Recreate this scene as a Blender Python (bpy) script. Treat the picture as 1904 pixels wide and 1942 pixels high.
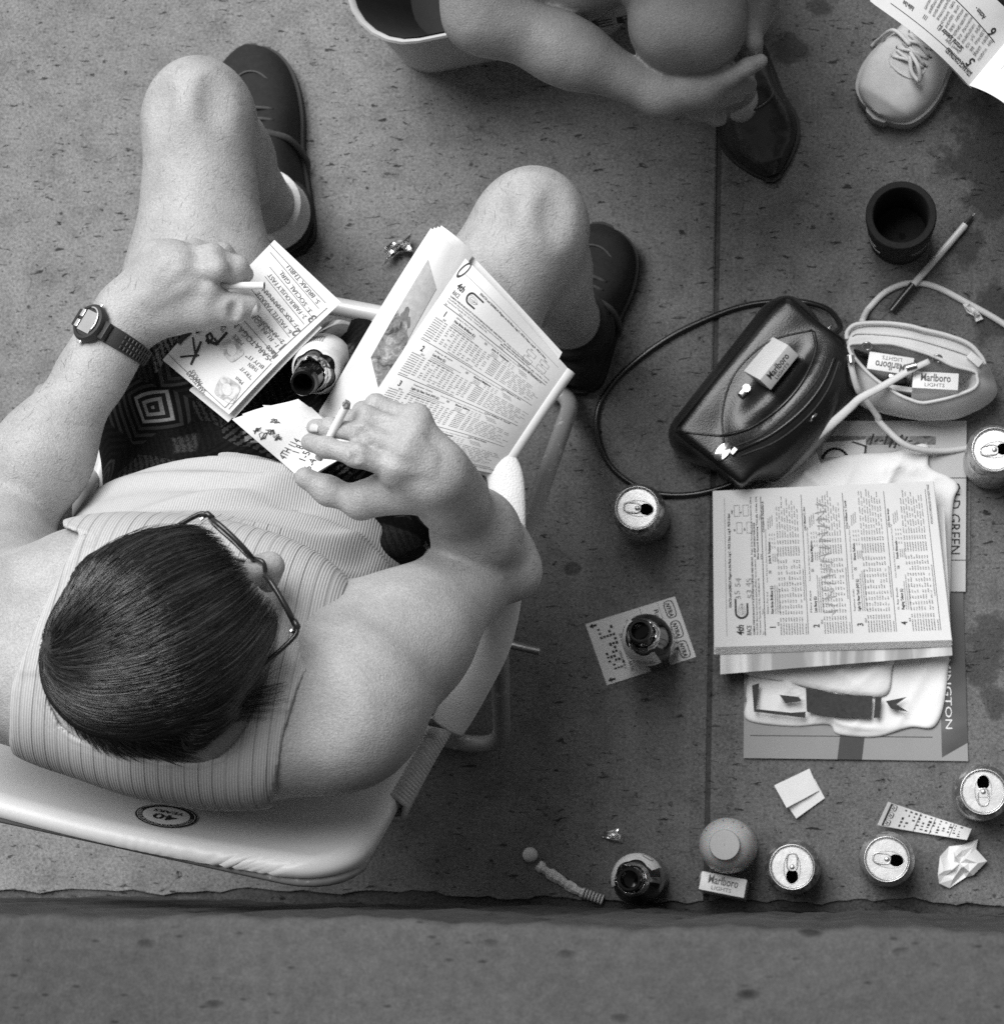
import bpy, bmesh, math, random
import numpy as np
from mathutils import Vector, Matrix

# ---------------------------------------------------------------- camera
# photo pixels below are on a 1904 x 1942 scale of the photograph
F_PX = 5046.0                      # 150 mm lens on 6x6 film
CX, CY = 952.0, 971.0
NX, NY = 1620.0, 1664.0            # where plumb lines meet: the point under the lens
CAM_H = 3.34                       # lens above the pavement, set by can and bottle sizes
ROLL = -0.0167
_D = np.array([NX - CX, NY - CY, F_PX]); _D /= np.linalg.norm(_D)
_Z = -_D
_X = np.array([1.0, 0, 0]); _X = _X - _X.dot(_Z) * _Z; _X /= np.linalg.norm(_X)
_Y = np.cross(_Z, _X)
_c, _s = math.cos(ROLL), math.sin(ROLL)
_X, _Y = _c * _X + _s * _Y, -_s * _X + _c * _Y
RW = np.array([_X, _Y, _Z])        # image axes (right, down, forward) -> world


def P(px, py, z=0.0):
    """point at height z seen at a photo pixel"""
    w = RW @ np.array([px - CX, py - CY, F_PX])
    t = (z - CAM_H) / w[2]
    return np.array([w[0] * t, w[1] * t, z])


def Q(t):
    return P(*t)


def proj(p):
    p = np.asarray(p, dtype=np.float64)
    v = (p - np.array([0, 0, CAM_H])) @ RW
    return np.stack([CX + F_PX * v[..., 0] / v[..., 2], CY + F_PX * v[..., 1] / v[..., 2]], -1)


def zm(x0, y0, s):
    """coordinates read in an enlarged crop -> photo pixel"""
    return lambda X, Y: ((x0 + X / s) / 1.31302, (y0 + Y / s) / 1.31302)


scene = bpy.context.scene
for o in list(bpy.data.objects):
    bpy.data.objects.remove(o)
COL = scene.collection
cd = bpy.data.cameras.new('camera')
cam = bpy.data.objects.new('camera', cd); COL.objects.link(cam)
cd.sensor_fit = 'HORIZONTAL'; cd.sensor_width = 56.6
cd.lens = F_PX / 1904.0 * 56.6
cd.clip_start = 0.02; cd.clip_end = 400
m = Matrix.Identity(4)
ax = (RW @ np.array([1, 0, 0]), RW @ np.array([0, -1, 0]), RW @ np.array([0, 0, -1]))
for i in range(3):
    for j in range(3):
        m[j][i] = ax[i][j]
m.translation = (0, 0, CAM_H)
cam.matrix_world = m
cd.dof.use_dof = True; cd.dof.focus_distance = 2.75; cd.dof.aperture_fstop = 20.0
scene.camera = cam

# ---------------------------------------------------------------- light: open shade, black-and-white film
SUN_EL, SUN_AZ = math.radians(60), math.radians(-35)     # azimuth from +Y towards +X
world = bpy.data.worlds.new('World'); scene.world = world; world.use_nodes = True
wn = world.node_tree.nodes; wl = world.node_tree.links; wn.clear()
sky = wn.new('ShaderNodeTexSky'); sky.sky_type = 'NISHITA'; sky.sun_disc = False
sky.sun_elevation = SUN_EL; sky.sun_rotation = SUN_AZ
bw = wn.new('ShaderNodeRGBToBW'); bg = wn.new('ShaderNodeBackground'); wo = wn.new('ShaderNodeOutputWorld')
bg.inputs['Strength'].default_value = 0.085
wl.new(sky.outputs[0], bw.inputs[0]); wl.new(bw.outputs[0], bg.inputs['Color']); wl.new(bg.outputs[0], wo.inputs[0])
sd = bpy.data.lights.new('sun', 'SUN'); sd.energy = 2.6; sd.angle = math.radians(42); sd.color = (1, 1, 1)
sun = bpy.data.objects.new('sun', sd); COL.objects.link(sun)
_sv = Vector((math.sin(SUN_AZ) * math.cos(SUN_EL), math.cos(SUN_AZ) * math.cos(SUN_EL), math.sin(SUN_EL)))
sun.rotation_euler = _sv.to_track_quat('Z', 'Y').to_euler(); sun.location = (0, 0, 6)
vs = scene.view_settings
vs.view_transform = 'Standard'; vs.look = 'None'; vs.gamma = 1.0; vs.use_curve_mapping = False
vs.exposure = 0.74
scene.render.engine = 'CYCLES'
scene.cycles.use_denoising = False       # the remaining fine noise reads as film grain

rng = np.random.default_rng(7)
random.seed(7)

# ---------------------------------------------------------------- materials (all grey: the photograph is monochrome)
MATS = {}


class N:
    """small node helper"""
    def __init__(s, name):
        s.m = bpy.data.materials.new(name); s.m.use_nodes = True
        s.t = s.m.node_tree; s.n = s.t.nodes
        s.b = s.n['Principled BSDF']; s.c = None

    def new(s, typ, **kw):
        x = s.n.new(typ)
        for k, v in kw.items():
            setattr(x, k, v)
        return x

    def link(s, a, b):
        s.t.links.new(a, b)

    def coord(s, kind='Object'):
        if s.c is None:
            s.c = s.new('ShaderNodeTexCoord')
        return s.c.outputs[kind]

    def mapped(s, scale=(1, 1, 1), rot=(0, 0, 0), loc=(0, 0, 0), kind='Object'):
        mp = s.new('ShaderNodeMapping')
        mp.inputs['Scale'].default_value = scale; mp.inputs['Rotation'].default_value = rot
        mp.inputs['Location'].default_value = loc
        s.link(s.coord(kind), mp.inputs['Vector']); return mp.outputs[0]

    def noise(s, scale, detail=4, rough=.55, vec=None, dist=0.0):
        x = s.new('ShaderNodeTexNoise'); x.inputs['Scale'].default_value = scale
        x.inputs['Detail'].default_value = detail; x.inputs['Roughness'].default_value = rough
        x.inputs['Distortion'].default_value = dist
        s.link(vec if vec is not None else s.coord(), x.inputs['Vector']); return x.outputs['Fac']

    def voronoi(s, scale, vec=None, feature='F1', out='Distance'):
        x = s.new('ShaderNodeTexVoronoi'); x.feature = feature; x.inputs['Scale'].default_value = scale
        s.link(vec if vec is not None else s.coord(), x.inputs['Vector']); return x.outputs[out]

    def wave(s, scale, vec=None, dist=0.0, direction='X', detail=2, dscale=1.0):
        x = s.new('ShaderNodeTexWave'); x.bands_direction = direction
        x.inputs['Scale'].default_value = scale; x.inputs['Distortion'].default_value = dist
        x.inputs['Detail'].default_value = detail; x.inputs['Detail Scale'].default_value = dscale
        s.link(vec if vec is not None else s.coord(), x.inputs['Vector']); return x.outputs['Fac']

    def ramp(s, fac, *stops):
        x = s.new('ShaderNodeValToRGB'); e = x.color_ramp.elements
        while len(e) < len(stops):
            e.new(0.5)
        for i, (p, v) in enumerate(stops):
            e[i].position = p; e[i].color = (v, v, v, 1)
        s.link(fac, x.inputs[0]); return x.outputs[0]

    def math(s, op, a, b=None, clamp=False):
        x = s.new('ShaderNodeMath', operation=op); x.use_clamp = clamp
        for i, v in enumerate((a, b)):
            if v is None:
                continue
            if isinstance(v, (int, float)):
                x.inputs[i].default_value = v
            else:
                s.link(v, x.inputs[i])
        return x.outputs[0]

    def mix(s, fac, a, b):
        x = s.new('ShaderNodeMix'); x.data_type = 'FLOAT'
        for i, v in ((0, fac), (2, a), (3, b)):
            if isinstance(v, (int, float)):
                x.inputs[i].default_value = v
            else:
                s.link(v, x.inputs[i])
        return x.outputs[0]

    def attr(s, name):
        x = s.new('ShaderNodeAttribute'); x.attribute_name = name; return x.outputs['Fac']

    def color(s, v):
        if isinstance(v, (int, float)):
            s.b.inputs['Base Color'].default_value = (v, v, v, 1)
        else:
            s.link(v, s.b.inputs['Base Color'])
        return s

    def set(s, rough=.6, spec=.5, metal=0.0):
        s.b.inputs['Roughness'].default_value = rough
        s.b.inputs['Specular IOR Level'].default_value = spec
        s.b.inputs['Metallic'].default_value = metal
        return s

    def bump(s, *hs, dist=0.001, strength=1.0):
        prev = None
        for item in hs:
            h, d, st = item if isinstance(item, tuple) else (item, dist, strength)
            x = s.new('ShaderNodeBump'); x.inputs['Distance'].default_value = d
            x.inputs['Strength'].default_value = st
            s.link(h, x.inputs['Height'])
            if prev is not None:
                s.link(prev, x.inputs['Normal'])
            prev = x.outputs[0]
        s.link(prev, s.b.inputs['Normal']); return s


def M(name, v, rough=.6, spec=.4, metal=0.0, var=0.12, nscale=60, bscale=None, bdist=0.0004, bstr=.5):
    """plain procedural grey: base value with noise variation and fine bump"""
    if name in MATS:
        return MATS[name]
    n = N(name); n.set(rough, spec, metal)
    f = n.noise(nscale, 5, .6)
    c = n.ramp(f, (0.25, v * (1 - var)), (0.75, min(1, v * (1 + var))))
    n.color(n.math('MULTIPLY', c, n.ramp(n.noise(1100, 2, .6), (.3, .9), (.7, 1.08))))
    if bscale:
        n.bump(n.noise(bscale, 3), dist=bdist, strength=bstr)
    MATS[name] = n.m
    return n.m


# ---------------------------------------------------------------- objects
def vec(a):
    return Vector((float(a[0]), float(a[1]), float(a[2])))


def mesh(name, V, Fc, mat, parent=None, smooth=False, attrs=None, angle=None):
    V = np.asarray(V, dtype=np.float64).reshape(-1, 3)
    if parent is not None:
        p = parent; off = np.array(p.location)
        while p.parent is not None:
            p = p.parent; off = off + np.array(p.location)
        V = V - off
    me = bpy.data.meshes.new(name)
    if isinstance(Fc, np.ndarray):
        k = Fc.shape[1]; nf = len(Fc)
        me.vertices.add(len(V)); me.vertices.foreach_set('co', V.astype(np.float32).ravel())
        me.loops.add(nf * k); me.loops.foreach_set('vertex_index', Fc.astype(np.int32).ravel())
        me.polygons.add(nf); me.polygons.foreach_set('loop_start', (np.arange(nf) * k).astype(np.int32))
        me.update(calc_edges=True)
    else:
        me.from_pydata(V.tolist(), [], [list(map(int, f)) for f in Fc]); me.update()
    if attrs:
        for an, av in attrs.items():
            a = me.attributes.new(an, 'FLOAT', 'POINT'); a.data.foreach_set('value', np.asarray(av, dtype=np.float32))
    if mat is not None:
        me.materials.append(mat)
    if smooth:
        me.polygons.foreach_set('use_smooth', np.ones(len(me.polygons), dtype=bool))
        if angle:
            try:
                me.set_sharp_from_angle(angle=math.radians(angle))
            except Exception:
                pass
    o = bpy.data.objects.new(name, me); COL.objects.link(o)
    if parent is not None:
        o.parent = parent
    return o


def tag(o, label, cat, group=None):
    o['label'] = label; o['category'] = cat
    if group:
        o['group'] = group
    return o


def thing(name, label, cat, loc, group=None):
    o = bpy.data.objects.new(name, None); o.empty_display_size = 0.02
    COL.objects.link(o); o.location = vec(loc)
    return tag(o, label, cat, group)


def struct(o):
    o['kind'] = 'structure'; return o


class MB:
    """collects shapes for one mesh"""
    def __init__(s):
        s.v = []; s.f = []

    def add(s, V, Fc):
        b = len(s.v)
        s.v.extend([tuple(map(float, p)) for p in V]); s.f.extend([[b + int(i) for i in q] for q in Fc])
        return s

    def build(s, name, mat, parent=None, smooth=False, angle=None):
        return mesh(name, s.v, s.f, mat, parent, smooth, angle=angle)


def frame_of(d):
    d = np.asarray(d, float); d = d / np.linalg.norm(d)
    a = np.array([0, 0, 1.0]) if abs(d[2]) < .9 else np.array([1.0, 0, 0])
    u = np.cross(d, a); u /= np.linalg.norm(u)
    return d, u, np.cross(d, u)


def spline(pts, n=8, closed=False):
    """Catmull-Rom through points"""
    p = np.asarray(pts, float); k = len(p); out = []
    rngk = range(k if closed else k - 1)
    for i in rngk:
        if closed:
            a, b, c, d = p[(i - 1) % k], p[i], p[(i + 1) % k], p[(i + 2) % k]
        else:
            b, c = p[i], p[i + 1]
            a = p[i - 1] if i > 0 else 2 * b - c
            d = p[i + 2] if i + 2 < k else 2 * c - b
        for j in range(n):
            t = j / n
            out.append(.5 * ((2 * b) + (c - a) * t + (2 * a - 5 * b + 4 * c - d) * t * t + (3 * b - a - 3 * c + d) * t ** 3))
    if not closed:
        out.append(p[-1])
    return np.array(out)


def tube(pts, r, seg=10, closed=False, caps=True, squash=None):
    """tube along points with radius r (number or list); squash=(axis, factor) flattens"""
    p = np.asarray(pts, float); n = len(p)
    rr = np.full(n, r) if np.isscalar(r) else np.asarray(r, float)
    T = np.zeros_like(p)
    for i in range(n):
        a = p[(i - 1) % n] if (closed or i > 0) else p[i]
        b = p[(i + 1) % n] if (closed or i < n - 1) else p[i]
        T[i] = b - a
        ln = np.linalg.norm(T[i]); T[i] = T[i] / ln if ln > 1e-12 else np.array([0, 0, 1.])
    _, u, _w = frame_of(T[0])
    V = []
    for i in range(n):
        u = u - u.dot(T[i]) * T[i]; u /= np.linalg.norm(u); w = np.cross(T[i], u)
        for j in range(seg):
            a = 2 * math.pi * j / seg
            q = rr[i] * (math.cos(a) * u + math.sin(a) * w)
            if squash is not None:
                ax_, fac = squash; ax_ = np.asarray(ax_, float)
                q = q + (fac - 1) * q.dot(ax_) * ax_
            V.append(p[i] + q)
    Fc = []
    for i in range(n if closed else n - 1):
        for j in range(seg):
            a, b = i * seg + j, i * seg + (j + 1) % seg
            i2 = (i + 1) % n
            Fc.append((a, b, i2 * seg + (j + 1) % seg, i2 * seg + j))
    if caps and not closed:
        Fc.append(tuple(range(seg))[::-1]); Fc.append(tuple((n - 1) * seg + j for j in range(seg)))
    return np.array(V), Fc


def lathe(prof, seg=40, cap0=False, cap1=False):
    """profile [(r, z)...] turned round z"""
    V = []; Fc = []
    for (r, z) in prof:
        for j in range(seg):
            a = 2 * math.pi * j / seg
            V.append((r * math.cos(a), r * math.sin(a), z))
    for i in range(len(prof) - 1):
        for j in range(seg):
            Fc.append((i * seg + j, i * seg + (j + 1) % seg, (i + 1) * seg + (j + 1) % seg, (i + 1) * seg + j))
    if cap0:
        Fc.append(tuple(range(seg))[::-1])
    if cap1:
        Fc.append(tuple((len(prof) - 1) * seg + j for j in range(seg)))
    return np.array(V), Fc


def rbox(sx, sy, sz, bev=0.002, seg=2):
    """bevelled box centred at origin"""
    bm = bmesh.new(); bmesh.ops.create_cube(bm, size=1)
    bmesh.ops.scale(bm, vec=(sx, sy, sz), verts=bm.verts)
    if bev > 0:
        bmesh.ops.bevel(bm, geom=list(bm.edges), offset=bev, segments=seg, affect='EDGES', profile=.6)
    V = np.array([v.co[:] for v in bm.verts]); Fc = [[v.index for v in f.verts] for f in bm.faces]
    bm.verts.index_update(); Fc = [[v.index for v in f.verts] for f in bm.faces]
    bm.free(); return V, Fc


def xf(V, loc=(0, 0, 0), axes=None):
    """local -> world; axes rows are the world directions of local x, y, z"""
    V = np.asarray(V, float)
    if axes is not None:
        V = V @ np.asarray(axes, float)
    return V + np.asarray(loc, float)


def rotz(a):
    c, s = math.cos(a), math.sin(a)
    return np.array([[c, s, 0], [-s, c, 0], [0, 0, 1.0]])


def sheet(fn, nu=12, nv=12, u0=0, u1=1, v0=0, v1=1, thick=0.0):
    """grid surface fn(u,v)->point; thick>0 makes a closed slab below it"""
    us = np.linspace(u0, u1, nu + 1); vs_ = np.linspace(v0, v1, nv + 1)
    V = [np.asarray(fn(u, v), float) for v in vs_ for u in us]
    Fc = []
    w = nu + 1
    for j in range(nv):
        for i in range(nu):
            Fc.append((j * w + i, j * w + i + 1, (j + 1) * w + i + 1, (j + 1) * w + i))
    V = np.array(V)
    # orient upwards
    a, b, c, d = [V[k] for k in Fc[len(Fc) // 2]]
    if np.cross(c - a, d - b)[2] < 0:
        Fc = [f[::-1] for f in Fc]; flip = True
    else:
        flip = False
    if thick > 0:
        n = len(V); nrm = np.zeros_like(V)
        for f in Fc:
            q = np.cross(V[f[2]] - V[f[0]], V[f[3]] - V[f[1]])
            for k in f:
                nrm[k] += q
        nrm /= np.maximum(np.linalg.norm(nrm, axis=1, keepdims=True), 1e-12)
        V2 = V - nrm * thick
        F2 = [tuple(n + k for k in f[::-1]) for f in Fc]
        rim = [i for i in range(w)] + [j * w + nu for j in range(1, nv + 1)] + [nv * w + i for i in range(nu - 1, -1, -1)] + [j * w for j in range(nv - 1, 0, -1)]
        sd_ = []
        for i in range(len(rim)):
            a, b = rim[i], rim[(i + 1) % len(rim)]
            q = (a, n + a, n + b, b)
            sd_.append(q[::-1] if flip else q)
        V = np.vstack([V, V2]); Fc = list(Fc) + F2 + sd_
    return V, Fc


# ---------------------------------------------------------------- lettering: glyph outlines of the built-in font
GLY = {}


def _glyphs():
    cu = bpy.data.curves.new('glyph', 'FONT'); cu.resolution_u = 2; cu.size = 1.0
    ob = bpy.data.objects.new('glyph', cu); COL.objects.link(ob)
    dg = bpy.context.evaluated_depsgraph_get()

    def grab(txt, bold):
        cu.body = txt; cu.offset = bold
        bpy.context.view_layer.update()
        dg = bpy.context.evaluated_depsgraph_get()
        me = ob.evaluated_get(dg).to_mesh()
        V = np.array([v.co[:2] for v in me.vertices]) if len(me.vertices) else np.zeros((0, 2))
        Fc = [tuple(p.vertices) for p in me.polygons]
        ob.evaluated_get(dg).to_mesh_clear()
        return V, Fc
    chars = 'ABCDEFGHIJKLMNOPQRSTUVWXYZabcdefghijklmnopqrstuvwxyz0123456789.,-:()"\'/&!$*'
    hx = grab('H', 0)[0][:, 0].max()
    for c in chars:
        V, Fc = grab(c, 0)
        W = grab(c + 'H', 0)[0][:, 0].max() - hx
        VB, FB = grab(c, 0.018)
        GLY[c] = (V, Fc, VB, FB, W)
    bpy.data.objects.remove(ob); bpy.data.curves.remove(cu)


_glyphs()


class Print:
    """flat lettering and rules in page coordinates, laid on a surface"""
    def __init__(s):
        s.v = []; s.f = []

    def text(s, t, x, y, size, ang=0.0, bold=False, wide=1.0, shear=0.0, jit=0.0, width=None):
        """baseline starts at x,y; +x is reading direction, +y is up the page"""
        if width is not None:
            w = sum(GLY[c][4] if c in GLY else .28 for c in t)
            wide = width / (w * size)
        ca, sa = math.cos(ang), math.sin(ang); cx = 0.0
        for c in t:
            if c not in GLY:
                cx += .28 * wide * size; continue
            V, Fc, VB, FB, W = GLY[c]
            if bold:
                V, Fc = VB, FB
            b = len(s.v); ja = random.uniform(-jit, jit); jy = random.uniform(-jit, jit) * size * .4
            cj, sj = math.cos(ja), math.sin(ja)
            for (vx, vy) in V:
                vx, vy = cj * vx - sj * vy, sj * vx + cj * vy
                lx = cx + (vx + shear * vy) * size * wide; ly = vy * size + jy
                s.v.append((x + ca * lx - sa * ly, y + sa * lx + ca * ly))
            s.f.extend([tuple(b + k for k in q) for q in Fc])
            cx += W * size * wide
        return cx

    def quad(s, x0, y0, x1, y1):
        b = len(s.v); s.v += [(x0, y0), (x1, y0), (x1, y1), (x0, y1)]; s.f.append((b, b + 1, b + 2, b + 3))

    def line(s, pts, w):
        pts = np.asarray(pts, float)
        for i in range(len(pts) - 1):
            d = pts[i + 1] - pts[i]; l = np.hypot(*d)
            if l < 1e-9:
                continue
            n = np.array([-d[1], d[0]]) / l * w / 2; e = d / l * w * .25
            b = len(s.v)
            s.v += [tuple(pts[i] - e + n), tuple(pts[i] - e - n), tuple(pts[i + 1] + e - n), tuple(pts[i + 1] + e + n)]
            s.f.append((b, b + 1, b + 2, b + 3))

    def rules(s, x0, y0, x1, y1, w, n=14):
        s.line([(x0 + (x1 - x0) * i / n, y0 + (y1 - y0) * i / n) for i in range(n + 1)], w)

    def poly(s, pts):
        b = len(s.v); s.v += [tuple(p) for p in pts]; s.f.append(tuple(range(b, b + len(pts))))

    def tiny(s, x, y, w, size, rnd):
        """a word of small print too fine to read: short strokes"""
        cx = x
        while cx < x + w - size * .3:
            k = rnd.random()
            if k < .35:
                s.quad(cx, y, cx + size * .16, y + size * .72)
                s.quad(cx + size * .16, y + size * .5, cx + size * .42, y + size * .66)
            elif k < .7:
                s.quad(cx, y + size * .02, cx + size * .44, y + size * .17)
                s.quad(cx + size * .3, y + size * .17, cx + size * .44, y + size * .7)
            else:
                s.quad(cx, y + size * .28, cx + size * .42, y + size * .42)
                s.quad(cx + size * .05, y, cx + size * .2, y + size * .7)
            cx += size * .62

    def lay(s, name, fn, mat, parent):
        """fn(x, y) -> point on the surface, already a hair above it"""
        V = [fn(x, y) for (x, y) in s.v]
        o = mesh(name, np.array(V), s.f, mat, parent)
        return o


# ---------------------------------------------------------------- organic shapes: smooth-blended distance fields
class Field:
    def __init__(s, lo, hi, h):
        s.lo = np.array(lo, float); s.h = h
        s.n = np.ceil((np.array(hi, float) - s.lo) / h).astype(int) + 1
        s.F = np.full(s.n, 0.08, dtype=np.float32)

    def _box(s, lo, hi):
        a = np.clip(np.floor((lo - s.lo) / s.h).astype(int), 0, s.n)
        b = np.clip(np.ceil((hi - s.lo) / s.h).astype(int) + 1, 0, s.n)
        if np.any(b <= a):
            return None
        g = [(s.lo[i] + s.h * np.arange(a[i], b[i])).astype(np.float32) for i in range(3)]
        sl = tuple(slice(a[i], b[i]) for i in range(3))
        return sl, g[0][:, None, None], g[1][None, :, None], g[2][None, None, :]

    def _put(s, sl, d, k, op='add'):
        A = s.F[sl]
        if op == 'add':
            hh = np.maximum(k - np.abs(A - d), 0) / k
            s.F[sl] = np.minimum(A, d) - hh * hh * k * .25
        else:
            d = -d
            hh = np.maximum(k - np.abs(A - d), 0) / k
            s.F[sl] = np.maximum(A, d) + hh * hh * k * .25

    def cone(s, a, b, r1, r2=None, k=.02, flat=None, op='add'):
        a = np.asarray(a, float); b = np.asarray(b, float); r2 = r1 if r2 is None else r2
        mg = max(r1, r2) + max(k, .03)
        bx = s._box(np.minimum(a, b) - mg, np.maximum(a, b) + mg)
        if bx is None:
            return s
        sl, X, Y, Z = bx
        x, y, z = X - a[0], Y - a[1], Z - a[2]
        d = b - a; L = max(d.dot(d), 1e-12)
        if flat is not None:
            n, fac = np.asarray(flat[0], float), flat[1]; n = n / np.linalg.norm(n)
            e = (fac - 1) * (x * n[0] + y * n[1] + z * n[2]); x, y, z = x + e * n[0], y + e * n[1], z + e * n[2]
            d = d + (fac - 1) * d.dot(n) * n; L = max(d.dot(d), 1e-12)
        t = np.clip((x * d[0] + y * d[1] + z * d[2]) / L, 0, 1)
        dd = np.sqrt((x - t * d[0]) ** 2 + (y - t * d[1]) ** 2 + (z - t * d[2]) ** 2) - (r1 + (r2 - r1) * t)
        s._put(sl, dd.astype(np.float32), k, op); return s

    def ell(s, c, axes, radii, k=.02, op='add'):
        c = np.asarray(c, float); R = np.asarray(axes, float); r = np.asarray(radii, float)
        mg = np.abs(R.T) @ r + max(k, .03)
        bx = s._box(c - mg, c + mg)
        if bx is None:
            return s
        sl, X, Y, Z = bx
        x, y, z = X - c[0], Y - c[1], Z - c[2]
        k0 = 0; k1 = 0
        for i in range(3):
            q = (x * R[i, 0] + y * R[i, 1] + z * R[i, 2])
            k0 = k0 + (q / r[i]) ** 2; k1 = k1 + (q / r[i] ** 2) ** 2
        k0 = np.sqrt(k0); k1 = np.sqrt(k1) + 1e-9
        s._put(sl, (k0 * (k0 - 1) / k1).astype(np.float32), k, op); return s

    def box(s, c, axes, half, rad=.01, k=.01, op='add'):
        c = np.asarray(c, float); R = np.asarray(axes, float); hf = np.asarray(half, float) - rad
        mg = np.abs(R.T) @ (hf + rad) + max(k, .03)
        bx = s._box(c - mg, c + mg)
        if bx is None:
            return s
        sl, X, Y, Z = bx
        x, y, z = X - c[0], Y - c[1], Z - c[2]
        out = 0; ins = -1e9
        for i in range(3):
            q = np.abs(x * R[i, 0] + y * R[i, 1] + z * R[i, 2]) - hf[i]
            out = out + np.maximum(q, 0) ** 2; ins = np.maximum(ins, q)
        s._put(sl, (np.sqrt(out) + np.minimum(ins, 0) - rad).astype(np.float32), k, op); return s

    def part(s, lo, hi):
        """an empty field on the same grid, covering a smaller box"""
        a = np.clip(np.floor((np.array(lo) - s.lo) / s.h).astype(int), 0, s.n - 2)
        b = np.clip(np.ceil((np.array(hi) - s.lo) / s.h).astype(int), 1, s.n - 1)
        q = Field.__new__(Field); q.lo = s.lo + a * s.h; q.h = s.h; q.n = b - a + 1; q.at = a
        q.F = np.full(q.n, 0.08, dtype=np.float32); return q

    def merge(s, q, k):
        sl = tuple(slice(q.at[i], q.at[i] + q.n[i]) for i in range(3))
        s._put(sl, q.F, k)

    def hit(s, px, py, z0=1.2, z1=.02):
        """first surface point met looking down a photo pixel"""
        zs = np.arange(z0, z1, -.001); pts = np.stack([P(px, py, z) for z in (z0, z1)])
        t = (z0 - zs) / (z0 - z1); q = pts[0] + (pts[1] - pts[0]) * t[:, None]
        ok = np.all((q > s.lo) & (q < s.lo + (s.n - 1) * s.h), axis=1); v = np.where(ok, s.sample(q), 1.0)
        i = int(np.argmax(v < 0)); return q[i] if (v < 0).any() else q[-1]

    def crease(s, pts, r=.004, sink=.0, k=.006, n=6):
        """press a fold line into the surface along photo pixels"""
        sp = spline([np.array(p, float) for p in pts], n)
        q = [s.hit(x, y) + np.array([0, 0, r * .45 - sink]) for x, y in sp]
        for i in range(len(q) - 1):
            if np.linalg.norm(q[i] - q[i + 1]) < .03:
                s.cone(q[i], q[i + 1], r, r, k, op='cut')

    def sample(s, p):
        q = (np.asarray(p) - s.lo) / s.h
        i = np.clip(np.floor(q).astype(int), 0, s.n - 2); f = q - i
        r = 0
        for a in (0, 1):
            for b in (0, 1):
                for c in (0, 1):
                    w = (f[:, 0] if a else 1 - f[:, 0]) * (f[:, 1] if b else 1 - f[:, 1]) * (f[:, 2] if c else 1 - f[:, 2])
                    r = r + w * s.F[i[:, 0] + a, i[:, 1] + b, i[:, 2] + c]
        return r

    def grad(s, p, e=None):
        e = e or s.h; p = np.asarray(p, float); g = np.zeros_like(p)
        for i in range(3):
            d = np.zeros(3); d[i] = e
            g[:, i] = s.sample(p + d) - s.sample(p - d)
        return g / np.maximum(np.linalg.norm(g, axis=1, keepdims=True), 1e-9)

    def mesh(s, F=None):
        return nets(s.F if F is None else F, s.lo, s.h)


def nets(F, lo, h):
    S = F < 0
    c = S[:-1, :-1, :-1].astype(np.int8)
    for a in (0, 1):
        for b in (0, 1):
            for d in (0, 1):
                if a or b or d:
                    c = c + S[a:F.shape[0] - 1 + a, b:F.shape[1] - 1 + b, d:F.shape[2] - 1 + d]
    act = (c > 0) & (c < 8)
    idx = np.argwhere(act)
    vid = np.full(act.shape, -1, np.int32); vid[act] = np.arange(len(idx))
    pos = np.zeros((len(idx), 3)); cnt = np.zeros(len(idx))
    cor = [(a, b, d) for a in (0, 1) for b in (0, 1) for d in (0, 1)]
    val = {q: F[idx[:, 0] + q[0], idx[:, 1] + q[1], idx[:, 2] + q[2]] for q in cor}
    for q in cor:
        for ax_ in range(3):
            if q[ax_] == 0:
                r = list(q); r[ax_] = 1; r = tuple(r)
                fa, fb = val[q], val[r]
                cr = (fa < 0) != (fb < 0)
                t = np.where(cr, fa / np.where(cr, fa - fb, 1), 0)
                e = np.array(q, float)[None, :].repeat(len(idx), 0); e[:, ax_] += t
                pos += np.where(cr[:, None], e, 0); cnt += cr
    pos = (pos / cnt[:, None] + idx) * h + lo
    quads = []
    for ax_ in range(3):
        o1, o2 = [(1, 2), (2, 0), (0, 1)][ax_]
        sl0 = [slice(None)] * 3; sl1 = [slice(None)] * 3
        sl0[ax_] = slice(0, -1); sl1[ax_] = slice(1, None)
        ch = S[tuple(sl0)] != S[tuple(sl1)]
        e = np.argwhere(ch)
        ok = (e[:, o1] >= 1) & (e[:, o2] >= 1) & (e[:, o1] < F.shape[o1] - 1) & (e[:, o2] < F.shape[o2] - 1)
        e = e[ok]
        ins = S[e[:, 0], e[:, 1], e[:, 2]]

        def cell(d1, d2):
            q = e.copy(); q[:, o1] += d1; q[:, o2] += d2
            return vid[q[:, 0], q[:, 1], q[:, 2]]
        A, B, C_, D_ = cell(-1, -1), cell(0, -1), cell(0, 0), cell(-1, 0)
        qd = np.stack([A, B, C_, D_], 1)
        qd[~ins] = qd[~ins][:, ::-1]
        quads.append(qd)
    qd = np.vstack(quads)
    qd = qd[(qd >= 0).all(1)]
    return pos, qd


def relax(V, Q, it=2, lam=.5):
    """Laplacian smoothing of a quad mesh"""
    V = V.copy()
    E = np.vstack([Q[:, [0, 1]], Q[:, [1, 2]], Q[:, [2, 3]], Q[:, [3, 0]]])
    E = np.vstack([E, E[:, ::-1]])
    n = len(V); deg = np.bincount(E[:, 0], minlength=n)
    for k in range(it):
        s = np.zeros_like(V)
        for i in range(3):
            s[:, i] = np.bincount(E[:, 0], weights=V[E[:, 1], i], minlength=n)
        V += lam * (s / np.maximum(deg, 1)[:, None] - V)
    return V


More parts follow.
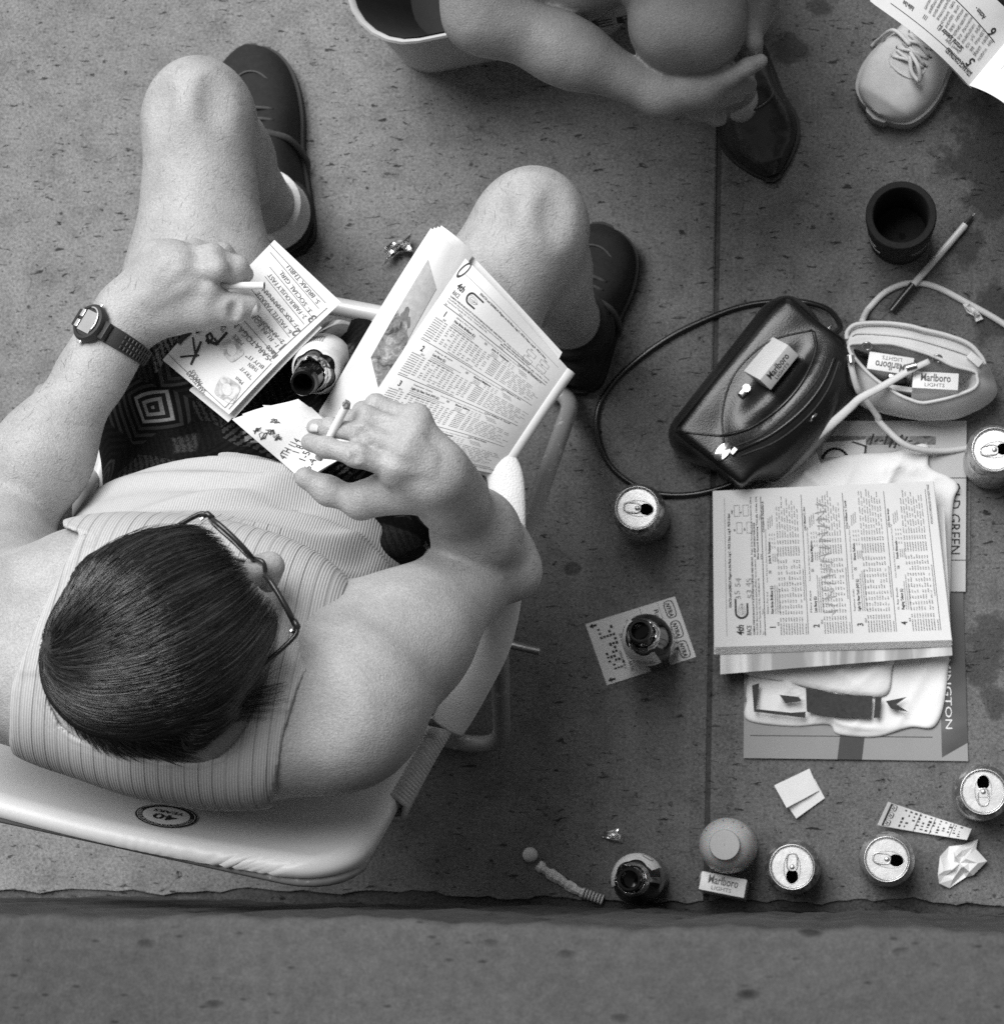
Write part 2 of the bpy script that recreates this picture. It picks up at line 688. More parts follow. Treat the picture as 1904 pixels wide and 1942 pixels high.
def poly_sd(pts, poly):
    """signed distance (inside positive) from 2-d points to a polygon"""
    p = np.asarray(pts, float); g = np.asarray(poly, float)
    best = np.full(len(p), 1e9); ins = np.zeros(len(p), bool)
    for i in range(len(g)):
        a, b = g[i], g[(i + 1) % len(g)]
        d = b - a; w = p - a
        t = np.clip((w @ d) / max(d @ d, 1e-9), 0, 1)
        best = np.minimum(best, np.hypot(*(w - t[:, None] * d).T))
        c1 = (a[1] <= p[:, 1]) & (b[1] > p[:, 1]); c2 = (b[1] <= p[:, 1]) & (a[1] > p[:, 1])
        cr = d[0] * w[:, 1] - d[1] * w[:, 0]
        ins ^= (c1 & (cr > 0)) | (c2 & (cr < 0))
    return np.where(ins, best, -best)
# ================================================================ setting
def concrete(name, base, stain=None, grade=True):
    n = N(name); n.set(.9, .25)
    big = n.noise(2.2, 4, .6); mid = n.noise(24, 6, .68); fine = n.noise(260, 4, .75); grain = n.noise(900, 2, .6)
    v = n.ramp(big, (.3, base * .95), (.7, base * 1.06))
    v = n.math('MULTIPLY', v, n.ramp(mid, (.32, .74), (.5, 1.0), (.7, 1.16)))
    v = n.math('MULTIPLY', v, n.ramp(fine, (.32, .56), (.5, 1.0), (.68, 1.36)))
    v = n.math('MULTIPLY', v, n.ramp(grain, (.3, .66), (.7, 1.34)))
    gs = n.voronoi(420); v = n.math('MULTIPLY', v, n.math('ADD', 1.0, n.math('MULTIPLY', n.math('MULTIPLY', n.ramp(gs, (.10, 1), (.22, 0)), n.ramp(n.noise(300, 2), (.5, 0), (.56, 1))), .7)))
    # short trowel marks and pits
    st = n.mapped((1.0, 3.4, 1), (0, 0, .12))
    wob = n.noise(48, 4, .65, vec=st, dist=.5)
    crack = n.ramp(wob, (.335, .22), (.37, 1.0))
    p2 = n.voronoi(170); p2m = n.math('MULTIPLY', n.ramp(p2, (.10, 1), (.26, 0)), n.ramp(n.noise(45, 4, .7), (.52, 0), (.58, 1)))
    v = n.math('MULTIPLY', v, n.math('SUBTRACT', 1.0, n.math('MULTIPLY', p2m, .75)))
    v = n.math('MULTIPLY', v, crack)
    pit = n.voronoi(38)
    pitm = n.math('MULTIPLY', n.ramp(pit, (.06, 1), (.13, 0)), n.ramp(n.noise(9, 2), (.52, 0), (.6, 1)))
    v = n.math('MULTIPLY', v, n.math('SUBTRACT', 1.0, n.math('MULTIPLY', pitm, .65)))
    # dark drips and gum spots
    sp = n.voronoi(6.5); spm = n.math('MULTIPLY', n.ramp(sp, (.07, 1), (.11, 0)), n.ramp(n.noise(3.1, 2), (.5, 0), (.56, 1)))
    v = n.math('MULTIPLY', v, n.math('SUBTRACT', 1.0, n.math('MULTIPLY', spm, .3)))
    if stain:
        sep = n.new('ShaderNodeSeparateXYZ'); n.link(n.coord(), sep.inputs[0])
        tot = None
        ed = n.noise(22, 5, .65)
        for (x, y, r, e) in stain:
            dx = n.math('MULTIPLY', n.math('SUBTRACT', sep.outputs[0], float(x)), 1 / r)
            dy = n.math('MULTIPLY', n.math('SUBTRACT', sep.outputs[1], float(y)), 1 / (r * e))
            d = n.math('SQRT', n.math('ADD', n.math('MULTIPLY', dx, dx), n.math('MULTIPLY', dy, dy)))
            d = n.math('ADD', d, n.math('MULTIPLY', n.math('SUBTRACT', ed, .5), 2.6))
            mk = n.ramp(d, (.62, 1), (.92, 0))
            tot = mk if tot is None else n.math('MAXIMUM', tot, mk)
        v = n.math('MULTIPLY', v, n.math('SUBTRACT', 1.0, n.math('MULTIPLY', tot, .62)))
        n.link(n.math('SUBTRACT', .9, n.math('MULTIPLY', tot, .35)), n.b.inputs['Roughness'])
    # fine wandering cracks
    wv_ = n.new('ShaderNodeVectorMath', operation='ADD'); nz_ = n.new('ShaderNodeTexNoise'); nz_.inputs['Scale'].default_value = 14; nz_.inputs['Detail'].default_value = 5
    n.link(n.coord(), nz_.inputs['Vector']); sc_v = n.new('ShaderNodeVectorMath', operation='SCALE'); sc_v.inputs['Scale'].default_value = .09
    n.link(nz_.outputs['Color'], sc_v.inputs[0]); n.link(n.coord(), wv_.inputs[0]); n.link(sc_v.outputs[0], wv_.inputs[1])
    fis = n.voronoi(13, vec=wv_.outputs[0], feature='DISTANCE_TO_EDGE')
    fism = n.math('MULTIPLY', n.ramp(fis, (.006, 1), (.03, 0)), n.ramp(n.noise(11, 3, .6), (.57, 0), (.64, 1)))
    v = n.math('MULTIPLY', v, n.math('SUBTRACT', 1.0, n.math('MULTIPLY', fism, .35)))
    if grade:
        # concrete darker towards the pile; paler beyond the man's feet
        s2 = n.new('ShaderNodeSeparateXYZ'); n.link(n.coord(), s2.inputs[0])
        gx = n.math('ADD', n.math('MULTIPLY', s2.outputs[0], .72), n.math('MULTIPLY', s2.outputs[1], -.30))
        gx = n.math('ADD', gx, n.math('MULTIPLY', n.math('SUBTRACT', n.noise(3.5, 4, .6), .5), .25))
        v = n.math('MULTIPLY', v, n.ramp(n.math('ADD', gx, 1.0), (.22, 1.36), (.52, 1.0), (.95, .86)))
    n.color(v)
    n.bump((mid, .004, .5), (fine, .0014, .7), (crack, .0012, .8))
    return n.m


STAINS = []
for (px, py, r, e) in ((1850, 290, .055, 1.0), (1880, 240, .05, 1.2), (1878, 350, .04, 1.5), (1840, 470, .028, 1.2), (1890, 590, .03, 1.6),
                       (1490, 95, .028, .8), (1880, 1190, .022, 1.3), (1868, 1235, .03, 1.2), (1870, 1270, .028, 1.0), (1885, 1330, .022, 1.4),
                       (1085, 1078, .012, .8), (1555, 12, .02, .8), (640, 950, .02, 1)):
    q = P(px, py); STAINS.append((q[0], q[1], r, e))
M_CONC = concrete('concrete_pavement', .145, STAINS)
M_CONC2 = concrete('concrete_wall_base', .15)
m_soil = M('dark_soil', .035, .95, .1, nscale=90, bscale=120, bdist=.004)

g = 150.0
struct(mesh('ground', [(-g, -g, -.06), (g, -g, -.06), (g, g, -.06), (-g, g, -.06)], [(0, 1, 2, 3)], m_soil))

WALL_Y = -0.040


def slab_edge(x):
    return -0.031 + .003 * math.sin(x * 9 + 1) + .0025 * math.sin(x * 31) + .0018 * math.sin(x * 83 + 2) + .0013 * math.sin(x * 190)


jx0, jx1 = P(1362, 340)[0], P(1341, 1540)[0]
jy0, jy1 = P(1362, 340)[1], P(1341, 1540)[1]


def joint_x(y):
    return jx1 + (jx0 - jx1) * (y - jy1) / (jy0 - jy1)


pav = bpy.data.objects.new('pavement', None); COL.objects.link(pav); struct(pav)


def slab(side):
    """one cast slab with a chipped front edge and a rounded arris along the joint"""
    gap = .0035
    V = []; Fc = []
    ys = np.concatenate([[0], np.linspace(.01, 6.0, 60)])
    if side < 0:
        xs = np.concatenate([np.linspace(-14, -1.5, 12), np.linspace(-1.45, 0, 330)])
    else:
        xs = np.concatenate([np.linspace(0, .9, 250), np.linspace(1.0, 14, 14)])
    # along x measured from the joint line
    lim = -14 if side < 0 else 14
    us = np.linspace(0, 1, 340) ** 1.8
    us = np.concatenate([[0], us[1:]])
    vs_ = np.linspace(0, 1, 50) ** 2
    nu, nv = len(us), len(vs_)
    for j, v in enumerate(vs_):
        for u in us:
            # front edge point
            jj = joint_x(0)
            x = jj + side * gap + u * (lim - jj)
            y0 = slab_edge(x)
            y = y0 + v * (9.0 - y0)
            xj = joint_x(y) - joint_x(y0)
            x = x + xj * (1 - u)
            V.append((x, y, 0.0))
    for j in range(nv - 1):
        for i in range(nu - 1):
            q = (j * nu + i, j * nu + i + 1, (j + 1) * nu + i + 1, (j + 1) * nu + i)
            Fc.append(q if side > 0 else q[::-1])
    b = len(V)
    # skirt: front edge and joint edge, down 5 cm, upper arris chamfered 2 mm
    rim = [(nv - 1 - j) * nu for j in range(nv)] + list(range(1, nu))
    for k in rim:
        x, y, z = V[k]; V.append((x, y, -.055))
    for i in range(len(rim) - 1):
        q = (rim[i], b + i, b + i + 1, rim[i + 1])
        Fc.append(q if side > 0 else q[::-1])
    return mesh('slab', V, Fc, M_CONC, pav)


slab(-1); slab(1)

# broad smooth margins tooled along the joint, slightly darker, a hair above the slabs
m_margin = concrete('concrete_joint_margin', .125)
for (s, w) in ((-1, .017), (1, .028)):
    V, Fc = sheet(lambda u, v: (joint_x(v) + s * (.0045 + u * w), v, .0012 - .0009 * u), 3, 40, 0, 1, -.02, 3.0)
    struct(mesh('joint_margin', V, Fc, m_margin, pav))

m_fill = concrete('joint_dirt', .06)
V, Fc = sheet(lambda u, v: (joint_x(v) + (u - .5) * .012, v, -.0022), 2, 60, 0, 1, -.03, 9.0); struct(mesh('joint_dirt', V, Fc, m_fill, pav))
V, Fc = sheet(lambda u, v: (-14 + 28 * u, -.06 + v * .07, -.005 - .003 * math.sin(u * 900)), 400, 3); struct(mesh('gutter_dirt', V, Fc, m_fill, pav))

# the parapet under the lens: dark face, broad top that fills the foot of the picture
M_TOP = concrete('parapet_top', .105, grade=False)
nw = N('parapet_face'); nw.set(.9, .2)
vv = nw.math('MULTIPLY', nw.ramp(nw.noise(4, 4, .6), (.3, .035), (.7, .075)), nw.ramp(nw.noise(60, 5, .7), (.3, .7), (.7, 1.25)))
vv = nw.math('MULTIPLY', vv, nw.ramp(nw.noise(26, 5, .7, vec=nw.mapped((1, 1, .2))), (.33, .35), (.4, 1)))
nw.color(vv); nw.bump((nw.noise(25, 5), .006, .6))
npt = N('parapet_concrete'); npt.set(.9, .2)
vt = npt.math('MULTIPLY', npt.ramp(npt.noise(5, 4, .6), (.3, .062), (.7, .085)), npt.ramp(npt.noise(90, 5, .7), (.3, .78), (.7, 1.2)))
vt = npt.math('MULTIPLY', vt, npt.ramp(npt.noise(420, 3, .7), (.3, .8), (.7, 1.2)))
pw = npt.voronoi(26, vec=npt.mapped((.7, 1.5, 1), (0, 0, .35)))
pwm = npt.math('MULTIPLY', npt.ramp(pw, (.10, 1), (.20, 0)), npt.ramp(npt.noise(9, 3), (.45, 0), (.5, 1)))
vt = npt.math('MULTIPLY', vt, npt.math('SUBTRACT', 1.0, npt.math('MULTIPLY', pwm, .62)))
pk_ = npt.voronoi(75, vec=npt.mapped((.6, 1.6, 1), (0, 0, .5)))
pkm = npt.math('MULTIPLY', npt.ramp(pk_, (.08, 1), (.2, 0)), npt.ramp(npt.noise(14, 3), (.46, 0), (.5, 1)))
vt = npt.math('MULTIPLY', vt, npt.math('SUBTRACT', 1.0, npt.math('MULTIPLY', pkm, .55)))
npt.color(vt); npt.bump((npt.noise(70, 5), .003, .5), (npt.math('SUBTRACT', 1.0, pwm), .004, .6))
PZ = 1.30                                   # height of the parapet
FY = P(500, 1742, PZ)[1]


def par_edge(x):
    return FY + .0016 * math.sin(x * 14 + 1) + .0012 * math.sin(x * 47) + .0008 * math.sin(x * 130 + 1) + .0005 * math.sin(x * 311)


wall = thing('parapet_wall', 'low concrete parapet wall with a pitted top behind the lawn chair', 'wall', (0, -.3, 0))
xs_ = np.concatenate([np.linspace(-14, -1.6, 14), np.linspace(-1.55, .8, 420), np.linspace(.9, 14, 14)])
V = []; Fc = []
rows = [(PZ, -.9), (PZ, -.3), (PZ, -.06), (PZ, -.010), (PZ - .0015, -.004), (PZ - .006, -.001), (PZ - .02, .0)]
for (z, dy) in rows:
    for x in xs_:
        V.append((x, par_edge(x) + dy, z + (.0008 * math.sin(x * 90 + dy * 50) if dy < 0 else 0)))
w = len(xs_)
for j in range(len(rows) - 1):
    for i in range(w - 1):
        Fc.append((j * w + i, (j + 1) * w + i, (j + 1) * w + i + 1, j * w + i + 1))
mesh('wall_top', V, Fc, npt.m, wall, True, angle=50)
V = []; Fc = []
rows = np.linspace(PZ - .02, -.06, 14)
for z in rows:
    for x in xs_:
        t = (PZ - .02 - z) / PZ
        V.append((x, par_edge(x) - .004 * t + .002 * math.sin(x * 21 + z * 9) * math.sin(z * 13) * min(1, t * 6), z))
for j in range(len(rows) - 1):
    for i in range(w - 1):
        Fc.append((j * w + i, (j + 1) * w + i, (j + 1) * w + i + 1, j * w + i + 1))
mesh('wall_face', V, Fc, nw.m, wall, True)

# ================================================================ the seated man
def skin(name, v):
    n = N(name); n.set(.5, .4)
    mott = n.noise(26, 4, .6); fine = n.noise(420, 3, .7); gr = n.noise(1300, 2, .6)
    c = n.ramp(mott, (.3, v * .86), (.7, v * 1.1))
    c = n.math('MULTIPLY', c, n.ramp(fine, (.3, .80), (.7, 1.16)))
    c = n.math('MULTIPLY', c, n.ramp(gr, (.3, .84), (.7, 1.14)))
    n.color(c)
    n.b.inputs['Subsurface Weight'].default_value = .12
    n.b.inputs['Subsurface Radius'].default_value = (.006, .006, .006)
    n.b.inputs['Subsurface Scale'].default_value = .6
    n.bump((fine, .0010, .5), (n.voronoi(600), .0006, .45), (n.noise(60, 3), .003, .25))
    return n.m


M_SKIN = skin('skin', .385)
man = thing('person', 'man in ribbed white tank top and patterned shorts sitting in a lawn chair', 'person', P(470, 990, 0.0))

L = zm(700, 960, 4.2311)      # crop with his left hand
Rr = zm(220, 590, 4.1391)     # crop with his right hand
zt = zm(0, 1150, 1.7656)      # crop with head and shoulders


def pl(f, X, Y, z):
    a, b = f(X, Y); return P(a, b, z)


VX = .0031
LO, HI = (-1.04, -.03, -.01), (-.20, 1.16, 1.22)
B = Field(LO, HI, VX)
T = Field(LO, HI, VX)           # torso alone, for the shirt

shL, shR = P(640, 1335, .865), P(-20, 1235, .865)
latv = (shL - shR); latv /= np.linalg.norm(latv)
UPZ = np.array([0, 0, 1.0])
fwd = np.cross(UPZ, latv); fwd /= np.linalg.norm(fwd)
pel = P(455, 1190, .45)
mid = .5 * (shL + shR)
spn = mid - pel; spn /= np.linalg.norm(spn)
tl = latv - latv.dot(spn) * spn; tl /= np.linalg.norm(tl)
tf = np.cross(spn, tl); tf = tf if tf.dot(fwd) > 0 else -tf
TA = np.array([tl, tf, spn])
torso = []
for fld in (B, T):
    fld.ell(pel + fwd * -.01, TA, (.185, .150, .14), .04)
    fld.ell(pel + spn * .13 + tf * .03, TA, (.185, .150, .15), .05)          # belly
    fld.ell(pel + spn * .10 + tf * .062, TA, (.150, .095, .11), .06)
    fld.ell(pel + spn * .27 + tf * .005, TA, (.170, .125, .16), .06)          # ribs
    fld.ell(mid - spn * .07 + tf * .02, TA, (.165, .105, .11), .06)           # chest
    fld.ell(mid - spn * .045 + tf * .075 + tl * .075, TA, (.085, .05, .07), .05)
    fld.ell(mid - spn * .045 + tf * .075 - tl * .075, TA, (.085, .05, .07), .05)
    fld.ell(mid - spn * .05 - tf * .050 + tl * .045, TA, (.135, .068, .12), .05)           # upper back
    fld.cone(mid - tl * .09 + spn * .015 - tf * .02, mid + tl * .09 + spn * .015 - tf * .02, .062, .062, .05)
    fld.cone(mid + spn * .03 - tf * .02, shL - tf * .01 + spn * .008, .06, .062, .04)
    fld.cone(mid + spn * .03 - tf * .02, shR - tf * .01 + spn * .008, .06, .062, .04)
# neck and head
HC = P(304, 1208, 1.005)
AZ, PIT = math.radians(40), math.radians(13)
hf = np.array([math.cos(AZ) * math.cos(PIT), math.sin(AZ) * math.cos(PIT), -math.sin(PIT)])
hl = np.array([-math.sin(AZ), math.cos(AZ), 0.0])
hu = np.cross(hf, hl)
HA = np.array([hf, hl, hu])


def hd(a, b, c):
    return HC + hf * a + hl * b + hu * c


B.cone(mid + spn * .0 - tf * .015, hd(-.03, 0, -.05), .064, .057, .04)
B.ell(hd(-.012, 0, .022), HA, (.097, .077, .084), .02)
B.ell(hd(.012, 0, -.010), HA, (.082, .070, .080), .03)
B.ell(hd(.030, 0, -.062), HA, (.058, .056, .058), .03)
B.cone(hd(.062, -.028, .008), hd(.062, .028, .008), .022, .022, .02)      # brow
B.cone(hd(.088, 0, -.004), hd(.122, 0, -.036), .0085, .0145, .012)         # nose
B.ell(hd(.112, .012, -.040), HA, (.009, .008, .008), .008)
B.ell(hd(.112, -.012, -.040), HA, (.009, .008, .008), .008)
B.cone(hd(.082, -.016, -.068), hd(.082, .016, -.068), .0075, .0075, .008)   # lips
B.cone(hd(.080, -.013, -.079), hd(.080, .013, -.079), .0075, .0075, .008)
B.ell(hd(.068, 0, -.103), HA, (.022, .025, .02), .02)                     # chin
for s in (-1, 1):
    B.ell(hd(.050, s * .036, -.035), HA, (.03, .028, .028), .02)
    B.ell(hd(-.008, s * .077, -.022), HA, (.018, .008, .031), .006)         # ears
    B.ell(hd(-.014, s * .082, -.016), HA, (.017, .006, .026), .006)
# his left arm (raised hand with cigarette)
elL = P(932, 1055, .650); wrL = pl(L, 1640, 960, .838)
B.ell(shL + tl * .008 + spn * -.012, TA, (.068, .072, .078), .05)
aL = elL - shL
B.cone(shL + aL * .12, elL, .063, .042, .04)
B.ell(shL + aL * .42 + UPZ * .006, np.eye(3), (.057, .057, .057), .05)
B.cone(elL, elL + np.array([.026, -.018, -.006]), .036, .023, .03)
fL = wrL - elL
A1 = B.part((-.62, .18, .58), (-.26, .56, .96)); BODY = B; B = A1
B.cone(elL, wrL, .037, .029, .016)
B.ell(elL + fL * .30, np.eye(3), (.042, .042, .042), .03)
nl = np.array([.25, -.1, 1.0])
B.cone(elL + fL * .75, wrL + fL * .08, .033, .032, .02, flat=(nl, 1.25))
# back of the hand
zL = .872
m_i, m_m, m_r, m_p = pl(L, 1215, 870, zL), pl(L, 1320, 680, zL + .006), pl(L, 1400, 500, zL - .001), pl(L, 1420, 350, zL - .012)
for q, r in ((m_i, .0165), (m_m, .016), (m_r, .015), (m_p, .0135)):
    B.cone(wrL + (q - wrL) * .1, q, .021, r, .014, flat=(nl, 1.15))
B.cone(m_i, m_p, .0135, .0115, .012)
for q in (m_i, m_m, m_r, m_p):
    B.ell(q + np.array([0, 0, .004]), np.eye(3), (.0115, .0115, .0105), .008)


def finger(pts, rad, k=.0035):
    for i in range(len(pts) - 1):
        B.cone(pts[i], pts[i + 1], rad[i], rad[i + 1], k)
        if 0 < i:
            B.ell(pts[i] + np.array([0, 0, .0012]), np.eye(3), (rad[i] * 1.06,) * 3, .006)


finger([m_i, pl(L, 790, 735, .888), pl(L, 470, 650, .882), pl(L, 300, 600, .873)], [.0120, .0104, .0094, .0088])
finger([m_m, pl(L, 850, 500, .879), pl(L, 520, 445, .866), pl(L, 355, 440, .855)], [.0118, .0100, .0090, .0084])
finger([m_r, pl(L, 900, 325, .870), pl(L, 690, 360, .846), pl(L, 690, 420, .832)], [.0112, .0097, .0088, .0082])
finger([m_p, pl(L, 1000, 195, .852), pl(L, 850, 270, .832), pl(L, 840, 320, .822)], [.0100, .0088, .0080, .0074])
finger([pl(L, 1330, 1130, .832), pl(L, 840, 1235, .822), pl(L, 500, 1110, .826), pl(L, 250, 970, .832)], [.021, .0142, .0122, .0105], .012)
B.cone(pl(L, 1250, 1010, .846), pl(L, 900, 1130, .836), .018, .010, .02)     # web of the thumb
B = BODY; B.merge(A1, .007)
# the other arm (resting, watch on the wrist)
elR = P(8, 985, .665); wrR = pl(Rr, 400, 815, .655)
B.ell(shR - tl * .008 + spn * -.012, TA, (.068, .072, .078), .05)
aR = elR - shR
B.cone(shR + aR * .12, elR, .062, .048, .04)
fR = wrR - elR
A2 = B.part((-1.04, .28, .55), (-.55, .76, .76)); B = A2
B.cone(elR, wrR, .045, .031, .02)
B.ell(elR + fR * .30 + np.array([0, 0, .002]), np.eye(3), (.049, .050, .048), .04)
B.cone(elR + fR * .72, wrR, .034, .032, .02, flat=((0, 0, 1), 1.2))
zR = .668
r_i, r_m, r_r, r_p = pl(Rr, 1030, 500, zR), pl(Rr, 960, 330, zR + .006), pl(Rr, 830, 210, zR + .002), pl(Rr, 690, 175, zR - .008)
for q, r in ((r_i, .017), (r_m, .017), (r_r, .016), (r_p, .0145)):
    B.cone(wrR + (q - wrR) * .08, q, .0255, r, .018, flat=((0, 0, 1), 1.12))
B.cone(wrR + (r_m - wrR) * .45, r_m * .5 + r_r * .5, .022, .02, .02)
for q in (r_i, r_m, r_r, r_p):
    B.ell(q + np.array([0, 0, .005]), np.eye(3), (.012, .012, .0105), .009)
finger([r_i, pl(Rr, 1235, 545, .664), pl(Rr, 1330, 580, .640), pl(Rr, 1320, 530, .624)], [.0135, .0112, .0098, .009])
finger([r_m, pl(Rr, 1320, 330, .675), pl(Rr, 1490, 385, .652), pl(Rr, 1430, 430, .634)], [.0135, .0112, .0100, .009])
finger([r_r, pl(Rr, 1280, 185, .670), pl(Rr, 1545, 300, .654), pl(Rr, 1625, 385, .642)], [.0128, .0110, .0097, .0088])
finger([r_p, pl(Rr, 1090, 125, .656), pl(Rr, 1390, 150, .644), pl(Rr, 1530, 260, .634)], [.0118, .0100, .0088, .008])
finger([pl(Rr, 620, 860, .652), pl(Rr, 1180, 775, .652), pl(Rr, 1470, 745, .648), pl(Rr, 1670, 715, .640)], [.022, .0155, .0132, .0112], .014)
B.cone(pl(Rr, 900, 700, .655), pl(Rr, 1120, 650, .655), .022, .016, .02)
B = BODY; B.merge(A2, .010)
# legs
hipR, hipL = P(385, 1000, .475), P(640, 1000, .475)
knR, knL = P(377, 218, .500), P(1008, 428, .500)
anR, anL = P(508, 395, .10), P(1082, 612, .10)
for hip, kn, an, sd_ in ((hipR, knR, anR, -1), (hipL, knL, anL, 1)):
    d = kn - hip
    B.cone(hip, hip + d * .55, .088, .080, .04)
    B.cone(hip + d * .5, kn - d * .05, .080, .060, .05)
    B.ell(kn + np.array([0, -.004, .002]), np.eye(3), (.053, .058, .055), .03)
    B.ell(kn + d / np.linalg.norm(d) * .012 + np.array([0, 0, .012]), np.eye(3), (.042, .046, .044), .03)
    e = an - kn
    B.cone(kn + e * .03, an, .052, .036, .03)
    bk = -d / np.linalg.norm(d); bk[2] = 0
    B.ell(kn + e * .32 + bk * .022, np.eye(3), (.054, .056, .10), .04)
    B.cone(an, an + np.array([0, .0, -.03]), .036, .036, .02)
    ft = np.array([-.10 if sd_ > 0 else -.16, 1, 0]); ft /= np.linalg.norm(ft)
    B.cone(an + np.array([0, 0, -.05]), an + ft * .10 + np.array([0, 0, -.065]), .03, .028, .02)
# folds and hollows
q = B.hit(606, 1345); B.ell(q + UPZ * .014, np.eye(3), (.028, .040, .018), .03, op='cut')
for f_, pts in ((L, [(740, 650), (790, 730), (780, 790)]), (L, [(800, 460), (850, 500), (850, 540)]), (Rr, [(1490, 690), (1470, 760), (1490, 830)]), (Rr, [(1520, 690), (1505, 760), (1520, 830)])):
    B.crease([f_(*p_) for p_ in pts], .0034, .0006, .004, 3)
# tendons and wrist bone
for (a_, b_) in (((960, 500), (650, 690)), ((900, 350), (600, 640)), ((790, 250), (560, 590))):
    q0, q1 = B.hit(*Rr(*a_)), B.hit(*Rr(*b_)); B.cone(q0 - UPZ * .003, q1 - UPZ * .003, .0042, .003, .010)
for (a_, b_) in (((1180, 860), (1560, 900)), ((1290, 690), (1560, 830)), ((1380, 520), (1590, 740))):
    q0, q1 = B.hit(*L(*a_)), B.hit(*L(*b_)); B.cone(q0 - UPZ * .003, q1 - UPZ * .003, .0042, .003, .010)
# kneecaps
for kn in (knR, knL):
    B.ell(kn + np.array([.002, .022, .038]), np.eye(3), (.024, .022, .018), .016)
    for sx in (-.036, .038):
        q = kn + np.array([sx, -.004, 0]); zs = np.arange(q[2] + .09, q[2], -.001); vv2 = B.sample(np.stack([np.full(len(zs), q[0]), np.full(len(zs), q[1]), zs], 1)); zt_ = zs[int(np.argmax(vv2 < 0))]
        B.ell(np.array([q[0], q[1], zt_ + .009]), np.eye(3), (.016, .026, .011), .022, op='cut')
V, Qd = B.mesh()
V = relax(V, Qd, 1, .4)
keep = None
body = mesh('body', V, Qd, M_SKIN, man, smooth=True)
BODY_V = V

# ---- tank top: the torso a few millimetres fuller, cut along strap, neck and hem lines
def zz(*pts):
    return [zt(x, y) for x, y in pts]


OUT = zz((395, 330), (350, 320), (300, 420), (200, 620), (90, 880), (45, 1000), (40, 1240), (70, 1330), (60, 1700), (900, 1800), (1150, 1750),
         (1195, 1520), (1225, 1330), (1245, 1200), (1300, 1010), (1380, 850), (1460, 730), (1540, 645), (1600, 640)) + \
      [(800, 1180), (900, 1000), (800, 820), (100, 820), (120, 1000)]
NECK = zz((215, 930), (205, 1000), (215, 1060), (260, 1150), (330, 1210), (520, 1270), (700, 1310), (860, 1325), (960, 1300), (1030, 1240),
          (1080, 1165), (1150, 1000), (1200, 850), (1235, 700), (1240, 590), (1150, 450), (900, 400), (500, 420), (330, 600), (240, 800))
n_ = T.n
band = np.argwhere(np.abs(T.F) < .03)
wp = T.lo + band * VX
px = proj(wp)
mo = poly_sd(px, OUT); mi = -poly_sd(px, NECK)
mk = np.minimum(mo, mi) / 1950.0                           # metres inside the cloth
hem = (wp - (pel + spn * .015)) @ spn + .10 * ((wp - pel) @ tf)     # above the hem plane
lat = (wp - pel) @ tl
front = (wp - pel) @ tf
# the hem climbs a little over the belly
hemd = hem + .085 - .10 * np.clip(front, 0, 1)
mk = np.minimum(mk, hemd)
# folds fanning from his left side across the belly, and soft sags
lo_, up_ = lat, (wp - pel) @ spn
fold = np.zeros(len(wp))
for (a0, b0, ang, w, amp, ln) in ((.10, .16, -.55, .011, .010, .13), (.07, .125, -.42, .010, .009, .14), (.04, .20, -.75, .012, .007, .11),
                                 (.02, .085, -.2, .010, .007, .15), (-.06, .10, .12, .012, .005, .12), (.11, .235, -.9, .009, .006, .08),
                                 (-.10, .17, .5, .012, .004, .1)):
    ca, sa = math.cos(ang), math.sin(ang)
    x = (lo_ - a0) * ca + (up_ - b0) * sa; y = -(lo_ - a0) * sa + (up_ - b0) * ca + .25 * x * x / ln
    fold += amp * np.exp(-(y / w) ** 2) * np.exp(-(x / ln) ** 4) - .6 * amp * np.exp(-((y - 1.6 * w) / w) ** 2) * np.exp(-(x / ln) ** 4)
fold *= (front > 0)
SF = np.full(T.F.shape, .03, np.float32)
val = np.maximum(T.F[band[:, 0], band[:, 1], band[:, 2]] - .0065 - fold - .002 * (front > 0), -mk)
SF[band[:, 0], band[:, 1], band[:, 2]] = val
inside = (T.F <= -.03); SF[inside] = -.001
# deep inside the torso only counts as cloth below the shoulder line
ii = np.argwhere(inside); wi = T.lo + ii * VX
hi_ = ((wi - pel) @ spn < .02)
SF[ii[hi_, 0], ii[hi_, 1], ii[hi_, 2]] = .01
V, Qd = nets(SF, T.lo, VX)
V = relax(V, Qd, 2, .45)
px = proj(V)
edge = np.minimum(poly_sd(px, OUT), -poly_sd(px, NECK)) / 1950.0
nk = N('ribbed_cotton'); nk.set(.9, .1)
ra = nk.attr('rib'); re = nk.attr('edge'); rf = nk.attr('frontal')
w1 = nk.math('SINE', nk.math('MULTIPLY', ra, 2 * math.pi / .0026))
w2 = nk.math('PINGPONG', ra, .0062)                           # wide drop-needle ribs
groove = nk.ramp(nk.math('MULTIPLY', w2, 1 / .0062), (.06, 0), (.2, 1))
yoke = nk.ramp(rf, (.49, 1), (.51, 0))
col = nk.math('ADD', .47, nk.math('MULTIPLY', w1, .05))
col = nk.math('MULTIPLY', col, nk.mix(yoke, 1.0, nk.mix(groove, .80, 1.0)))
seam = nk.math('MAXIMUM', nk.math('MULTIPLY', nk.ramp(re, (.0078, 0), (.0085, 1)), nk.ramp(re, (.0098, 1), (.0105, 0))), nk.math('MULTIPLY', nk.ramp(re, (.0045, 0), (.005, 1)), nk.ramp(re, (.0056, 1), (.006, 0))))
dash = nk.ramp(nk.wave(260, direction='DIAGONAL'), (.4, 0), (.6, 1))
col = nk.math('MULTIPLY', col, nk.math('SUBTRACT', 1.0, nk.math('MULTIPLY', nk.math('MULTIPLY', seam, nk.math('ADD', nk.math('MULTIPLY', dash, .6), .4)), .42)))
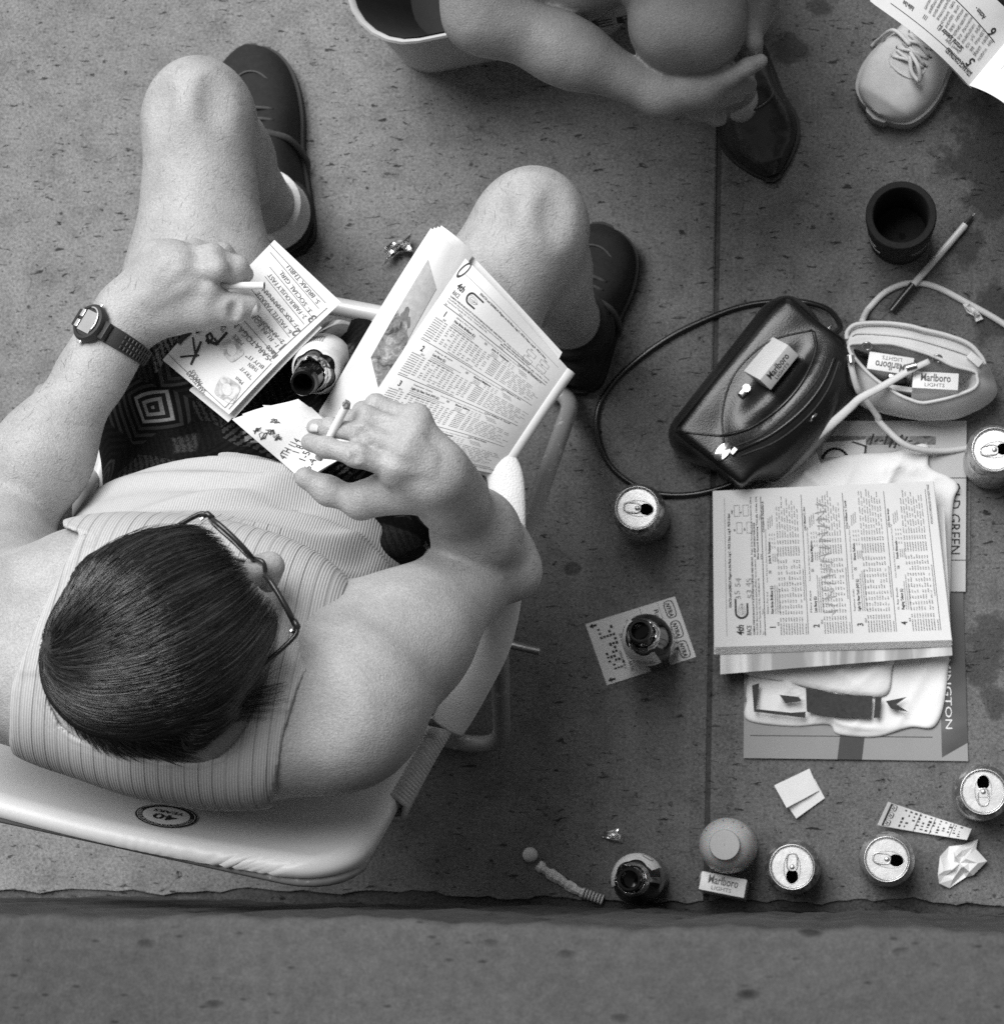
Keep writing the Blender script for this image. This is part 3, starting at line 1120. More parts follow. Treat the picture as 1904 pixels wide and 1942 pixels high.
col = nk.math('MULTIPLY', col, nk.ramp(nk.noise(500, 3, .7), (.3, .9), (.7, 1.08)))
nk.color(col)
bandm = nk.ramp(re, (.010, 0), (.0115, 1))
nk.bump((nk.math('MULTIPLY', w1, .5), .0006, .6), (nk.mix(yoke, 1.0, groove), .0007, .7), (bandm, .0008, .6), (nk.noise(900, 2), .0003, .4))
shirt = mesh('tank_top', V, Qd, nk.m, man, smooth=True,
             attrs={'rib': (V - pel) @ tl, 'edge': edge, 'frontal': np.where((V - mid) @ tf > .02, np.where((V - pel) @ spn > .27, .2, .8), .2)})
shirt['label'] = 'white ribbed sleeveless undershirt'

# ---- shorts
S = Field((-1.0, .1, .3), (-.3, 1.0, .75), .004)
S.ell(pel + fwd * -.005, TA, (.195, .165, .145), .04)
S.ell(pel + spn * .10 + tf * .05, TA, (.175, .135, .11), .05)
for hip, kn, s in ((hipR, knR, -1), (hipL, knL, 1)):
    d = kn - hip
    S.cone(hip, hip + d * .50, .104, .100, .05)
    S.cone(hip + d * .25 - UPZ * .01 + latv * s * .012, hip + d * .52 - UPZ * .012 + latv * s * .014, .10, .104, .05)
    dn = d / np.linalg.norm(d)
bnd = np.argwhere(np.abs(S.F) < .035); wp = S.lo + bnd * S.h
cut = np.full(len(wp), 1e3)
for hip, kn, lim in ((hipR, knR, .45), (hipL, knL, .52)):
    d = kn - hip; ln = np.linalg.norm(d); dn = d / ln
    near = np.linalg.norm(np.cross(wp - hip, dn), axis=1) < .17
    c = lim * ln - (wp - hip) @ dn + .006 * np.sin(wp[:, 0] * 70)
    other = (np.abs(wp[:, 0] - (hip[0] + dn[0] * ((wp - hip) @ dn))) < .2)
    cut = np.where(near, np.minimum(cut, c), cut)
waist = .17 - (wp - pel) @ spn
wr = .006 * np.sin(wp[:, 1] * 60 + 3 * np.sin(wp[:, 0] * 22)) * np.sin(wp[:, 0] * 31 + 1) + .004 * np.sin(wp[:, 0] * 75 + wp[:, 1] * 40)
G = np.full(S.F.shape, .035, np.float32); G[S.F <= -.035] = -.03
G[bnd[:, 0], bnd[:, 1], bnd[:, 2]] = np.maximum(np.maximum(S.F[bnd[:, 0], bnd[:, 1], bnd[:, 2]] - wr, -cut), -waist)
ii = np.argwhere(S.F <= -.035); wi = S.lo + ii * S.h
V, Qd = nets(G, S.lo, S.h); V = relax(V, Qd, 2, .5)
ns = N('tribal_print'); ns.set(.85, .15)
pn = ns.new('ShaderNodeTexVoronoi'); pn.inputs['Scale'].default_value = 11; pn.distance = 'MANHATTAN'
ns.link(ns.mapped((1, 1.25, .6), (0, 0, .6)), pn.inputs['Vector'])
cellv = ns.new('ShaderNodeSeparateColor'); ns.link(pn.outputs['Color'], cellv.inputs[0])
za = ns.wave(44, vec=ns.mapped((1, 1, .4), (0, 0, .9)), dist=2.2, detail=0, dscale=9)
zb = ns.wave(52, vec=ns.mapped((1, .7, 1), (0, 0, -.5)), dist=4, detail=0, dscale=14)
rg = ns.math('SINE', ns.math('MULTIPLY', pn.outputs['Distance'], 42))
lin_a = ns.ramp(za, (.42, 0), (.48, 1)); lin_b = ns.ramp(zb, (.45, 0), (.52, 1)); lin_c = ns.ramp(rg, (.0, 0), (.2, 1))
pat = ns.mix(ns.ramp(cellv.outputs[0], (.36, 0), (.37, 1)), lin_a, ns.mix(ns.ramp(cellv.outputs[0], (.66, 0), (.67, 1)), lin_b, lin_c))
lvl = ns.ramp(cellv.outputs[1], (0, .30), (.3, .22), (.34, .035), (.55, .05), (.58, .26), (.8, .16), (.84, .03))
brd = ns.ramp(pn.outputs['Distance'], (.50, 1), (.55, .12))
cc = ns.mix(pat, .012, lvl); cc = ns.math('MULTIPLY', cc, brd)
cc = ns.math('MULTIPLY', cc, ns.ramp(ns.noise(500, 3, .7), (.3, .7), (.7, 1.3)))
ns.color(cc); ns.bump((ns.noise(700, 2), .0004, .5), (ns.noise(30, 3), .004, .4))
shorts = mesh('shorts', V, Qd, ns.m, man, smooth=True); shorts['label'] = 'dark shorts with a tribal print'
# ================================================================ lawn chair
m_vinyl = M('white_vinyl', .66, .42, .45, var=.04, nscale=8, bscale=900, bdist=.0002, bstr=.25)
m_plas = N('white_plastic'); m_plas.set(.5, .4); m_plas.color(m_plas.ramp(m_plas.noise(40, 3), (.3, .62), (.7, .7)))
m_plas.bump((m_plas.voronoi(420), .0007, .6)); m_plas = m_plas.m
m_alu = M('dull_aluminium', .22, .42, .5, .75, var=.25, nscale=30, bscale=300, bdist=.0003)
m_worn = N('worn_tube_paint'); m_worn.set(.35, .5, .0)
m_worn.color(m_worn.mix(m_worn.ramp(m_worn.noise(45, 5, .7), (.60, 0), (.64, 1)), .30, .55)); m_worn = m_worn.m
m_strap = M('vinyl_cord', .42, .5, .4, var=.2, nscale=120)

chair = thing('lawn_chair', 'white vinyl lawn chair with bent tube legs under the seated man', 'chair', P(470, 1150, 0))
cl = np.array([.982, -.19, 0]); cf = np.array([.19, .982, 0])
R0, R1 = P(885, 1285, .36), P(668, 1678, .80)
CW = .47


def backpt(s, t, out=0.0):
    """s across from the right rail, t up the rail; sags behind the sitter"""
    p = R0 + (R1 - R0) * t - cl * s
    n = np.cross(-cl, R1 - R0); n /= np.linalg.norm(n)
    n = n if n.dot(cf) > 0 else -n
    u = s / CW
    sag = .030 * math.sin(math.pi * min(max(u, 0), 1)) ** 1.4 * math.exp(-((t - .55) / .42) ** 2)
    return p - n * sag + n * out


def panel(u, v):
    t = .30 + .70 * v
    rc = .075; ln = np.linalg.norm(R1 - R0)
    dt = (1 - t) * ln
    ins = 0.0
    if dt < rc:
        ins = rc - math.sqrt(max(rc * rc - (rc - dt) ** 2, 0))
    s = ins + u * (CW - 2 * ins)
    ed = .0018 * math.sin(s * 430 + 3 * math.sin(s * 61) + 2 * math.sin(s * 23)) * (v > .985) * math.exp(-((s - .12) / .09) ** 2)
    p = backpt(s, t + ed, .012)
    # rounded edge rolls over the tube
    e = min(s - ins, CW - ins - s, dt)
    n = np.cross(-cl, R1 - R0); n /= np.linalg.norm(n); n = n if n.dot(cf) > 0 else -n
    if e < .016:
        p = p - n * (.016 - math.sqrt(max(.016 ** 2 - (.016 - max(e, 0)) ** 2, 0)))
    return p


vv_ = np.concatenate([np.linspace(0, .85, 16), np.linspace(.87, 1, 16)])
uu_ = np.concatenate([np.linspace(0, .05, 8), np.linspace(.06, .94, 200), np.linspace(.95, 1, 8)])
V = [panel(u, v) for v in vv_ for u in uu_]
w = len(uu_); Fc = [(j * w + i, j * w + i + 1, (j + 1) * w + i + 1, (j + 1) * w + i) for j in range(len(vv_) - 1) for i in range(w - 1)]
bp = mesh('backrest', V, Fc, m_vinyl, chair, smooth=True)
md = bp.modifiers.new('thickness', 'SOLIDIFY'); md.thickness = .006; md.offset = 0
# back frame tube
rc = .06; ln = np.linalg.norm(R1 - R0); pts = []; TP = 1 - .014 / ln
for t in np.linspace(-.02, 1 - rc / ln, 8):
    pts.append(backpt(0.012, t, -.010))
for a in np.linspace(0, math.pi / 2, 8)[1:]:
    pts.append(R0 + (R1 - R0) * (TP - rc / ln + rc / ln * math.sin(a)) - cl * (.012 + rc - rc * math.cos(a)) + np.array([0, -.009, -.005]))
for s in np.linspace(rc + .03, CW - rc - .03, 8):
    pts.append(R0 + (R1 - R0) * TP - cl * s + np.array([0, -.009, -.005]))
for a in np.linspace(math.pi / 2, 0, 8):
    pts.append(R0 + (R1 - R0) * (TP - rc / ln + rc / ln * math.sin(a)) - cl * (CW - .012 - rc + rc * math.cos(a)) + np.array([0, -.009, -.005]))
for t in np.linspace(1 - rc / ln, -.02, 8)[1:]:
    pts.append(backpt(CW - .012, t, -.010))
mb = MB(); mb.add(*tube(pts, .0125, 12)); mb.build('back_frame', m_worn, chair, True)
# vinyl cord wound round the rails below the panel
for s0 in (0.004, CW - .004):
    hp = []
    for i in range(150):
        t = .26 + .40 * i / 149; a = i * 1.05
        c = backpt(s0, t, -.004); _, u1, w1_ = frame_of(R1 - R0)
        hp.append(c + .0155 * (math.cos(a) * u1 + math.sin(a) * w1_))
    mb = MB(); mb.add(*tube(hp, .0035, 6)); mb.build('wound_cord', m_strap, chair, True)
# seat: straps across a tube frame
S0 = R0 + cf * .0; SF_ = P(725, 604, .38); fl = (SF_ - R0).dot(cf)
seat = []
for (a, b) in ((0, 0), (.01, fl - .04), (.035, fl), (CW - .035, fl), (CW - .01, fl - .04), (CW, 0)):
    q = R0 - cl * a + cf * b; q[2] = .375; seat.append(q)
mb = MB(); mb.add(*tube(spline(seat, 6), .011, 12)); mb.build('seat_frame', M('cream_tube', .55, .4, .5, .1, nscale=20), chair, True)
for i in range(9):
    b = .03 + i * (fl - .06) / 8.4

    def sl_(u, v, b=b):
        q = R0 - cl * (u * CW) + cf * (b + v * .03); q[2] = .388 - .05 * math.sin(math.pi * u) - (0.012 if u in (0, 1) else 0)
        return q
    V, Fc = sheet(sl_, 14, 1, thick=.003); mesh('seat_strap', V, Fc, m_vinyl, chair, True, angle=40)
# armrests
AR = [P(905, 872, .590), P(935, 872, .594), P(958, 905, .596), P(962, 1000, .597), P(955, 1120, .596), P(935, 1215, .590), P(893, 1300, .578), P(868, 1345, .570), P(847, 1382, .566)]
LA = [q - cl * (.485) - cf * .075 for q in AR]
for path in (AR, LA):
    sp = spline(path, 6); rr = np.interp(np.linspace(0, 1, len(sp)), [0, .1, .3, .7, .9, 1], [.017, .020, .020, .021, .0205, .019])
    V, Fc = tube(sp, rr, 14, squash=((0, 0, 1), .5))
    # square the section up a little
    mb = MB(); mb.add(V, Fc); o = mb.build('armrest', m_plas, chair, True, angle=60)
    bv = o.modifiers.new('soft', 'SUBSURF'); bv.levels = 1; bv.render_levels = 1
# crossed tube legs: two U frames
def uleg(a_top, a_low, dirc, nm):
    off = cl * .505
    c = a_low; d = (a_top - a_low); d /= np.linalg.norm(d); rcl = .06
    pts = [a_top, a_top + (a_low - a_top) * .5]
    for a in np.linspace(0, 1, 7):
        pts.append(c + d * rcl * (1 - a) ** 2 - cl * rcl * a ** 2)
    for s in np.linspace(.12, .88, 5):
        pts.append(c - off * s)
    for a in np.linspace(1, 0, 7):
        pts.append(c - off + d * rcl * (1 - a) ** 2 + cl * rcl * a ** 2)
    pts += [a_top - off + (a_low - a_top) * .5, a_top - off]
    mb = MB(); mb.add(*tube(pts, .011, 12)); return mb.build(nm, m_worn, chair, True)


uleg(P(905, 1270, .572), P(1092, 742, .0135), -1, 'front_leg_frame')
uleg(P(938, 905, .582), P(953, 1425, .0135), 1, 'rear_leg_frame')
mb = MB(); mb.add(*tube([P(905, 1208, .33), P(1024, 1235, .33)], .0052, 12)); mb.build('pivot_rod', m_alu, chair, True, angle=40)
mb = MB(); mb.add(*tube([P(905, 1208, .33) , P(905, 1208, .33) - cl * .49], .0052, 12)); mb.build('pivot_rod', m_alu, chair, True, angle=40)
for q in (P(905, 1268, .571), P(852, 1372, .545)):
    mb = MB(); mb.add(*tube([q + cl * .012, q - cl * .05], .007, 10)); mb.build('rivet', m_alu, chair, True, angle=40)
# round sticker peeling on the back panel
stk = thing('sticker', 'round black-rimmed sticker reading 40 YEARS on the chair back', 'sticker', backpt(.335, .90, .02))
ln = np.linalg.norm(R1 - R0)
sc_, tc_ = .205, .90


def spt(x, y, out=.0135):
    # x to the sitter's right-hand side seen from the front, y up the back
    return backpt(sc_ - x * .86, tc_ + y * .8 / ln, out)


def disc(r0, r1, out, a0=0, a1=2 * math.pi, n=48):
    V = []; Fc = []
    for i in range(n + 1):
        a = a0 + (a1 - a0) * i / n
        for r in (r0, r1):
            V.append(spt(r * math.cos(a), r * math.sin(a), out + .0035))
    for i in range(n):
        Fc.append((2 * i, 2 * i + 1, 2 * i + 3, 2 * i + 2))
    return V, Fc


m_ink = M('black_ink', .025, .6, .3, var=.2, nscale=400)
m_paperw = M('white_paper', .68, .7, .3, var=.04, nscale=30, bscale=400, bdist=.0002)
mb = MB(); mb.add(*disc(.0005, .036, .0130)); mb.build('backing', m_ink, stk)
mb = MB(); mb.add(*disc(.0005, .0275, .0134)); mb.build('face', m_paperw, stk)
mb = MB(); mb.add(*disc(.0330, .0336, .0134)); mb.build('rim_line', m_paperw, stk)
pr = Print()
pr.text('40', .015, .004, -.024, bold=True); pr.text('YEARS', .017, -.007 + .012, -.009, bold=True)
pr2 = Print()
pr = Print(); pr.text('40', -.014, -.001, .024, bold=True, width=.028); pr.text('YEARS', -.018, -.014, .012, bold=True, width=.036)
pr.lay('lettering', lambda x, y: spt(-x, y, .0175), m_ink, stk)
txt = 'FIGHTING 40 NEUROMUSCULAR DISEASES'
pr = Print()
for i, c in enumerate(txt):
    a = math.pi * 1.0 * (i / (len(txt) - 1)) + math.pi * 0.0
    a = math.pi - a
    pr.text(c, .0288 * math.cos(-a), .0288 * math.sin(-a), .0052, ang=-a + math.pi / 2) if False else pr.text(c, .0288 * math.cos(a), .0288 * math.sin(a), .0052, ang=a - math.pi / 2)
pr.lay('rim_lettering', lambda x, y: spt(-x, y, .0175), m_paperw, stk)
# ================================================================ hair, eyes, glasses, watch, shoes
def loc_head(V):
    d = np.asarray(V) - HC
    return d @ hf, d @ hl, d @ hu


def hair_floor(a, b):
    """lowest head-up coordinate where hair grows, by forward position"""
    fl = np.where(a > .068, .9, np.where(a > .02, .028 + (a - .02) * .75, np.where(a > -.03, -.030 + (a + .03) * 1.1, -.030 + (a + .03) * 1.5)))
    return np.maximum(fl, -.102)


n_ = np.argwhere(np.abs(B.F) < .02)
wp = B.lo + n_ * VX
a, b, c = loc_head(wp)
okh = (np.abs(a) < .13) & (np.abs(b) < .1) & (c > -.12) & (c < .14)
n_, wp, a, b, c = n_[okh], wp[okh], a[okh], b[okh], c[okh]
mk = np.minimum(c - hair_floor(a, b), .022 + .012 * np.sin(b * 60) - a)
mk = np.minimum(mk, .04 * (1.22 - ((a + .01) / .108) ** 2 - (b / .088) ** 2 - ((c - .0) / .112) ** 2))
thick = .0075 + 0 * a
edge_t = np.clip(mk / .02, 0, 1)
lo_h = np.array(HC) - .16; k0 = np.floor((lo_h - B.lo) / VX).astype(int); k1 = k0 + int(.32 / VX)
k0 = np.clip(k0, 0, B.n - 1); k1 = np.clip(k1, 0, B.n)
HFld = np.full(k1 - k0, .03, np.float32)
sel = ((n_ >= k0) & (n_ < k1)).all(1)
q = n_[sel] - k0
HFld[q[:, 0], q[:, 1], q[:, 2]] = np.maximum(B.F[n_[sel][:, 0], n_[sel][:, 1], n_[sel][:, 2]] - (thick * edge_t)[sel], -mk[sel])
ins = np.argwhere(B.F[k0[0]:k1[0], k0[1]:k1[1], k0[2]:k1[2]] <= -.02)
wi = B.lo + (ins + k0) * VX; a, b, c = loc_head(wi)
g2 = (c > hair_floor(a, b)) & (a < .020) & (np.abs(b) < .1) & (c < .12)
HFld[ins[g2, 0], ins[g2, 1], ins[g2, 2]] = -.02
V, Qd = nets(HFld, B.lo + k0 * VX, VX); V = relax(V, Qd, 2, .4)
nh = N('dark_hair'); nh.set(.42, .4)
nh.color(nh.ramp(nh.noise(180, 4, .7, vec=nh.mapped((1, 3, 1), (0, 0, .6))), (.3, .010), (.7, .035)))
nh.bump((nh.noise(420, 4, .8, vec=nh.mapped((1, 4, 1), (0, 0, .6))), .002, .7))
hair = mesh('hair', V, Qd, nh.m, man, True); hair['label'] = 'short dark brushed hair, thin at the forehead'
# strands
a, b, c = loc_head(BODY_V)
hr = (c > hair_floor(a, b) + .001) & (np.abs(b) < .095) & (np.abs(a) < .12) & (c < .13) & (a < .072) & (((a + .01) / .105) ** 2 + (b / .085) ** 2 + (c / .11) ** 2 < 1.15)
roots = BODY_V[hr]
wt = np.ones(len(roots)); ar = a[hr]
wt[:] = np.where(ar > .02, .60 - 9 * (ar - .02), 1.0); wt = np.maximum(wt, .12)
ids = rng.choice(len(roots), 19000, p=wt / wt.sum())
p = roots[ids] + rng.normal(0, .0016, (len(ids), 3))
p = p - B.grad(p) * B.sample(p)[:, None]
a0, b0, c0 = loc_head(p)
wh = hd(-.078, .045, .058)
fr = np.clip((a0 - .02) / .05, 0, 1)
ln_ = (.060 + .035 * rng.random(len(p))) * (1 - .6 * fr) * np.where(c0 < -.02, .42, 1.0) * np.where(a0 < -.07, .55, 1.0)
nseg = 9; pts = [p.copy()]
lift = (.0085 - .0065 * np.clip((-.03 - a0) / .04, 0, 1)) * (1 - .6 * fr) + .0025 * rng.random(len(p))
clump = rng.normal(0, .16, (len(p), 3)) + .30 * np.sin(p * 60 + np.array([0, 1, 2]))
stray = (rng.random(len(p)) < .02) & (a0 > -.05)
cur = p.copy()
for i in range(1, nseg + 1):
    nrm = B.grad(cur, .006)
    d = cur - wh
    sw = np.cross(nrm, d)
    dirv = d + .45 * sw + hf * .030 + .012 * d / np.maximum(np.linalg.norm(d, axis=1, keepdims=True), 1e-6) + clump * .010
    dirv -= (dirv * nrm).sum(1, keepdims=True) * nrm
    dirv /= np.maximum(np.linalg.norm(dirv, axis=1, keepdims=True), 1e-6)
    cur = cur + dirv * (ln_ / nseg)[:, None]
    tgt = .0012 + lift * math.sin(min(1, i / 3.0) * math.pi / 2) + np.where(stray, .004 * i / nseg, 0)
    cur = cur + nrm * ((tgt - B.sample(cur)) * .9)[:, None]
    pts.append(cur.copy())
pts = np.array(pts)                         # (k, n, 3)
k, n, _ = pts.shape
rad = .00042 * np.linspace(1, .35, k)
V = np.zeros((k, n, 3, 3))
T_ = np.gradient(pts, axis=0); T_ /= np.maximum(np.linalg.norm(T_, axis=2, keepdims=True), 1e-9)
ref = np.array([0.3, -.2, .93]); U = np.cross(T_, ref); U /= np.maximum(np.linalg.norm(U, axis=2, keepdims=True), 1e-9); W_ = np.cross(T_, U)
for j in range(3):
    an = 2 * math.pi * j / 3
    V[:, :, j] = pts + rad[:, None, None] * (math.cos(an) * U + math.sin(an) * W_)
V = V.reshape(-1, 3)
idx = np.arange(k * n * 3).reshape(k, n, 3)
Q_ = []
for j in range(3):
    j2 = (j + 1) % 3
    Q_.append(np.stack([idx[:-1, :, j], idx[:-1, :, j2], idx[1:, :, j2], idx[1:, :, j]], -1).reshape(-1, 4))
Q_ = np.vstack(Q_)
nst = N('hair_strands'); nst.set(.3, .6)
nst.color(nst.attr('tone'))
tone = .012 + .10 * rng.random(n) ** 4 + .02 * fr
hs = mesh('strands', V, Q_, nst.m, hair, True, attrs={'tone': np.repeat(np.tile(tone, k), 3)}); hs['kind'] = 'stuff'
# eyes
m_eye = M('eye', .7, .15, .6, var=.05)
for s in (-1, 1):
    V, Fc = lathe([(.011 * math.sin(t), .011 * math.cos(t)) for t in np.linspace(.01, math.pi - .01, 10)], 16)
    mb = MB(); mb.add(xf(V, hd(.068, s * .031, -.022)), Fc); mb.build('eye', m_eye, man, True)
# eyebrows
for s in (-1, 1):
    mb = MB(); mb.add(*tube(spline([hd(.083, s * .015, .004), hd(.080, s * .033, .009), hd(.066, s * .05, .004)], 5), [.004, .0045, .0045, .0045, .004, .004, .0035, .003, .003, .0025, .002], 8))
    mb.build('eyebrow', nh.m, man, True)
# nails
m_nail = M('fingernail', .56, .25, .5, var=.05)


def nail(c, d, up, w, l):
    d = d / np.linalg.norm(d); up = up - up.dot(d) * d; up /= np.linalg.norm(up); s = np.cross(d, up)
    V, Fc = sheet(lambda u, v: c + d * (v * l) + s * (w * u * (1 if v < .75 else .8)) - up * (abs(u) ** 2 * w * .45) - up * (.0008 * (1 if v > .99 else 0)), 6, 5, -1, 1, -.5, .5, thick=.0005)
    mesh('fingernail', V, Fc, m_nail, man, True)


nail(pl(L, 300, 560, .8745), pl(L, 300, 595, .868) - pl(L, 470, 640, .877), np.array([.1, .1, 1.0]), .0062, .0135)
nail(pl(L, 345, 420, .8665), pl(L, 355, 450, .860) - pl(L, 520, 455, .872), np.array([0, .3, 1.0]), .0058, .012)
nail(pl(Rr, 1680, 745, .6495), pl(Rr, 1670, 715, .640) - pl(Rr, 1470, 745, .648), np.array([0, -.35, 1.0]), .0072, .0145)

# ---- short hairs on forearms, thighs and shins
bh = np.zeros(len(BODY_V), bool)
for (a_, b_, r_) in ((elL + fL * .15, wrL, .06), (elR + fR * .15, wrR - fR * .1, .065), (hipR + (knR - hipR) * .55, knR, .10), (hipL + (knL - hipL) * .6, knL, .10), (knL, anL, .08), (knR, anR, .08)):
    d_ = b_ - a_; t_ = np.clip((BODY_V - a_) @ d_ / d_.dot(d_), 0, 1); bh |= np.linalg.norm(BODY_V - a_ - t_[:, None] * d_, axis=1) < r_
rt = BODY_V[bh]; rt = rt[rng.choice(len(rt), 4200)]
nr = B.grad(rt, .006)
dr = np.array([.25, .6, -.75]) + rng.normal(0, .45, (len(rt), 3)); dr -= (dr * nr).sum(1, keepdims=True) * nr * .82
dr /= np.linalg.norm(dr, axis=1, keepdims=True)
sd2 = np.cross(dr, nr); sd2 /= np.maximum(np.linalg.norm(sd2, axis=1, keepdims=True), 1e-6)
lh = .006 + .006 * rng.random(len(rt)); w_h = .00010
p0, p1, p2 = rt, rt + dr * (lh * .5)[:, None] + nr * .001, rt + dr * lh[:, None] + nr * .0012
V = np.stack([p0 - sd2 * w_h, p0 + sd2 * w_h, p1 + sd2 * w_h, p1 - sd2 * w_h, p2 + sd2 * w_h * .3, p2 - sd2 * w_h * .3], 1).reshape(-1, 3)
i0 = np.arange(len(rt)) * 6
Q_ = np.vstack([np.stack([i0, i0 + 1, i0 + 2, i0 + 3], 1), np.stack([i0 + 3, i0 + 2, i0 + 4, i0 + 5], 1)])
o = mesh('body_hair', V, Q_, M('body_hair_brown', .10, .5, .3), man); o['kind'] = 'stuff'

# ---- spectacles
m_frame = M('black_acetate', .018, .25, .5, var=.2)
m_hinge = M('polished_steel', .45, .32, .5, 1.0, var=.05)
ng = N('spectacle_glass'); ng.set(.02, .5); ng.color(.95); ng.b.inputs['Transmission Weight'].default_value = 1.0; ng.b.inputs['IOR'].default_value = 1.05
gl = thing('eyeglasses', 'black plastic framed eyeglasses on the man\'s face', 'eyeglasses', hd(.10, 0, -.01))
for s in (-1, 1):
    lp = []
    for i in range(20):
        t = 2 * math.pi * i / 20
        x, y = .0275 * np.sign(math.cos(t)) * abs(math.cos(t)) ** .7, .0215 * np.sign(math.sin(t)) * abs(math.sin(t)) ** .7
        bb = s * (.0365) + x
        lp.append(hd(.112 - 1.9 * bb * bb - .1 * y, bb, -.018 + y))
    mb = MB(); mb.add(*tube(spline(lp, 2, True), .0026, 8, closed=True)); mb.build('rim', m_frame, gl, True)
    c0_ = np.mean(lp, 0); V = [c0_] + lp; Fc = [(0, i + 1, (i + 1) % 20 + 1) for i in range(20)]
    lens = mesh('lens', V, Fc, ng.m, gl)
    md = lens.modifiers.new('t', 'SOLIDIFY'); md.thickness = .0015
    h0 = hd(.104, s * .0675, -.006); h1 = hd(.09, s * .074, -.007); h2 = hd(.02, s * .079, -.006); h3 = hd(-.03, s * .083, -.018)
    mb = MB(); mb.add(*tube(spline([h0, h1, h2, h3], 5), .0024, 8, squash=(hu, 1.5))); mb.build('temple', m_frame, gl, True)
    mb = MB(); mb.add(*tube([hd(.112 - 1.9 * .063 ** 2, s * .061, -.004), h0, hd(.097, s * .0705, -.008)], .0031, 8, squash=(hu, 1.4))); mb.build('hinge', m_frame, gl, True)
    V, Fc = rbox(.004, .003, .003, .0008); mb = MB(); mb.add(xf(V, hd(.097, s * .0672, -.006), HA), Fc); mb.build('hinge_pin', m_hinge, gl)
mb = MB(); mb.add(*tube(spline([hd(.1115, -.0095, -.010), hd(.116, 0, -.006), hd(.1115, .0095, -.010)], 5), .0022, 8)); mb.build('bridge', m_frame, gl, True)

# ---- wrist watch
wd = fR / np.linalg.norm(fR)
Wc = elR + fR * .885
left = np.cross(UPZ, wd); left /= np.linalg.norm(left); wup = np.cross(wd, left)
ce = left * .42 + wup * .91; ce /= np.linalg.norm(ce); cs = np.cross(wd, ce)
m_rub = M('black_resin', .022, .45, .4, var=.2, nscale=200, bscale=600)
m_lcd = M('grey_lcd', .33, .2, .5, var=.1, nscale=60)
m_bez = M('silver_bezel', .7, .25, .5, .8, var=.1)
wt_ = thing('wrist_watch', 'black digital wrist watch with ribbed strap on the man\'s wrist', 'watch', Wc)
ra_, rb_ = .0415, .0375                       # across, thickness


def wpt(t, r=0.0, x=0.0):
    return Wc + left * ((ra_ + r) * math.cos(t)) + wup * ((rb_ + r) * math.sin(t)) + wd * x


tc = math.atan2(.91 * ra_ / rb_, .42)
mb = MB()
tt = np.linspace(tc + .35, tc + 2 * math.pi - .35, 70)
V = []; Fc = []
for t in tt:
    w = .0105 - .002 * (1 - math.cos(t - tc)) / 2
    for (r, x) in ((-.002, -w), (.0016, -w * .93), (.0022, 0), (.0016, w * .93), (-.002, w)):
        V.append(wpt(t, r, x))
for i in range(len(tt) - 1):
    for j in range(5):
        j2 = (j + 1) % 5; Fc.append((i * 5 + j, i * 5 + j2, (i + 1) * 5 + j2, (i + 1) * 5 + j))
mb.add(V, Fc); stp = mb.build('strap', m_rub, wt_, True, angle=50)
for i, t in enumerate(np.arange(tc + .95, tc + 1.9, .105)):
    for x in (-.0058, 0, .0058):
        V, Fc = rbox(.0022, .0046, .0016, .0005, 1)
        q = wpt(t, .0028, x); tang = wpt(t + .01) - wpt(t - .01); tang /= np.linalg.norm(tang); nn = np.cross(tang, wd)
        mesh('strap_rib', xf(V, q, np.array([tang, wd, nn])), Fc, m_rub, stp)
CA_ = np.array([cs, wd, ce])
cc_ = Wc + ce * (.0415)
V, Fc = lathe([(.0005, -.006), (.0165, -.006), (.0195, -.003), (.0195, .002), (.0178, .0048), (.0150, .0052), (.0142, .0040), (.0005, .0040)], 28)
mb = MB(); mb.add(xf(V * np.array([.98, 1.08, 1.0]), cc_, CA_), Fc)
for s in (-1, 1):
    V, Fc = rbox(.012, .020, .007, .0015); mb.add(xf(V, cc_ + cs * s * .0185 - ce * .004, CA_), Fc)
mb.build('case', m_rub, wt_, True, angle=35)
V, Fc = rbox(.0175, .0235, .0014, .0004); mesh('display', xf(V, cc_ + ce * .0049 + cs * .0012, CA_), Fc, m_lcd, wt_)
mb = MB(); mb.add(*tube([cc_ + ce * .0056 + cs * (.0128 * math.cos(t) * .95) + wd * (.0148 * math.sin(t) * 1.08) for t in np.linspace(-.5, 1.9, 16)], .0011, 6)); mb.build('bezel_arc', m_bez, wt_, True)
for x in (-.006, .006):
    V, Fc = rbox(.0045, .0085, .0016, .0005); mesh('button', xf(V, cc_ + ce * .0056 - cs * .0110 + wd * x, CA_), Fc, m_bez, wt_)
for s in (-1, 1):
    V, Fc = rbox(.006, .004, .003, .0008); mesh('side_button', xf(V, cc_ + wd * s * .0215, CA_), Fc, m_bez, wt_)


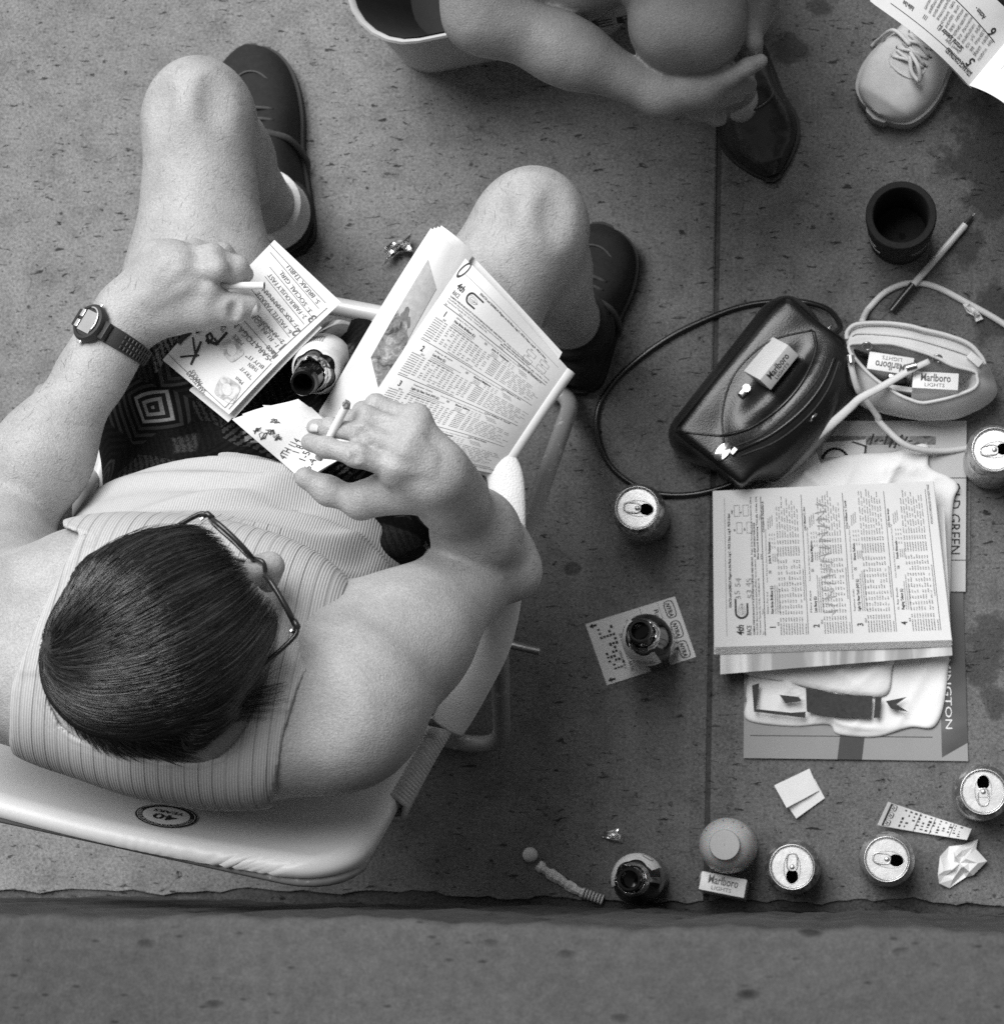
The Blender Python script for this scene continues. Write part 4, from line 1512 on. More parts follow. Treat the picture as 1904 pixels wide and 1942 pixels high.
# ---- shoes
def shoe(parent, toe, heel, width, zsole, hgt, m_up, m_sole, kind, pname='shoe', point=1.0, open_=.45):
    """a shoe lofted from heel to toe on the ground"""
    toe = np.array(toe, float); heel = np.array(heel, float); toe[2] = heel[2] = 0
    d = toe - heel; ln = np.linalg.norm(d); d /= ln; s = np.array([d[1], -d[0], 0])
    prof = [(0, .30), (.02, .50), (.08, .66), (.25, .74), (.45, .80), (.60, .95), (.70, .96), (.80, .82), (.89, .58), (.95, .38), (.985, .22), (1.0, .12)] if point < 1 else [(0, .30), (.02, .50), (.08, .66), (.25, .74), (.45, .80), (.62, .97), (.76, 1.0), (.87, .90), (.94, .70 * point), (.985, .42 * point), (1.0, .18 * point)]
    ts = np.array([p_[0] for p_ in prof]); ws = np.array([p_[1] for p_ in prof])
    sm = spline([np.array([p_[0], p_[1]]) for p_ in prof[:-2]] + ([np.array([.985, .42 * point]), np.array([1.0, .18 * point])] if point >= 1 else [np.array(p_) for p_ in prof[-2:]]), 4)
    ts, ws = sm[:, 0], sm[:, 1]
    hs_ = np.interp(ts, [0, .05, .3, .45, .65, .8, .92, 1.0], [.55, .9, 1.0, .92, .66, .52, .44, .22]) * hgt
    V = []; K = 20
    for t, w, h in zip(ts, ws, hs_):
        for j in range(K):
            a = math.pi * j / (K - 1)
            x = math.cos(a); z = math.sin(a)
            x = np.sign(x) * abs(x) ** .75; z = z ** .8
            V.append(heel + d * (t * ln) + s * (x * w * width / 2) + np.array([0, 0, zsole + z * h]))
    Fc = [(i * K + j, i * K + j + 1, (i + 1) * K + j + 1, (i + 1) * K + j) for i in range(len(ts) - 1) for j in range(K - 1)]
    Fc.append(tuple(range(K))); Fc.append(tuple((len(ts) - 1) * K + j for j in range(K))[::-1])
    sh = mesh(pname, V, [f[::-1] for f in Fc], m_up, parent, True)
    md = sh.modifiers.new('s', 'SUBSURF'); md.levels = 1; md.render_levels = 1
    # sole
    mb = MB(); lp = []
    for sg in (1, -1):
        rngi = range(len(ts)) if sg > 0 else range(len(ts) - 1, -1, -1)
        for i in rngi:
            lp.append(heel + d * (ts[i] * ln + (.004 if i == len(ts) - 1 else (-.004 if i == 0 else 0))) + s * sg * (ws[i] * width / 2 + .004))
    k_ = len(ts); lp.insert(k_, heel + d * (ln + .007)); lp.append(heel - d * .007)
    n = len(lp)
    V = [q + np.array([0, 0, .001]) for q in lp] + [q + np.array([0, 0, zsole + .004]) for q in lp]
    Fc = [(i, (i + 1) % n, n + (i + 1) % n, n + i) for i in range(n)] + [tuple(range(n, 2 * n)), tuple(range(n))[::-1]]
    mesh('sole', V, Fc, m_sole, sh, True, angle=40)

    def top(t, x, up=.001):
        w = np.interp(t, ts, ws) * width / 2; h = np.interp(t, ts, hs_)
        z = zsole + h * max(0, 1 - abs(x) ** 2.2) ** .5 + up
        return heel + d * (t * ln) + s * (x * w) + np.array([0, 0, z])
    return sh, top


m_blk = M('black_suede', .014, .8, .3, var=.3, nscale=150, bscale=500, bdist=.0006)
m_blksole = M('black_rubber', .010, .6, .4, var=.2)
m_sock = M('white_sock', .6, .9, .1, var=.1, nscale=200, bscale=700, bdist=.0008)
m_lace = M('dark_lace', .06, .6, .3, var=.3, nscale=300)
for (toe, heel, w, an_) in ((P(468, 92, .02), P(548, 475, .02), .106, anR), (P(1142, 430, .02), P(1082, 735, .02), .106, anL)):
    sh, top = shoe(man, toe, heel, w, .018, .085, m_blk, m_blksole, 'shoe')
    sh['label'] = 'black laced casual shoe'
    # tongue and laces
    for t in (.50, .56, .62):
        mb = MB(); mb.add(*tube(spline([top(t, -.5), top(t + .02, 0, .004), top(t, .5)], 4), .0028, 6)); mb.build('lace', m_lace, sh, True)
    mb = MB(); mb.add(*tube(spline([top(.50, .2, .006), top(.46, .9, .02), top(.40, 1.15, .005), top(.36, 1.05, -.01)], 5), .0045, 6, squash=((0, 0, 1), .6))); mb.build('lace', m_lace, sh, True)
    mb = MB(); mb.add(*tube(spline([top(.76, -.55, .0), top(.82, -.3, .001), top(.84, 0, .001), top(.82, .3, .001), top(.76, .55, .0)], 5), .0016, 6)); mb.build('toe_seam', m_lace, sh, True)
    mb = MB(); mb.add(*tube([an_ + np.array([0, 0, .022]), an_ + np.array([0, 0, .020]), an_ + np.array([0, 0, -.045])], [.044, .047, .050], 28)); o = mb.build('sock', m_sock if an_ is anR else m_blk, man, True, angle=50)
    mb = MB(); mb.add(*tube([an_ + np.array([math.cos(t) * .045, math.sin(t) * .047, -.036]) for t in np.linspace(0, 2 * math.pi, 24, endpoint=False)], .008, 8, closed=True)); mb.build('collar', m_blk, sh, True)
# ================================================================ paper in the man's lap, cigarettes
m_news = N('newsprint'); m_news.set(.85, .2)
m_news.color(m_news.math('MULTIPLY', m_news.ramp(m_news.noise(14, 3), (.3, .62), (.7, .67)), m_news.ramp(m_news.noise(900, 2), (.3, .94), (.7, 1.04))))
m_news.bump((m_news.noise(160, 3), .0004, .4)); m_news = m_news.m
m_grey = M('grey_halftone', .16, .8, .2, var=.5, nscale=140)
m_print = M('newspaper_ink', .03, .7, .2, var=.2, nscale=300)
m_pen = M('pen_ink', .04, .6, .3, var=.4, nscale=500)
m_pencil = M('faint_pencil', .34, .8, .2, var=.2, nscale=300)


def quad_fn(c00, c10, c11, c01, bend=None):
    """bilinear patch: u along c00->c10, v along c00->c01; bend(u,v) lifts z"""
    c00, c10, c11, c01 = [np.asarray(c, float) for c in (c00, c10, c11, c01)]

    def f(u, v, up=0.0):
        p = (1 - u) * (1 - v) * c00 + u * (1 - v) * c10 + u * v * c11 + (1 - u) * v * c01
        return p + np.array([0, 0, up + (bend(u, v) if bend else 0)])
    return f


HORSES = [('1', '6-5', 'Not Brite Brilliant (L)', '121', 'John R. Velazquez', '116.4 John M. DeStefano Jr.', 'Sidney L. Port, et al'),
          ('2', '12-1', 'Last Buoy (L)', '121', 'Richard Migliore', '110.7 Michael C. Aro', 'Mary Kaye'),
          ('3', '12-1', 'Light Up New York (NY) (L)', '121', 'Shane Sellers', '112.6 William V. Terrill', 'Seymour Cohn'),
          ('4', '6-2', 'Raging Talent (L)', '116', 'Frank Alvarado', '113.1 Rene Araya', 'G. Ray Steele')]


def race_page(asp, seed, scribble):
    """the 4th-race page, x 0..1 along the lines, y 0 (top) .. -asp (foot)"""
    rnd = random.Random(seed); p = Print(); s = asp
    p.text('4th', .07, -.125 * s, .062, bold=True, wide=.8, shear=.18)
    p.text('RACE', .07, -.158 * s, .040, wide=.62)
    p.text('EXACTA and QUINELLA Wagers on this Race...Leg C - PICK 3 Race...Leg B - PICK 6 Race', .25, -.075 * s, .0215, bold=True, width=.60)
    p.rules(.07, -.052 * s, .95, -.052 * s, .0016)
    ov = []
    for i in range(11):
        a = math.pi / 2 + math.pi * i / 10
        ov.append((.215 + .035 * math.cos(a), -.118 * s + .036 * math.sin(a)))
    p.line([(.30, -.118 * s + .036)] + ov + [(.27, -.118 * s - .036)], .011)
    for k in (.6, .35):
        p.line([(.225 + .06 * k * math.cos(a) * 1.2, -.118 * s + .034 * k * math.sin(a)) for a in np.linspace(0, 2 * math.pi, 20)], .0014)
    p.text('6 1/2 FURLONGS', .205, -.122 * s, .0095)
    for (x, y) in ((.72, .105), (.72, .15), (.83, .095), (.83, .135)):
        p.line([(x, -y * s), (x + .07, -y * s), (x + .07, -(y + .024) * s), (x, -(y + .024) * s), (x, -y * s)], .0016)
    for (t, x, y) in (('EX', .735, .098), ('WIN', .845, .088), ('QU', .735, .143), ('PL', .848, .128)):
        p.text(t, x, -y * s, .013, bold=True)
    p.text('CLAIMING. PURSE $41,000 (PLUS UP TO $7,790 NYSBFOA) FOR FILLIES, THREE YEARS OLD.', .07, -.173 * s, .0145, bold=True, width=.5)
    p.text('Weight, 121 lbs. Non-winners of three races allowed 3 lbs. Claiming', .58, -.173 * s, .0145, width=.37)
    p.text('Price $75,000. (Races when entered to be claimed for $70,000 or less not considered.)', .07, -.186 * s, .0145, width=.48)
    p.text('SIX AND ONE-HALF FURLONGS', .565, -.186 * s, .0145, bold=True, width=.22)
    p.text('Track Record: Topsider (5), 115 lbs. 1:14.40 (08-01-79)', .07, -.199 * s, .014, width=.36)
    p.text('Meet Record: Romancing Trick (6), 115 lbs. 1:16', .55, -.199 * s, .014, bold=True, width=.4)
    p.text('Pgm #', .07, -.212 * s, .012); p.text('Owner', .2, -.212 * s, .012); p.text('Jockey', .55, -.212 * s, .012); p.text('Trainer', .8, -.212 * s, .012)
    p.rules(.065, -.2165 * s, .95, -.2165 * s, .0040)
    for k, (no, od, nm, wgt, jk, tr, ow) in enumerate(HORSES):
        y0 = .222 + k * .1865
        p.text(no, .105, -(y0 + .040) * s, .052, bold=True, wide=.8)
        p.text(od, .125, -(y0 + .056) * s, .016, bold=True)
        p.text(ow, .20, -(y0 + .012) * s, .0145, width=.14)
        p.text('Green, Pink Sash, Pink Sleeves, Two Green Hoops, Green Cap', .40, -(y0 + .013) * s, .011, width=.34)
        p.text(nm, .20, -(y0 + .034) * s, .024, bold=True, width=.0125 * len(nm) * .62)
        p.text(wgt, .455, -(y0 + .030) * s, .021, bold=True, wide=.7)
        p.text(jk, .52, -(y0 + .030) * s, .021, bold=True, width=.0082 * len(jk))
        p.text(tr, .72, -(y0 + .006) * s, .018, bold=True, width=.0075 * len(tr))
        for j in range(3):
            p.tiny(.20, -(y0 + .045 + j * .009) * s, rnd.uniform(.16, .26), .0085, rnd)
            p.tiny(.53, -(y0 + .042 + j * .009) * s, .05, .0085, rnd)
            p.tiny(.74 + .01 * j, -(y0 + .026 + j * .009) * s, .07, .0085, rnd)
            for c in range(4):
                p.tiny(.615 + c * .027, -(y0 + .030 + j * .011) * s, .016, .0085, rnd)
        for r in range(9):
            y = y0 + .066 + r * .0115
            p.tiny(.065, -y * s, .075, .011, rnd); p.tiny(.148, -y * s, .03, .011, rnd)
            for c in range(10):
                if rnd.random() < .94:
                    p.tiny(.195 + c * .036, -y * s, rnd.uniform(.016, .027), .011, rnd)
            p.tiny(.565, -y * s, .06, .011, rnd); p.tiny(.64, -y * s, .025, .011, rnd)
            xw = .68
            while xw < rnd.uniform(.86, .95):
                ww_ = rnd.uniform(.02, .05); p.tiny(xw, -y * s, ww_, .0095, rnd); xw += ww_ + .012
        p.tiny(.065, -(y0 + .172) * s, .07, .010, rnd); p.tiny(.28, -(y0 + .172) * s, .2, .010, rnd)
        p.rules(.065, -(y0 + .178) * s, .95, -(y0 + .178) * s, .0028)
    p.text('4TH RACE CONTINUED ON NEXT PAGE', .73, -.978 * s, .020, shear=.15, width=.25)
    return p


# ---- the race program folded open on his left thigh
prog = thing('race_program', 'race program folded open at the 4th race on the man\'s bare thigh', 'program', P(860, 700, .575))
c00, c10 = P(884, 492, .640), P(1072, 690, .625)
c01, c11 = P(640, 858, .655), P(935, 893, .622)


def wave_page(u, v):
    return .016 * math.sin(u * math.pi * 1.15 + .35) * (1 - .35 * v) + .004 * math.sin(u * 7 + v * 3) - .012 * u ** 6


front = quad_fn(c00, c10, c11, c01, wave_page)
ASP = 1.35
V, Fc = sheet(lambda u, v: front(u, v), 40, 24, thick=.0006)
pg = mesh('front_page', V, Fc, m_news, prog, True, angle=50)
pr = race_page(ASP, 3, True)
pr.lay('page_print', lambda x, y: front(x, -y / ASP, .0006), m_print, pg)
pr = Print()
for k in range(9):
    rx, ry = .026 + .005 * random.random(), .055 + .012 * random.random()
    pr.line([(.045 + rx * math.cos(a) * .9 + .012 * math.sin(a), -.055 + ry * math.sin(a) + .01 * math.cos(a * 1.1)) for a in np.linspace(k * .7, k * .7 + 6.3, 26)], .0032)
pr.lay('pen_marks', lambda x, y: front(x, -y / ASP, .0009), m_pen, pg)
# the rolled fold at the right: page turns under
rol = c10 - c00
dv = (c11 - c10) / np.linalg.norm(c11 - c10)


def roll(u, v):
    a = -.2 + u * (math.pi * 1.05)
    p0 = front(1, v) if False else (c10 + (c11 - c10) * v + np.array([0, 0, wave_page(1, v)]))
    out = np.cross(dv, UPZ); out = out if out.dot(rol) > 0 else -out
    r = .0085
    q = p0 + out * (r * math.sin(a)) + UPZ * (-r + r * math.cos(a))
    return q


V, Fc = sheet(roll, 12, 10); o = mesh('rolled_fold', V, Fc, m_news, prog, True); md = o.modifiers.new('t', 'SOLIDIFY'); md.thickness = .0012
# back layers showing past the top edge, with the dark mouth of the fold between
for k, (dx, dy, zz_, hb) in enumerate(((-14, -34, .632, .0), (-10, -26, .627, .0), (-6, -18, .622, .0))):
    b00, b10 = P(884 + dx, 492 + dy, zz_), P(1072 - 6 - 3 * k, 690 - 22 + 6 * k, .612)
    bk_ = quad_fn(b00, b10, c11 - UPZ * .016, c01 - UPZ * .012, lambda u, v, hb=hb: .010 * math.sin(u * math.pi) * (1 - v) - .05 * v)
    V, Fc = sheet(bk_, 24, 8, v1=.25, thick=.0007); mesh('back_page', V, Fc, m_news, prog, True, angle=50)
m_dk = M('dark_print_and_fold_shade', .03, .5, .4, var=.2)
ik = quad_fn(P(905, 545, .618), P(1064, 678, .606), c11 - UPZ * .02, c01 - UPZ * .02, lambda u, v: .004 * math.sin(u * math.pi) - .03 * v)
V, Fc = sheet(ik, 16, 6, v1=.3, thick=.0005); mesh('fold_shade', V, Fc, m_dk, prog, True, angle=50)  # near-black sheet: the shade inside the open fold, put in as colour
# left leaf with the photograph
l00, l10 = P(817, 432, .645), P(880, 484, .643)
l01, l11 = P(598, 778, .600), P(655, 872, .640)
lf = quad_fn(l00, l10, l11, l01, lambda u, v: .010 * math.sin(math.pi * u) + .006 * math.sin(v * 4) - .014 * (1 - u) ** 3 * v)
for k in range(4):
    V, Fc = sheet(lambda u, v, k=k: lf(u, v, -.0012 * k) + np.array([.0035 * k * (1 - v), .0012 * k, 0]), 14, 18, thick=.0006)
    o = mesh('left_leaf', V, Fc, m_news, prog, True, angle=50)
    if k == 0:
        leaf = o
ph = quad_fn(lf(.40, .13), lf(.86, .15), lf(.93, .67), lf(.47, .575))
npic = N('halftone_photo'); npic.set(.8, .2)
pv = npic.noise(55, 5, .7, dist=1.2)
npic.color(npic.math('MULTIPLY', npic.ramp(pv, (.36, .05), (.45, .16), (.55, .22), (.66, .42)), npic.ramp(npic.noise(600, 2), (.3, .8), (.7, 1.2))))
m_pic = npic.m
def onleaf(u, v, up):
    # photo rectangle laid on the leaf surface
    U_ = (.40 * (1 - v) + .45 * v) * (1 - u) + (.88 * (1 - v) + .95 * v) * u
    V_ = (.12 + .50 * v) + .07 * u
    return lf(U_, V_, up)
V, Fc = sheet(lambda u, v: onleaf(u, v, .0006), 8, 14, v1=.52); mesh('photo_sky', V, Fc, M('pale_halftone', .38, .8, .2, var=.15, nscale=200), leaf)
V, Fc = sheet(lambda u, v: onleaf(u, v, .0006), 8, 14, v0=.52); mesh('photo_riders', V, Fc, m_pic, leaf)
for k in range(9):
    cu, cv = random.uniform(.2, .85), random.uniform(.42, .6)
    r = random.uniform(.06, .13)
    V = [onleaf(cu + r * 1.6 * math.cos(a) * random.uniform(.7, 1.2), cv + r * .6 * math.sin(a) * random.uniform(.7, 1.2), .0008 + k * .00005) for a in np.linspace(0, 6.28, 11)[:-1]]
    mesh('photo_figure', V, [tuple(range(10))], m_grey if k % 2 else m_pic, leaf)
pr = Print(); pr.text('TSJ', 0, 0, .006, width=.011)
pr.lay('folio', lambda x, y: lf(.42 + (y) * 8, .86 + x * 3, .0008), m_print, leaf)
# foot of the same section showing beside his hip
ft_ = thing('program_section', 'loose race program page tucked beside the man\'s hip under his raised arm', 'paper', P(770, 1010, .50))
tf0 = quad_fn(P(715, 955, .515), P(812, 1000, .51), P(815, 1080, .50), P(748, 1020, .50), lambda u, v: .006 * math.sin(u * 3))
V, Fc = sheet(lambda u, v: tf0(u, v) + np.array([0, .012 * math.sin(math.pi * v), 0]), 12, 12, thick=.0008); o = mesh('page', V, Fc, m_news, ft_, True, angle=50)
pr = Print(); pr.rules(0, .012, .07, .012, .0006, 6); pr.text('4TH RACE CONTINUED', 0, 0, .0075, width=.06)
e0 = P(762, 972, .52); ed = P(800, 1030, .515) - e0; ed /= np.linalg.norm(ed); eu = np.cross(UPZ, ed)
pr.lay('page_print', lambda x, y: tf0(*((lambda q: (np.clip((q - P(715, 955, .515)).dot(P(812, 1000, .51) - P(715, 955, .515)) / .0024, 0, 1), .5))(e0 + ed * x))) * 0 + np.array([*(e0 + ed * x + eu * y)[:2], .5145 + .006]), m_print, o)

# ---- tip sheet under his right hand
tip = thing('tip_sheet', 'hand lettered Saratoga tip sheet under the man\'s cigarette hand', 'paper', P(470, 620, .575))
t00, t10 = P(309, 683, .590), P(521, 455, .588)        # left edge foot .. head
t01, t11 = P(436, 787, .606), P(648, 574, .586)
tipf = quad_fn(t00, t10, t11, t01, lambda u, v: .010 * math.sin(u * 2.6 + .3) * (.6 + .4 * v) + .006 * (1 - u) ** 2 * math.sin(v * 3))
V, Fc = sheet(lambda u, v: tipf(u, v), 26, 16, thick=.0005); sh_ = mesh('top_sheet', V, Fc, m_paperw, tip, True, angle=50)
V, Fc = sheet(lambda u, v: tipf(u, v, -.004 - .006 * (1 - u)) + np.array([.003, -.003, 0]), 16, 10, u1=.8, thick=.0005); mesh('under_sheet', V, Fc, m_paperw, tip, True, angle=50)
V, Fc = sheet(lambda u, v: tipf(u, v, -.002) + np.array([-.004 * (1 - u), -.006 * (1 - u), -.012 * (1 - u)]), 12, 10, u1=.5, thick=.0005); mesh('under_sheet', V, Fc, m_paperw, tip, True, angle=50)
# sheet coordinates: x 0..1 across (v reversed: text reads from v=1 side), y 0 foot .. 1 head; lettering is upside down to the camera
pr = Print()
tl_ = lambda X, Y: None
Zt = zm(200, 550, 2.1156)
A_, B_, C__, D2 = np.array(Zt(437, 770)), np.array(Zt(1030, 100)), np.array(Zt(1377, 437)), np.array(Zt(800, 1027))
eu_ = (B_ - A_); ev_ = (D2 - A_)
Mi = np.linalg.inv(np.stack([eu_, ev_], 1))


def uv_of(X, Y):
    q = Mi @ (np.array(Zt(X, Y)) - A_); return q[0], q[1]


# page lettering is placed in (a, b): a runs along the writing direction, b up the letters, both in sheet uv scaled to metres
LU, LV = np.linalg.norm(t10 - t00), np.linalg.norm(t01 - t00)


def place(prt, t, X, Y, X2, Y2, size, **kw):
    """write t so that its baseline runs from crop point (X,Y) to (X2,Y2)"""
    u0, v0 = uv_of(X, Y); u1, v1 = uv_of(X2, Y2)
    a = (u0 * LU, v0 * LV); b = (u1 * LU, v1 * LV)
    w = math.hypot(b[0] - a[0], b[1] - a[1]); an = math.atan2(b[1] - a[1], b[0] - a[0])
    sub = Print(); sub.text(t, 0, 0, size, width=w, **kw)
    ca, sa = math.cos(an), math.sin(an); base = len(prt.v)
    # (u, v) is left-handed seen from above, so mirror the letter height
    for (x, y) in sub.v:
        prt.v.append((a[0] + ca * x + sa * y, a[1] + sa * x - ca * y))
    prt.f.extend([tuple(base + k for k in f) for f in sub.f])


tp = lambda x, y: tipf(x / LU, y / LV, .0007)
pr = Print()
for (t, x, y, x2, y2, s) in (('SARATOGA NY', 1030, 700, 815, 520, .013), ('1- RUN FOR GOLD', 1075, 640, 850, 400, .010), ('2- ANNOPOLIS', 1100, 610, 930, 470, .010),
                             ('6- PASTEL PARADE', 1140, 555, 955, 370, .010), ('3- ASK SHANNAN', 1175, 520, 985, 345, .010),
                             ('2- FABULOUSLY FAST', 1215, 465, 1015, 270, .010), ('3- SOCIAL GIRL', 1245, 430, 1075, 245, .010), ('5- BREAK THRU', 1285, 375, 1115, 210, .010),
                             ('"SARATOGA\'S', 690, 925, 590, 820, .010), ('FAMOUS"', 665, 880, 610, 805, .010), ('MIKE', 885, 650, 835, 605, .009),
                             ('"TRY IT', 935, 820, 875, 770, .009), ('THEN', 965, 775, 915, 745, .009), ('BUY IT"', 995, 755, 905, 700, .009), ('Matt', 885, 850, 845, 825, .009)):
    place(pr, t, x, y, x2, y2, s * .72, jit=.08, bold=False)
for (t, x, y, x2, y2, s) in (('Race', 1068, 688, 1015, 640, .010), ('1', 1112, 630, 1098, 618, .014), ('2', 1185, 545, 1168, 528, .014), ('3', 1270, 462, 1250, 442, .014), ('"One good tip!"', 795, 585, 700, 480, .010)):
    place(pr, t, x, y, x2, y2, s, bold=True)


def pline(prt, pts, w):
    prt.line([(uv_of(x, y)[0] * LU, uv_of(x, y)[1] * LV) for x, y in pts], w)


def subd(p, q, n=10):
    return [(p[0] + (q[0] - p[0]) * i / n, p[1] + (q[1] - p[1]) * i / n) for i in range(n + 1)]


for p_, q_ in (((1030, 725), (770, 475)), ((1050, 690), (800, 455)), ((1090, 625), (880, 425)), ((1125, 585), (915, 365)), ((1165, 545), (950, 330)), ((1200, 505), (985, 290)), ((1235, 455), (1010, 240)), ((1275, 410), (1010, 165)), ((1310, 375), (1000, 120)),
               ((1320, 400), (1020, 720)), ((1030, 735), (800, 1000)), ((470, 740), (780, 995)), ((780, 995), (830, 940))):
    pline(pr, subd(p_, q_), .0006)
pr.lay('lettering', tp, M('ball_pen_ink', .11, .6, .3, var=.3, nscale=500), sh_)
pr = Print()
for pts, w in (([(600, 785), (650, 665)], .0028), ([(540, 750), (640, 735)], .0022), ([(605, 645), (615, 700), (625, 745)], .0022), ([(640, 700), (600, 780)], .002),
               ([(680, 655), (735, 670), (790, 605)], .0032), ([(690, 670), (715, 640), (700, 615), (680, 630), (690, 650)], .0026), ([(725, 640), (745, 670)], .0022),
               ([(640, 605), (655, 575)], .004), ([(625, 615), (632, 612)], .004), ([(585, 620), (545, 655), (530, 675)], .006)):
    pline(pr, [q for i in range(len(pts) - 1) for q in subd(pts[i], pts[i + 1], 4)], w)
pr.lay('brush_marks', lambda x, y: tipf(x / LU, y / LV, .0009), m_ink, sh_)
# two small portraits in rounded frames, kept generic
npo = N('portrait_halftone'); npo.set(.85, .2)
npo.color(npo.ramp(npo.noise(110, 4, .6, dist=.8), (.36, .26), (.5, .44), (.62, .62))); m_port = npo.m
for (cx, cy, w, h, an) in ((820, 690, 105, 110, -.7), (795, 900, 120, 120, -1.1)):
    V = []
    for i in range(32):
        t = 2 * math.pi * i / 32
        x = w / 2 * np.sign(math.cos(t)) * abs(math.cos(t)) ** .45; y = h / 2 * np.sign(math.sin(t)) * abs(math.sin(t)) ** .45
        X = cx + x * math.cos(an) - y * math.sin(an); Y = cy + x * math.sin(an) + y * math.cos(an)
        u, v = uv_of(X, Y); V.append(tipf(u, v, .0007))
    mesh('portrait', V, [tuple(range(32))], m_port, sh_)
    V = []
    for i in range(20):
        t = 2 * math.pi * i / 20
        u, v = uv_of(cx + 26 * math.cos(t), cy + 32 * math.sin(t)); V.append(tipf(u, v, .0009))
    mesh('portrait_face', V, [tuple(range(20))], M('pale_print', .6, .8, .2, var=.12, nscale=300), sh_)

# ---- scribbled note
note = thing('note_paper', 'folded white note with scribbled numbers under the raised cigarette hand', 'paper', P(560, 850, .575))
n00, n10, n11, n01 = P(440, 795, .615), P(545, 765, .630), P(668, 855, .640), P(578, 915, .628)
ntf = quad_fn(n00, n10, n11, n01, lambda u, v: .006 * math.sin(v * 7) * (1 - .4 * u) + .004 * math.sin(u * 5))
for k in range(2):
    V, Fc = sheet(lambda u, v, k=k: ntf(u, v, -.003 * k) + np.array([.010 * k, .006 * k, 0]), 14, 16, thick=.0005)
    o = mesh('sheet', V, Fc, m_paperw, note, True, angle=50)
    if k == 0:
        nsh = o
V, Fc = sheet(lambda u, v: quad_fn(P(498, 768, .622), P(590, 772, .634), P(640, 820, .640), P(520, 800, .62))(u, v), 6, 6, thick=.0005); mesh('sheet', V, Fc, m_paperw, note)
NA = np.array(Zt(800, 1075)); NB = np.array(Zt(1030, 1010)); NDv = np.array(Zt(1100, 1330))
Mn = np.linalg.inv(np.stack([NB - NA, NDv - NA], 1))


def nuv(X, Y):
    return Mn @ (np.array(Zt(X, Y)) - NA)


pr = Print()
LNu, LNv = np.linalg.norm(n10 - n00), np.linalg.norm(n01 - n00)
for (x, y, n_l) in ((990, 1090, 7), (915, 1130, 6), (940, 1150, 5), (970, 1140, 5), (1000, 1160, 5)):
    pp = []
    for i in range(n_l * 3):
        X = x + random.uniform(-22, 22); Y = y + random.uniform(-14, 14)
        u, v = nuv(X, Y); pp.append((u * LNu, v * LNv))
    pr.line(pp, .0006)
for (t, x, y, x2, y2) in (('4TH 114', 1015, 1240, 1095, 1180), ('1 B', 1080, 1230, 1110, 1205), ('1-5', 1105, 1265, 1140, 1230), ('6-4', 1135, 1300, 1170, 1265)):
    u0, v0 = nuv(x, y); u1, v1 = nuv(x2, y2); a = np.array([u0 * LNu, v0 * LNv]); b = np.array([u1 * LNu, v1 * LNv])
    w = np.hypot(*(b - a)); an = math.atan2(*(b - a)[::-1]); sub = Print(); sub.text(t, 0, 0, .011, width=w, jit=.12); base = len(pr.v)
    for (X, Y) in sub.v:
        pr.v.append((a[0] + math.cos(an) * X + math.sin(an) * Y, a[1] + math.sin(an) * X - math.cos(an) * Y))
    pr.f.extend([tuple(base + k for k in f) for f in sub.f])
pr.lay('handwriting', lambda x, y: ntf(np.clip(x / LNu, 0, 1), np.clip(y / LNv, 0, 1), .0008), m_pen, nsh)

# ---- cigarettes
m_cig = M('cigarette_paper', .80, .7, .2, var=.03, nscale=200)
m_filt = M('filter_paper', .60, .7, .2, var=.06, nscale=300)
m_ash = M('ash', .22, .95, .1, var=.7, nscale=500, bscale=500, bdist=.002)
m_tob = M('tobacco', .03, .9, .1, var=.5, nscale=800, bscale=900, bdist=.001)


def cigarette(label, a, b, lit):
    c = thing('cigarette', label, 'cigarette', a)
    d = b - a; ln = np.linalg.norm(d)
    e = a + d * .68
    mb = MB(); mb.add(*tube([a, e], .0039, 16)); mb.build('paper_tube', m_cig, c, True, angle=40)
    mb = MB(); mb.add(*tube([e, b], .00397, 16)); mb.build('filter', m_filt, c, True, angle=40)
    dn = d / ln
    if lit:
        pts = [a - dn * .006, a - dn * .003, a - dn * .0005]
        V, Fc = tube(pts, [.0028, .0042, .0041], 12); V = V + np.random.default_rng(2).normal(0, .0005, V.shape)
        mb = MB(); mb.add(V, Fc); mb.build('ash', m_ash, c)
    else:
        mb = MB(); mb.add(*tube([a - dn * .0004, a + dn * .0006], .0036, 14)); mb.build('tobacco_end', m_tob, c)
    return c


cigarette('lit cigarette with ash between the raised fingers', pl(L, 680, 225, .893), pl(L, 395, 770, .858), True)
cigarette('unlit white cigarette held over the tip sheet', pl(Rr, 1812, 498, .652), pl(Rr, 1120, 500, .652), False)
# ================================================================ cans, bottles and litter
m_can = N('aluminium'); m_can.set(.34, .5, .9)
m_can.color(m_can.ramp(m_can.noise(60, 3), (.3, .40), (.7, .55))); m_can.bump((m_can.noise(300, 2), .0002, .3)); m_can = m_can.m
def printed_can(name, a, b, sc):
    n = N(name); n.set(.3, .5, .6)
    n.color(n.ramp(n.noise(sc, 4, .65, dist=1.5), (.42, a), (.47, b), (.60, b), (.65, a))); return n.m
m_cana, m_canb = printed_can('printed_can_pale', .50, .16, 40), printed_can('printed_can_dark', .22, .45, 60)
m_hole = M('dark_inside', .012, .9, .1)


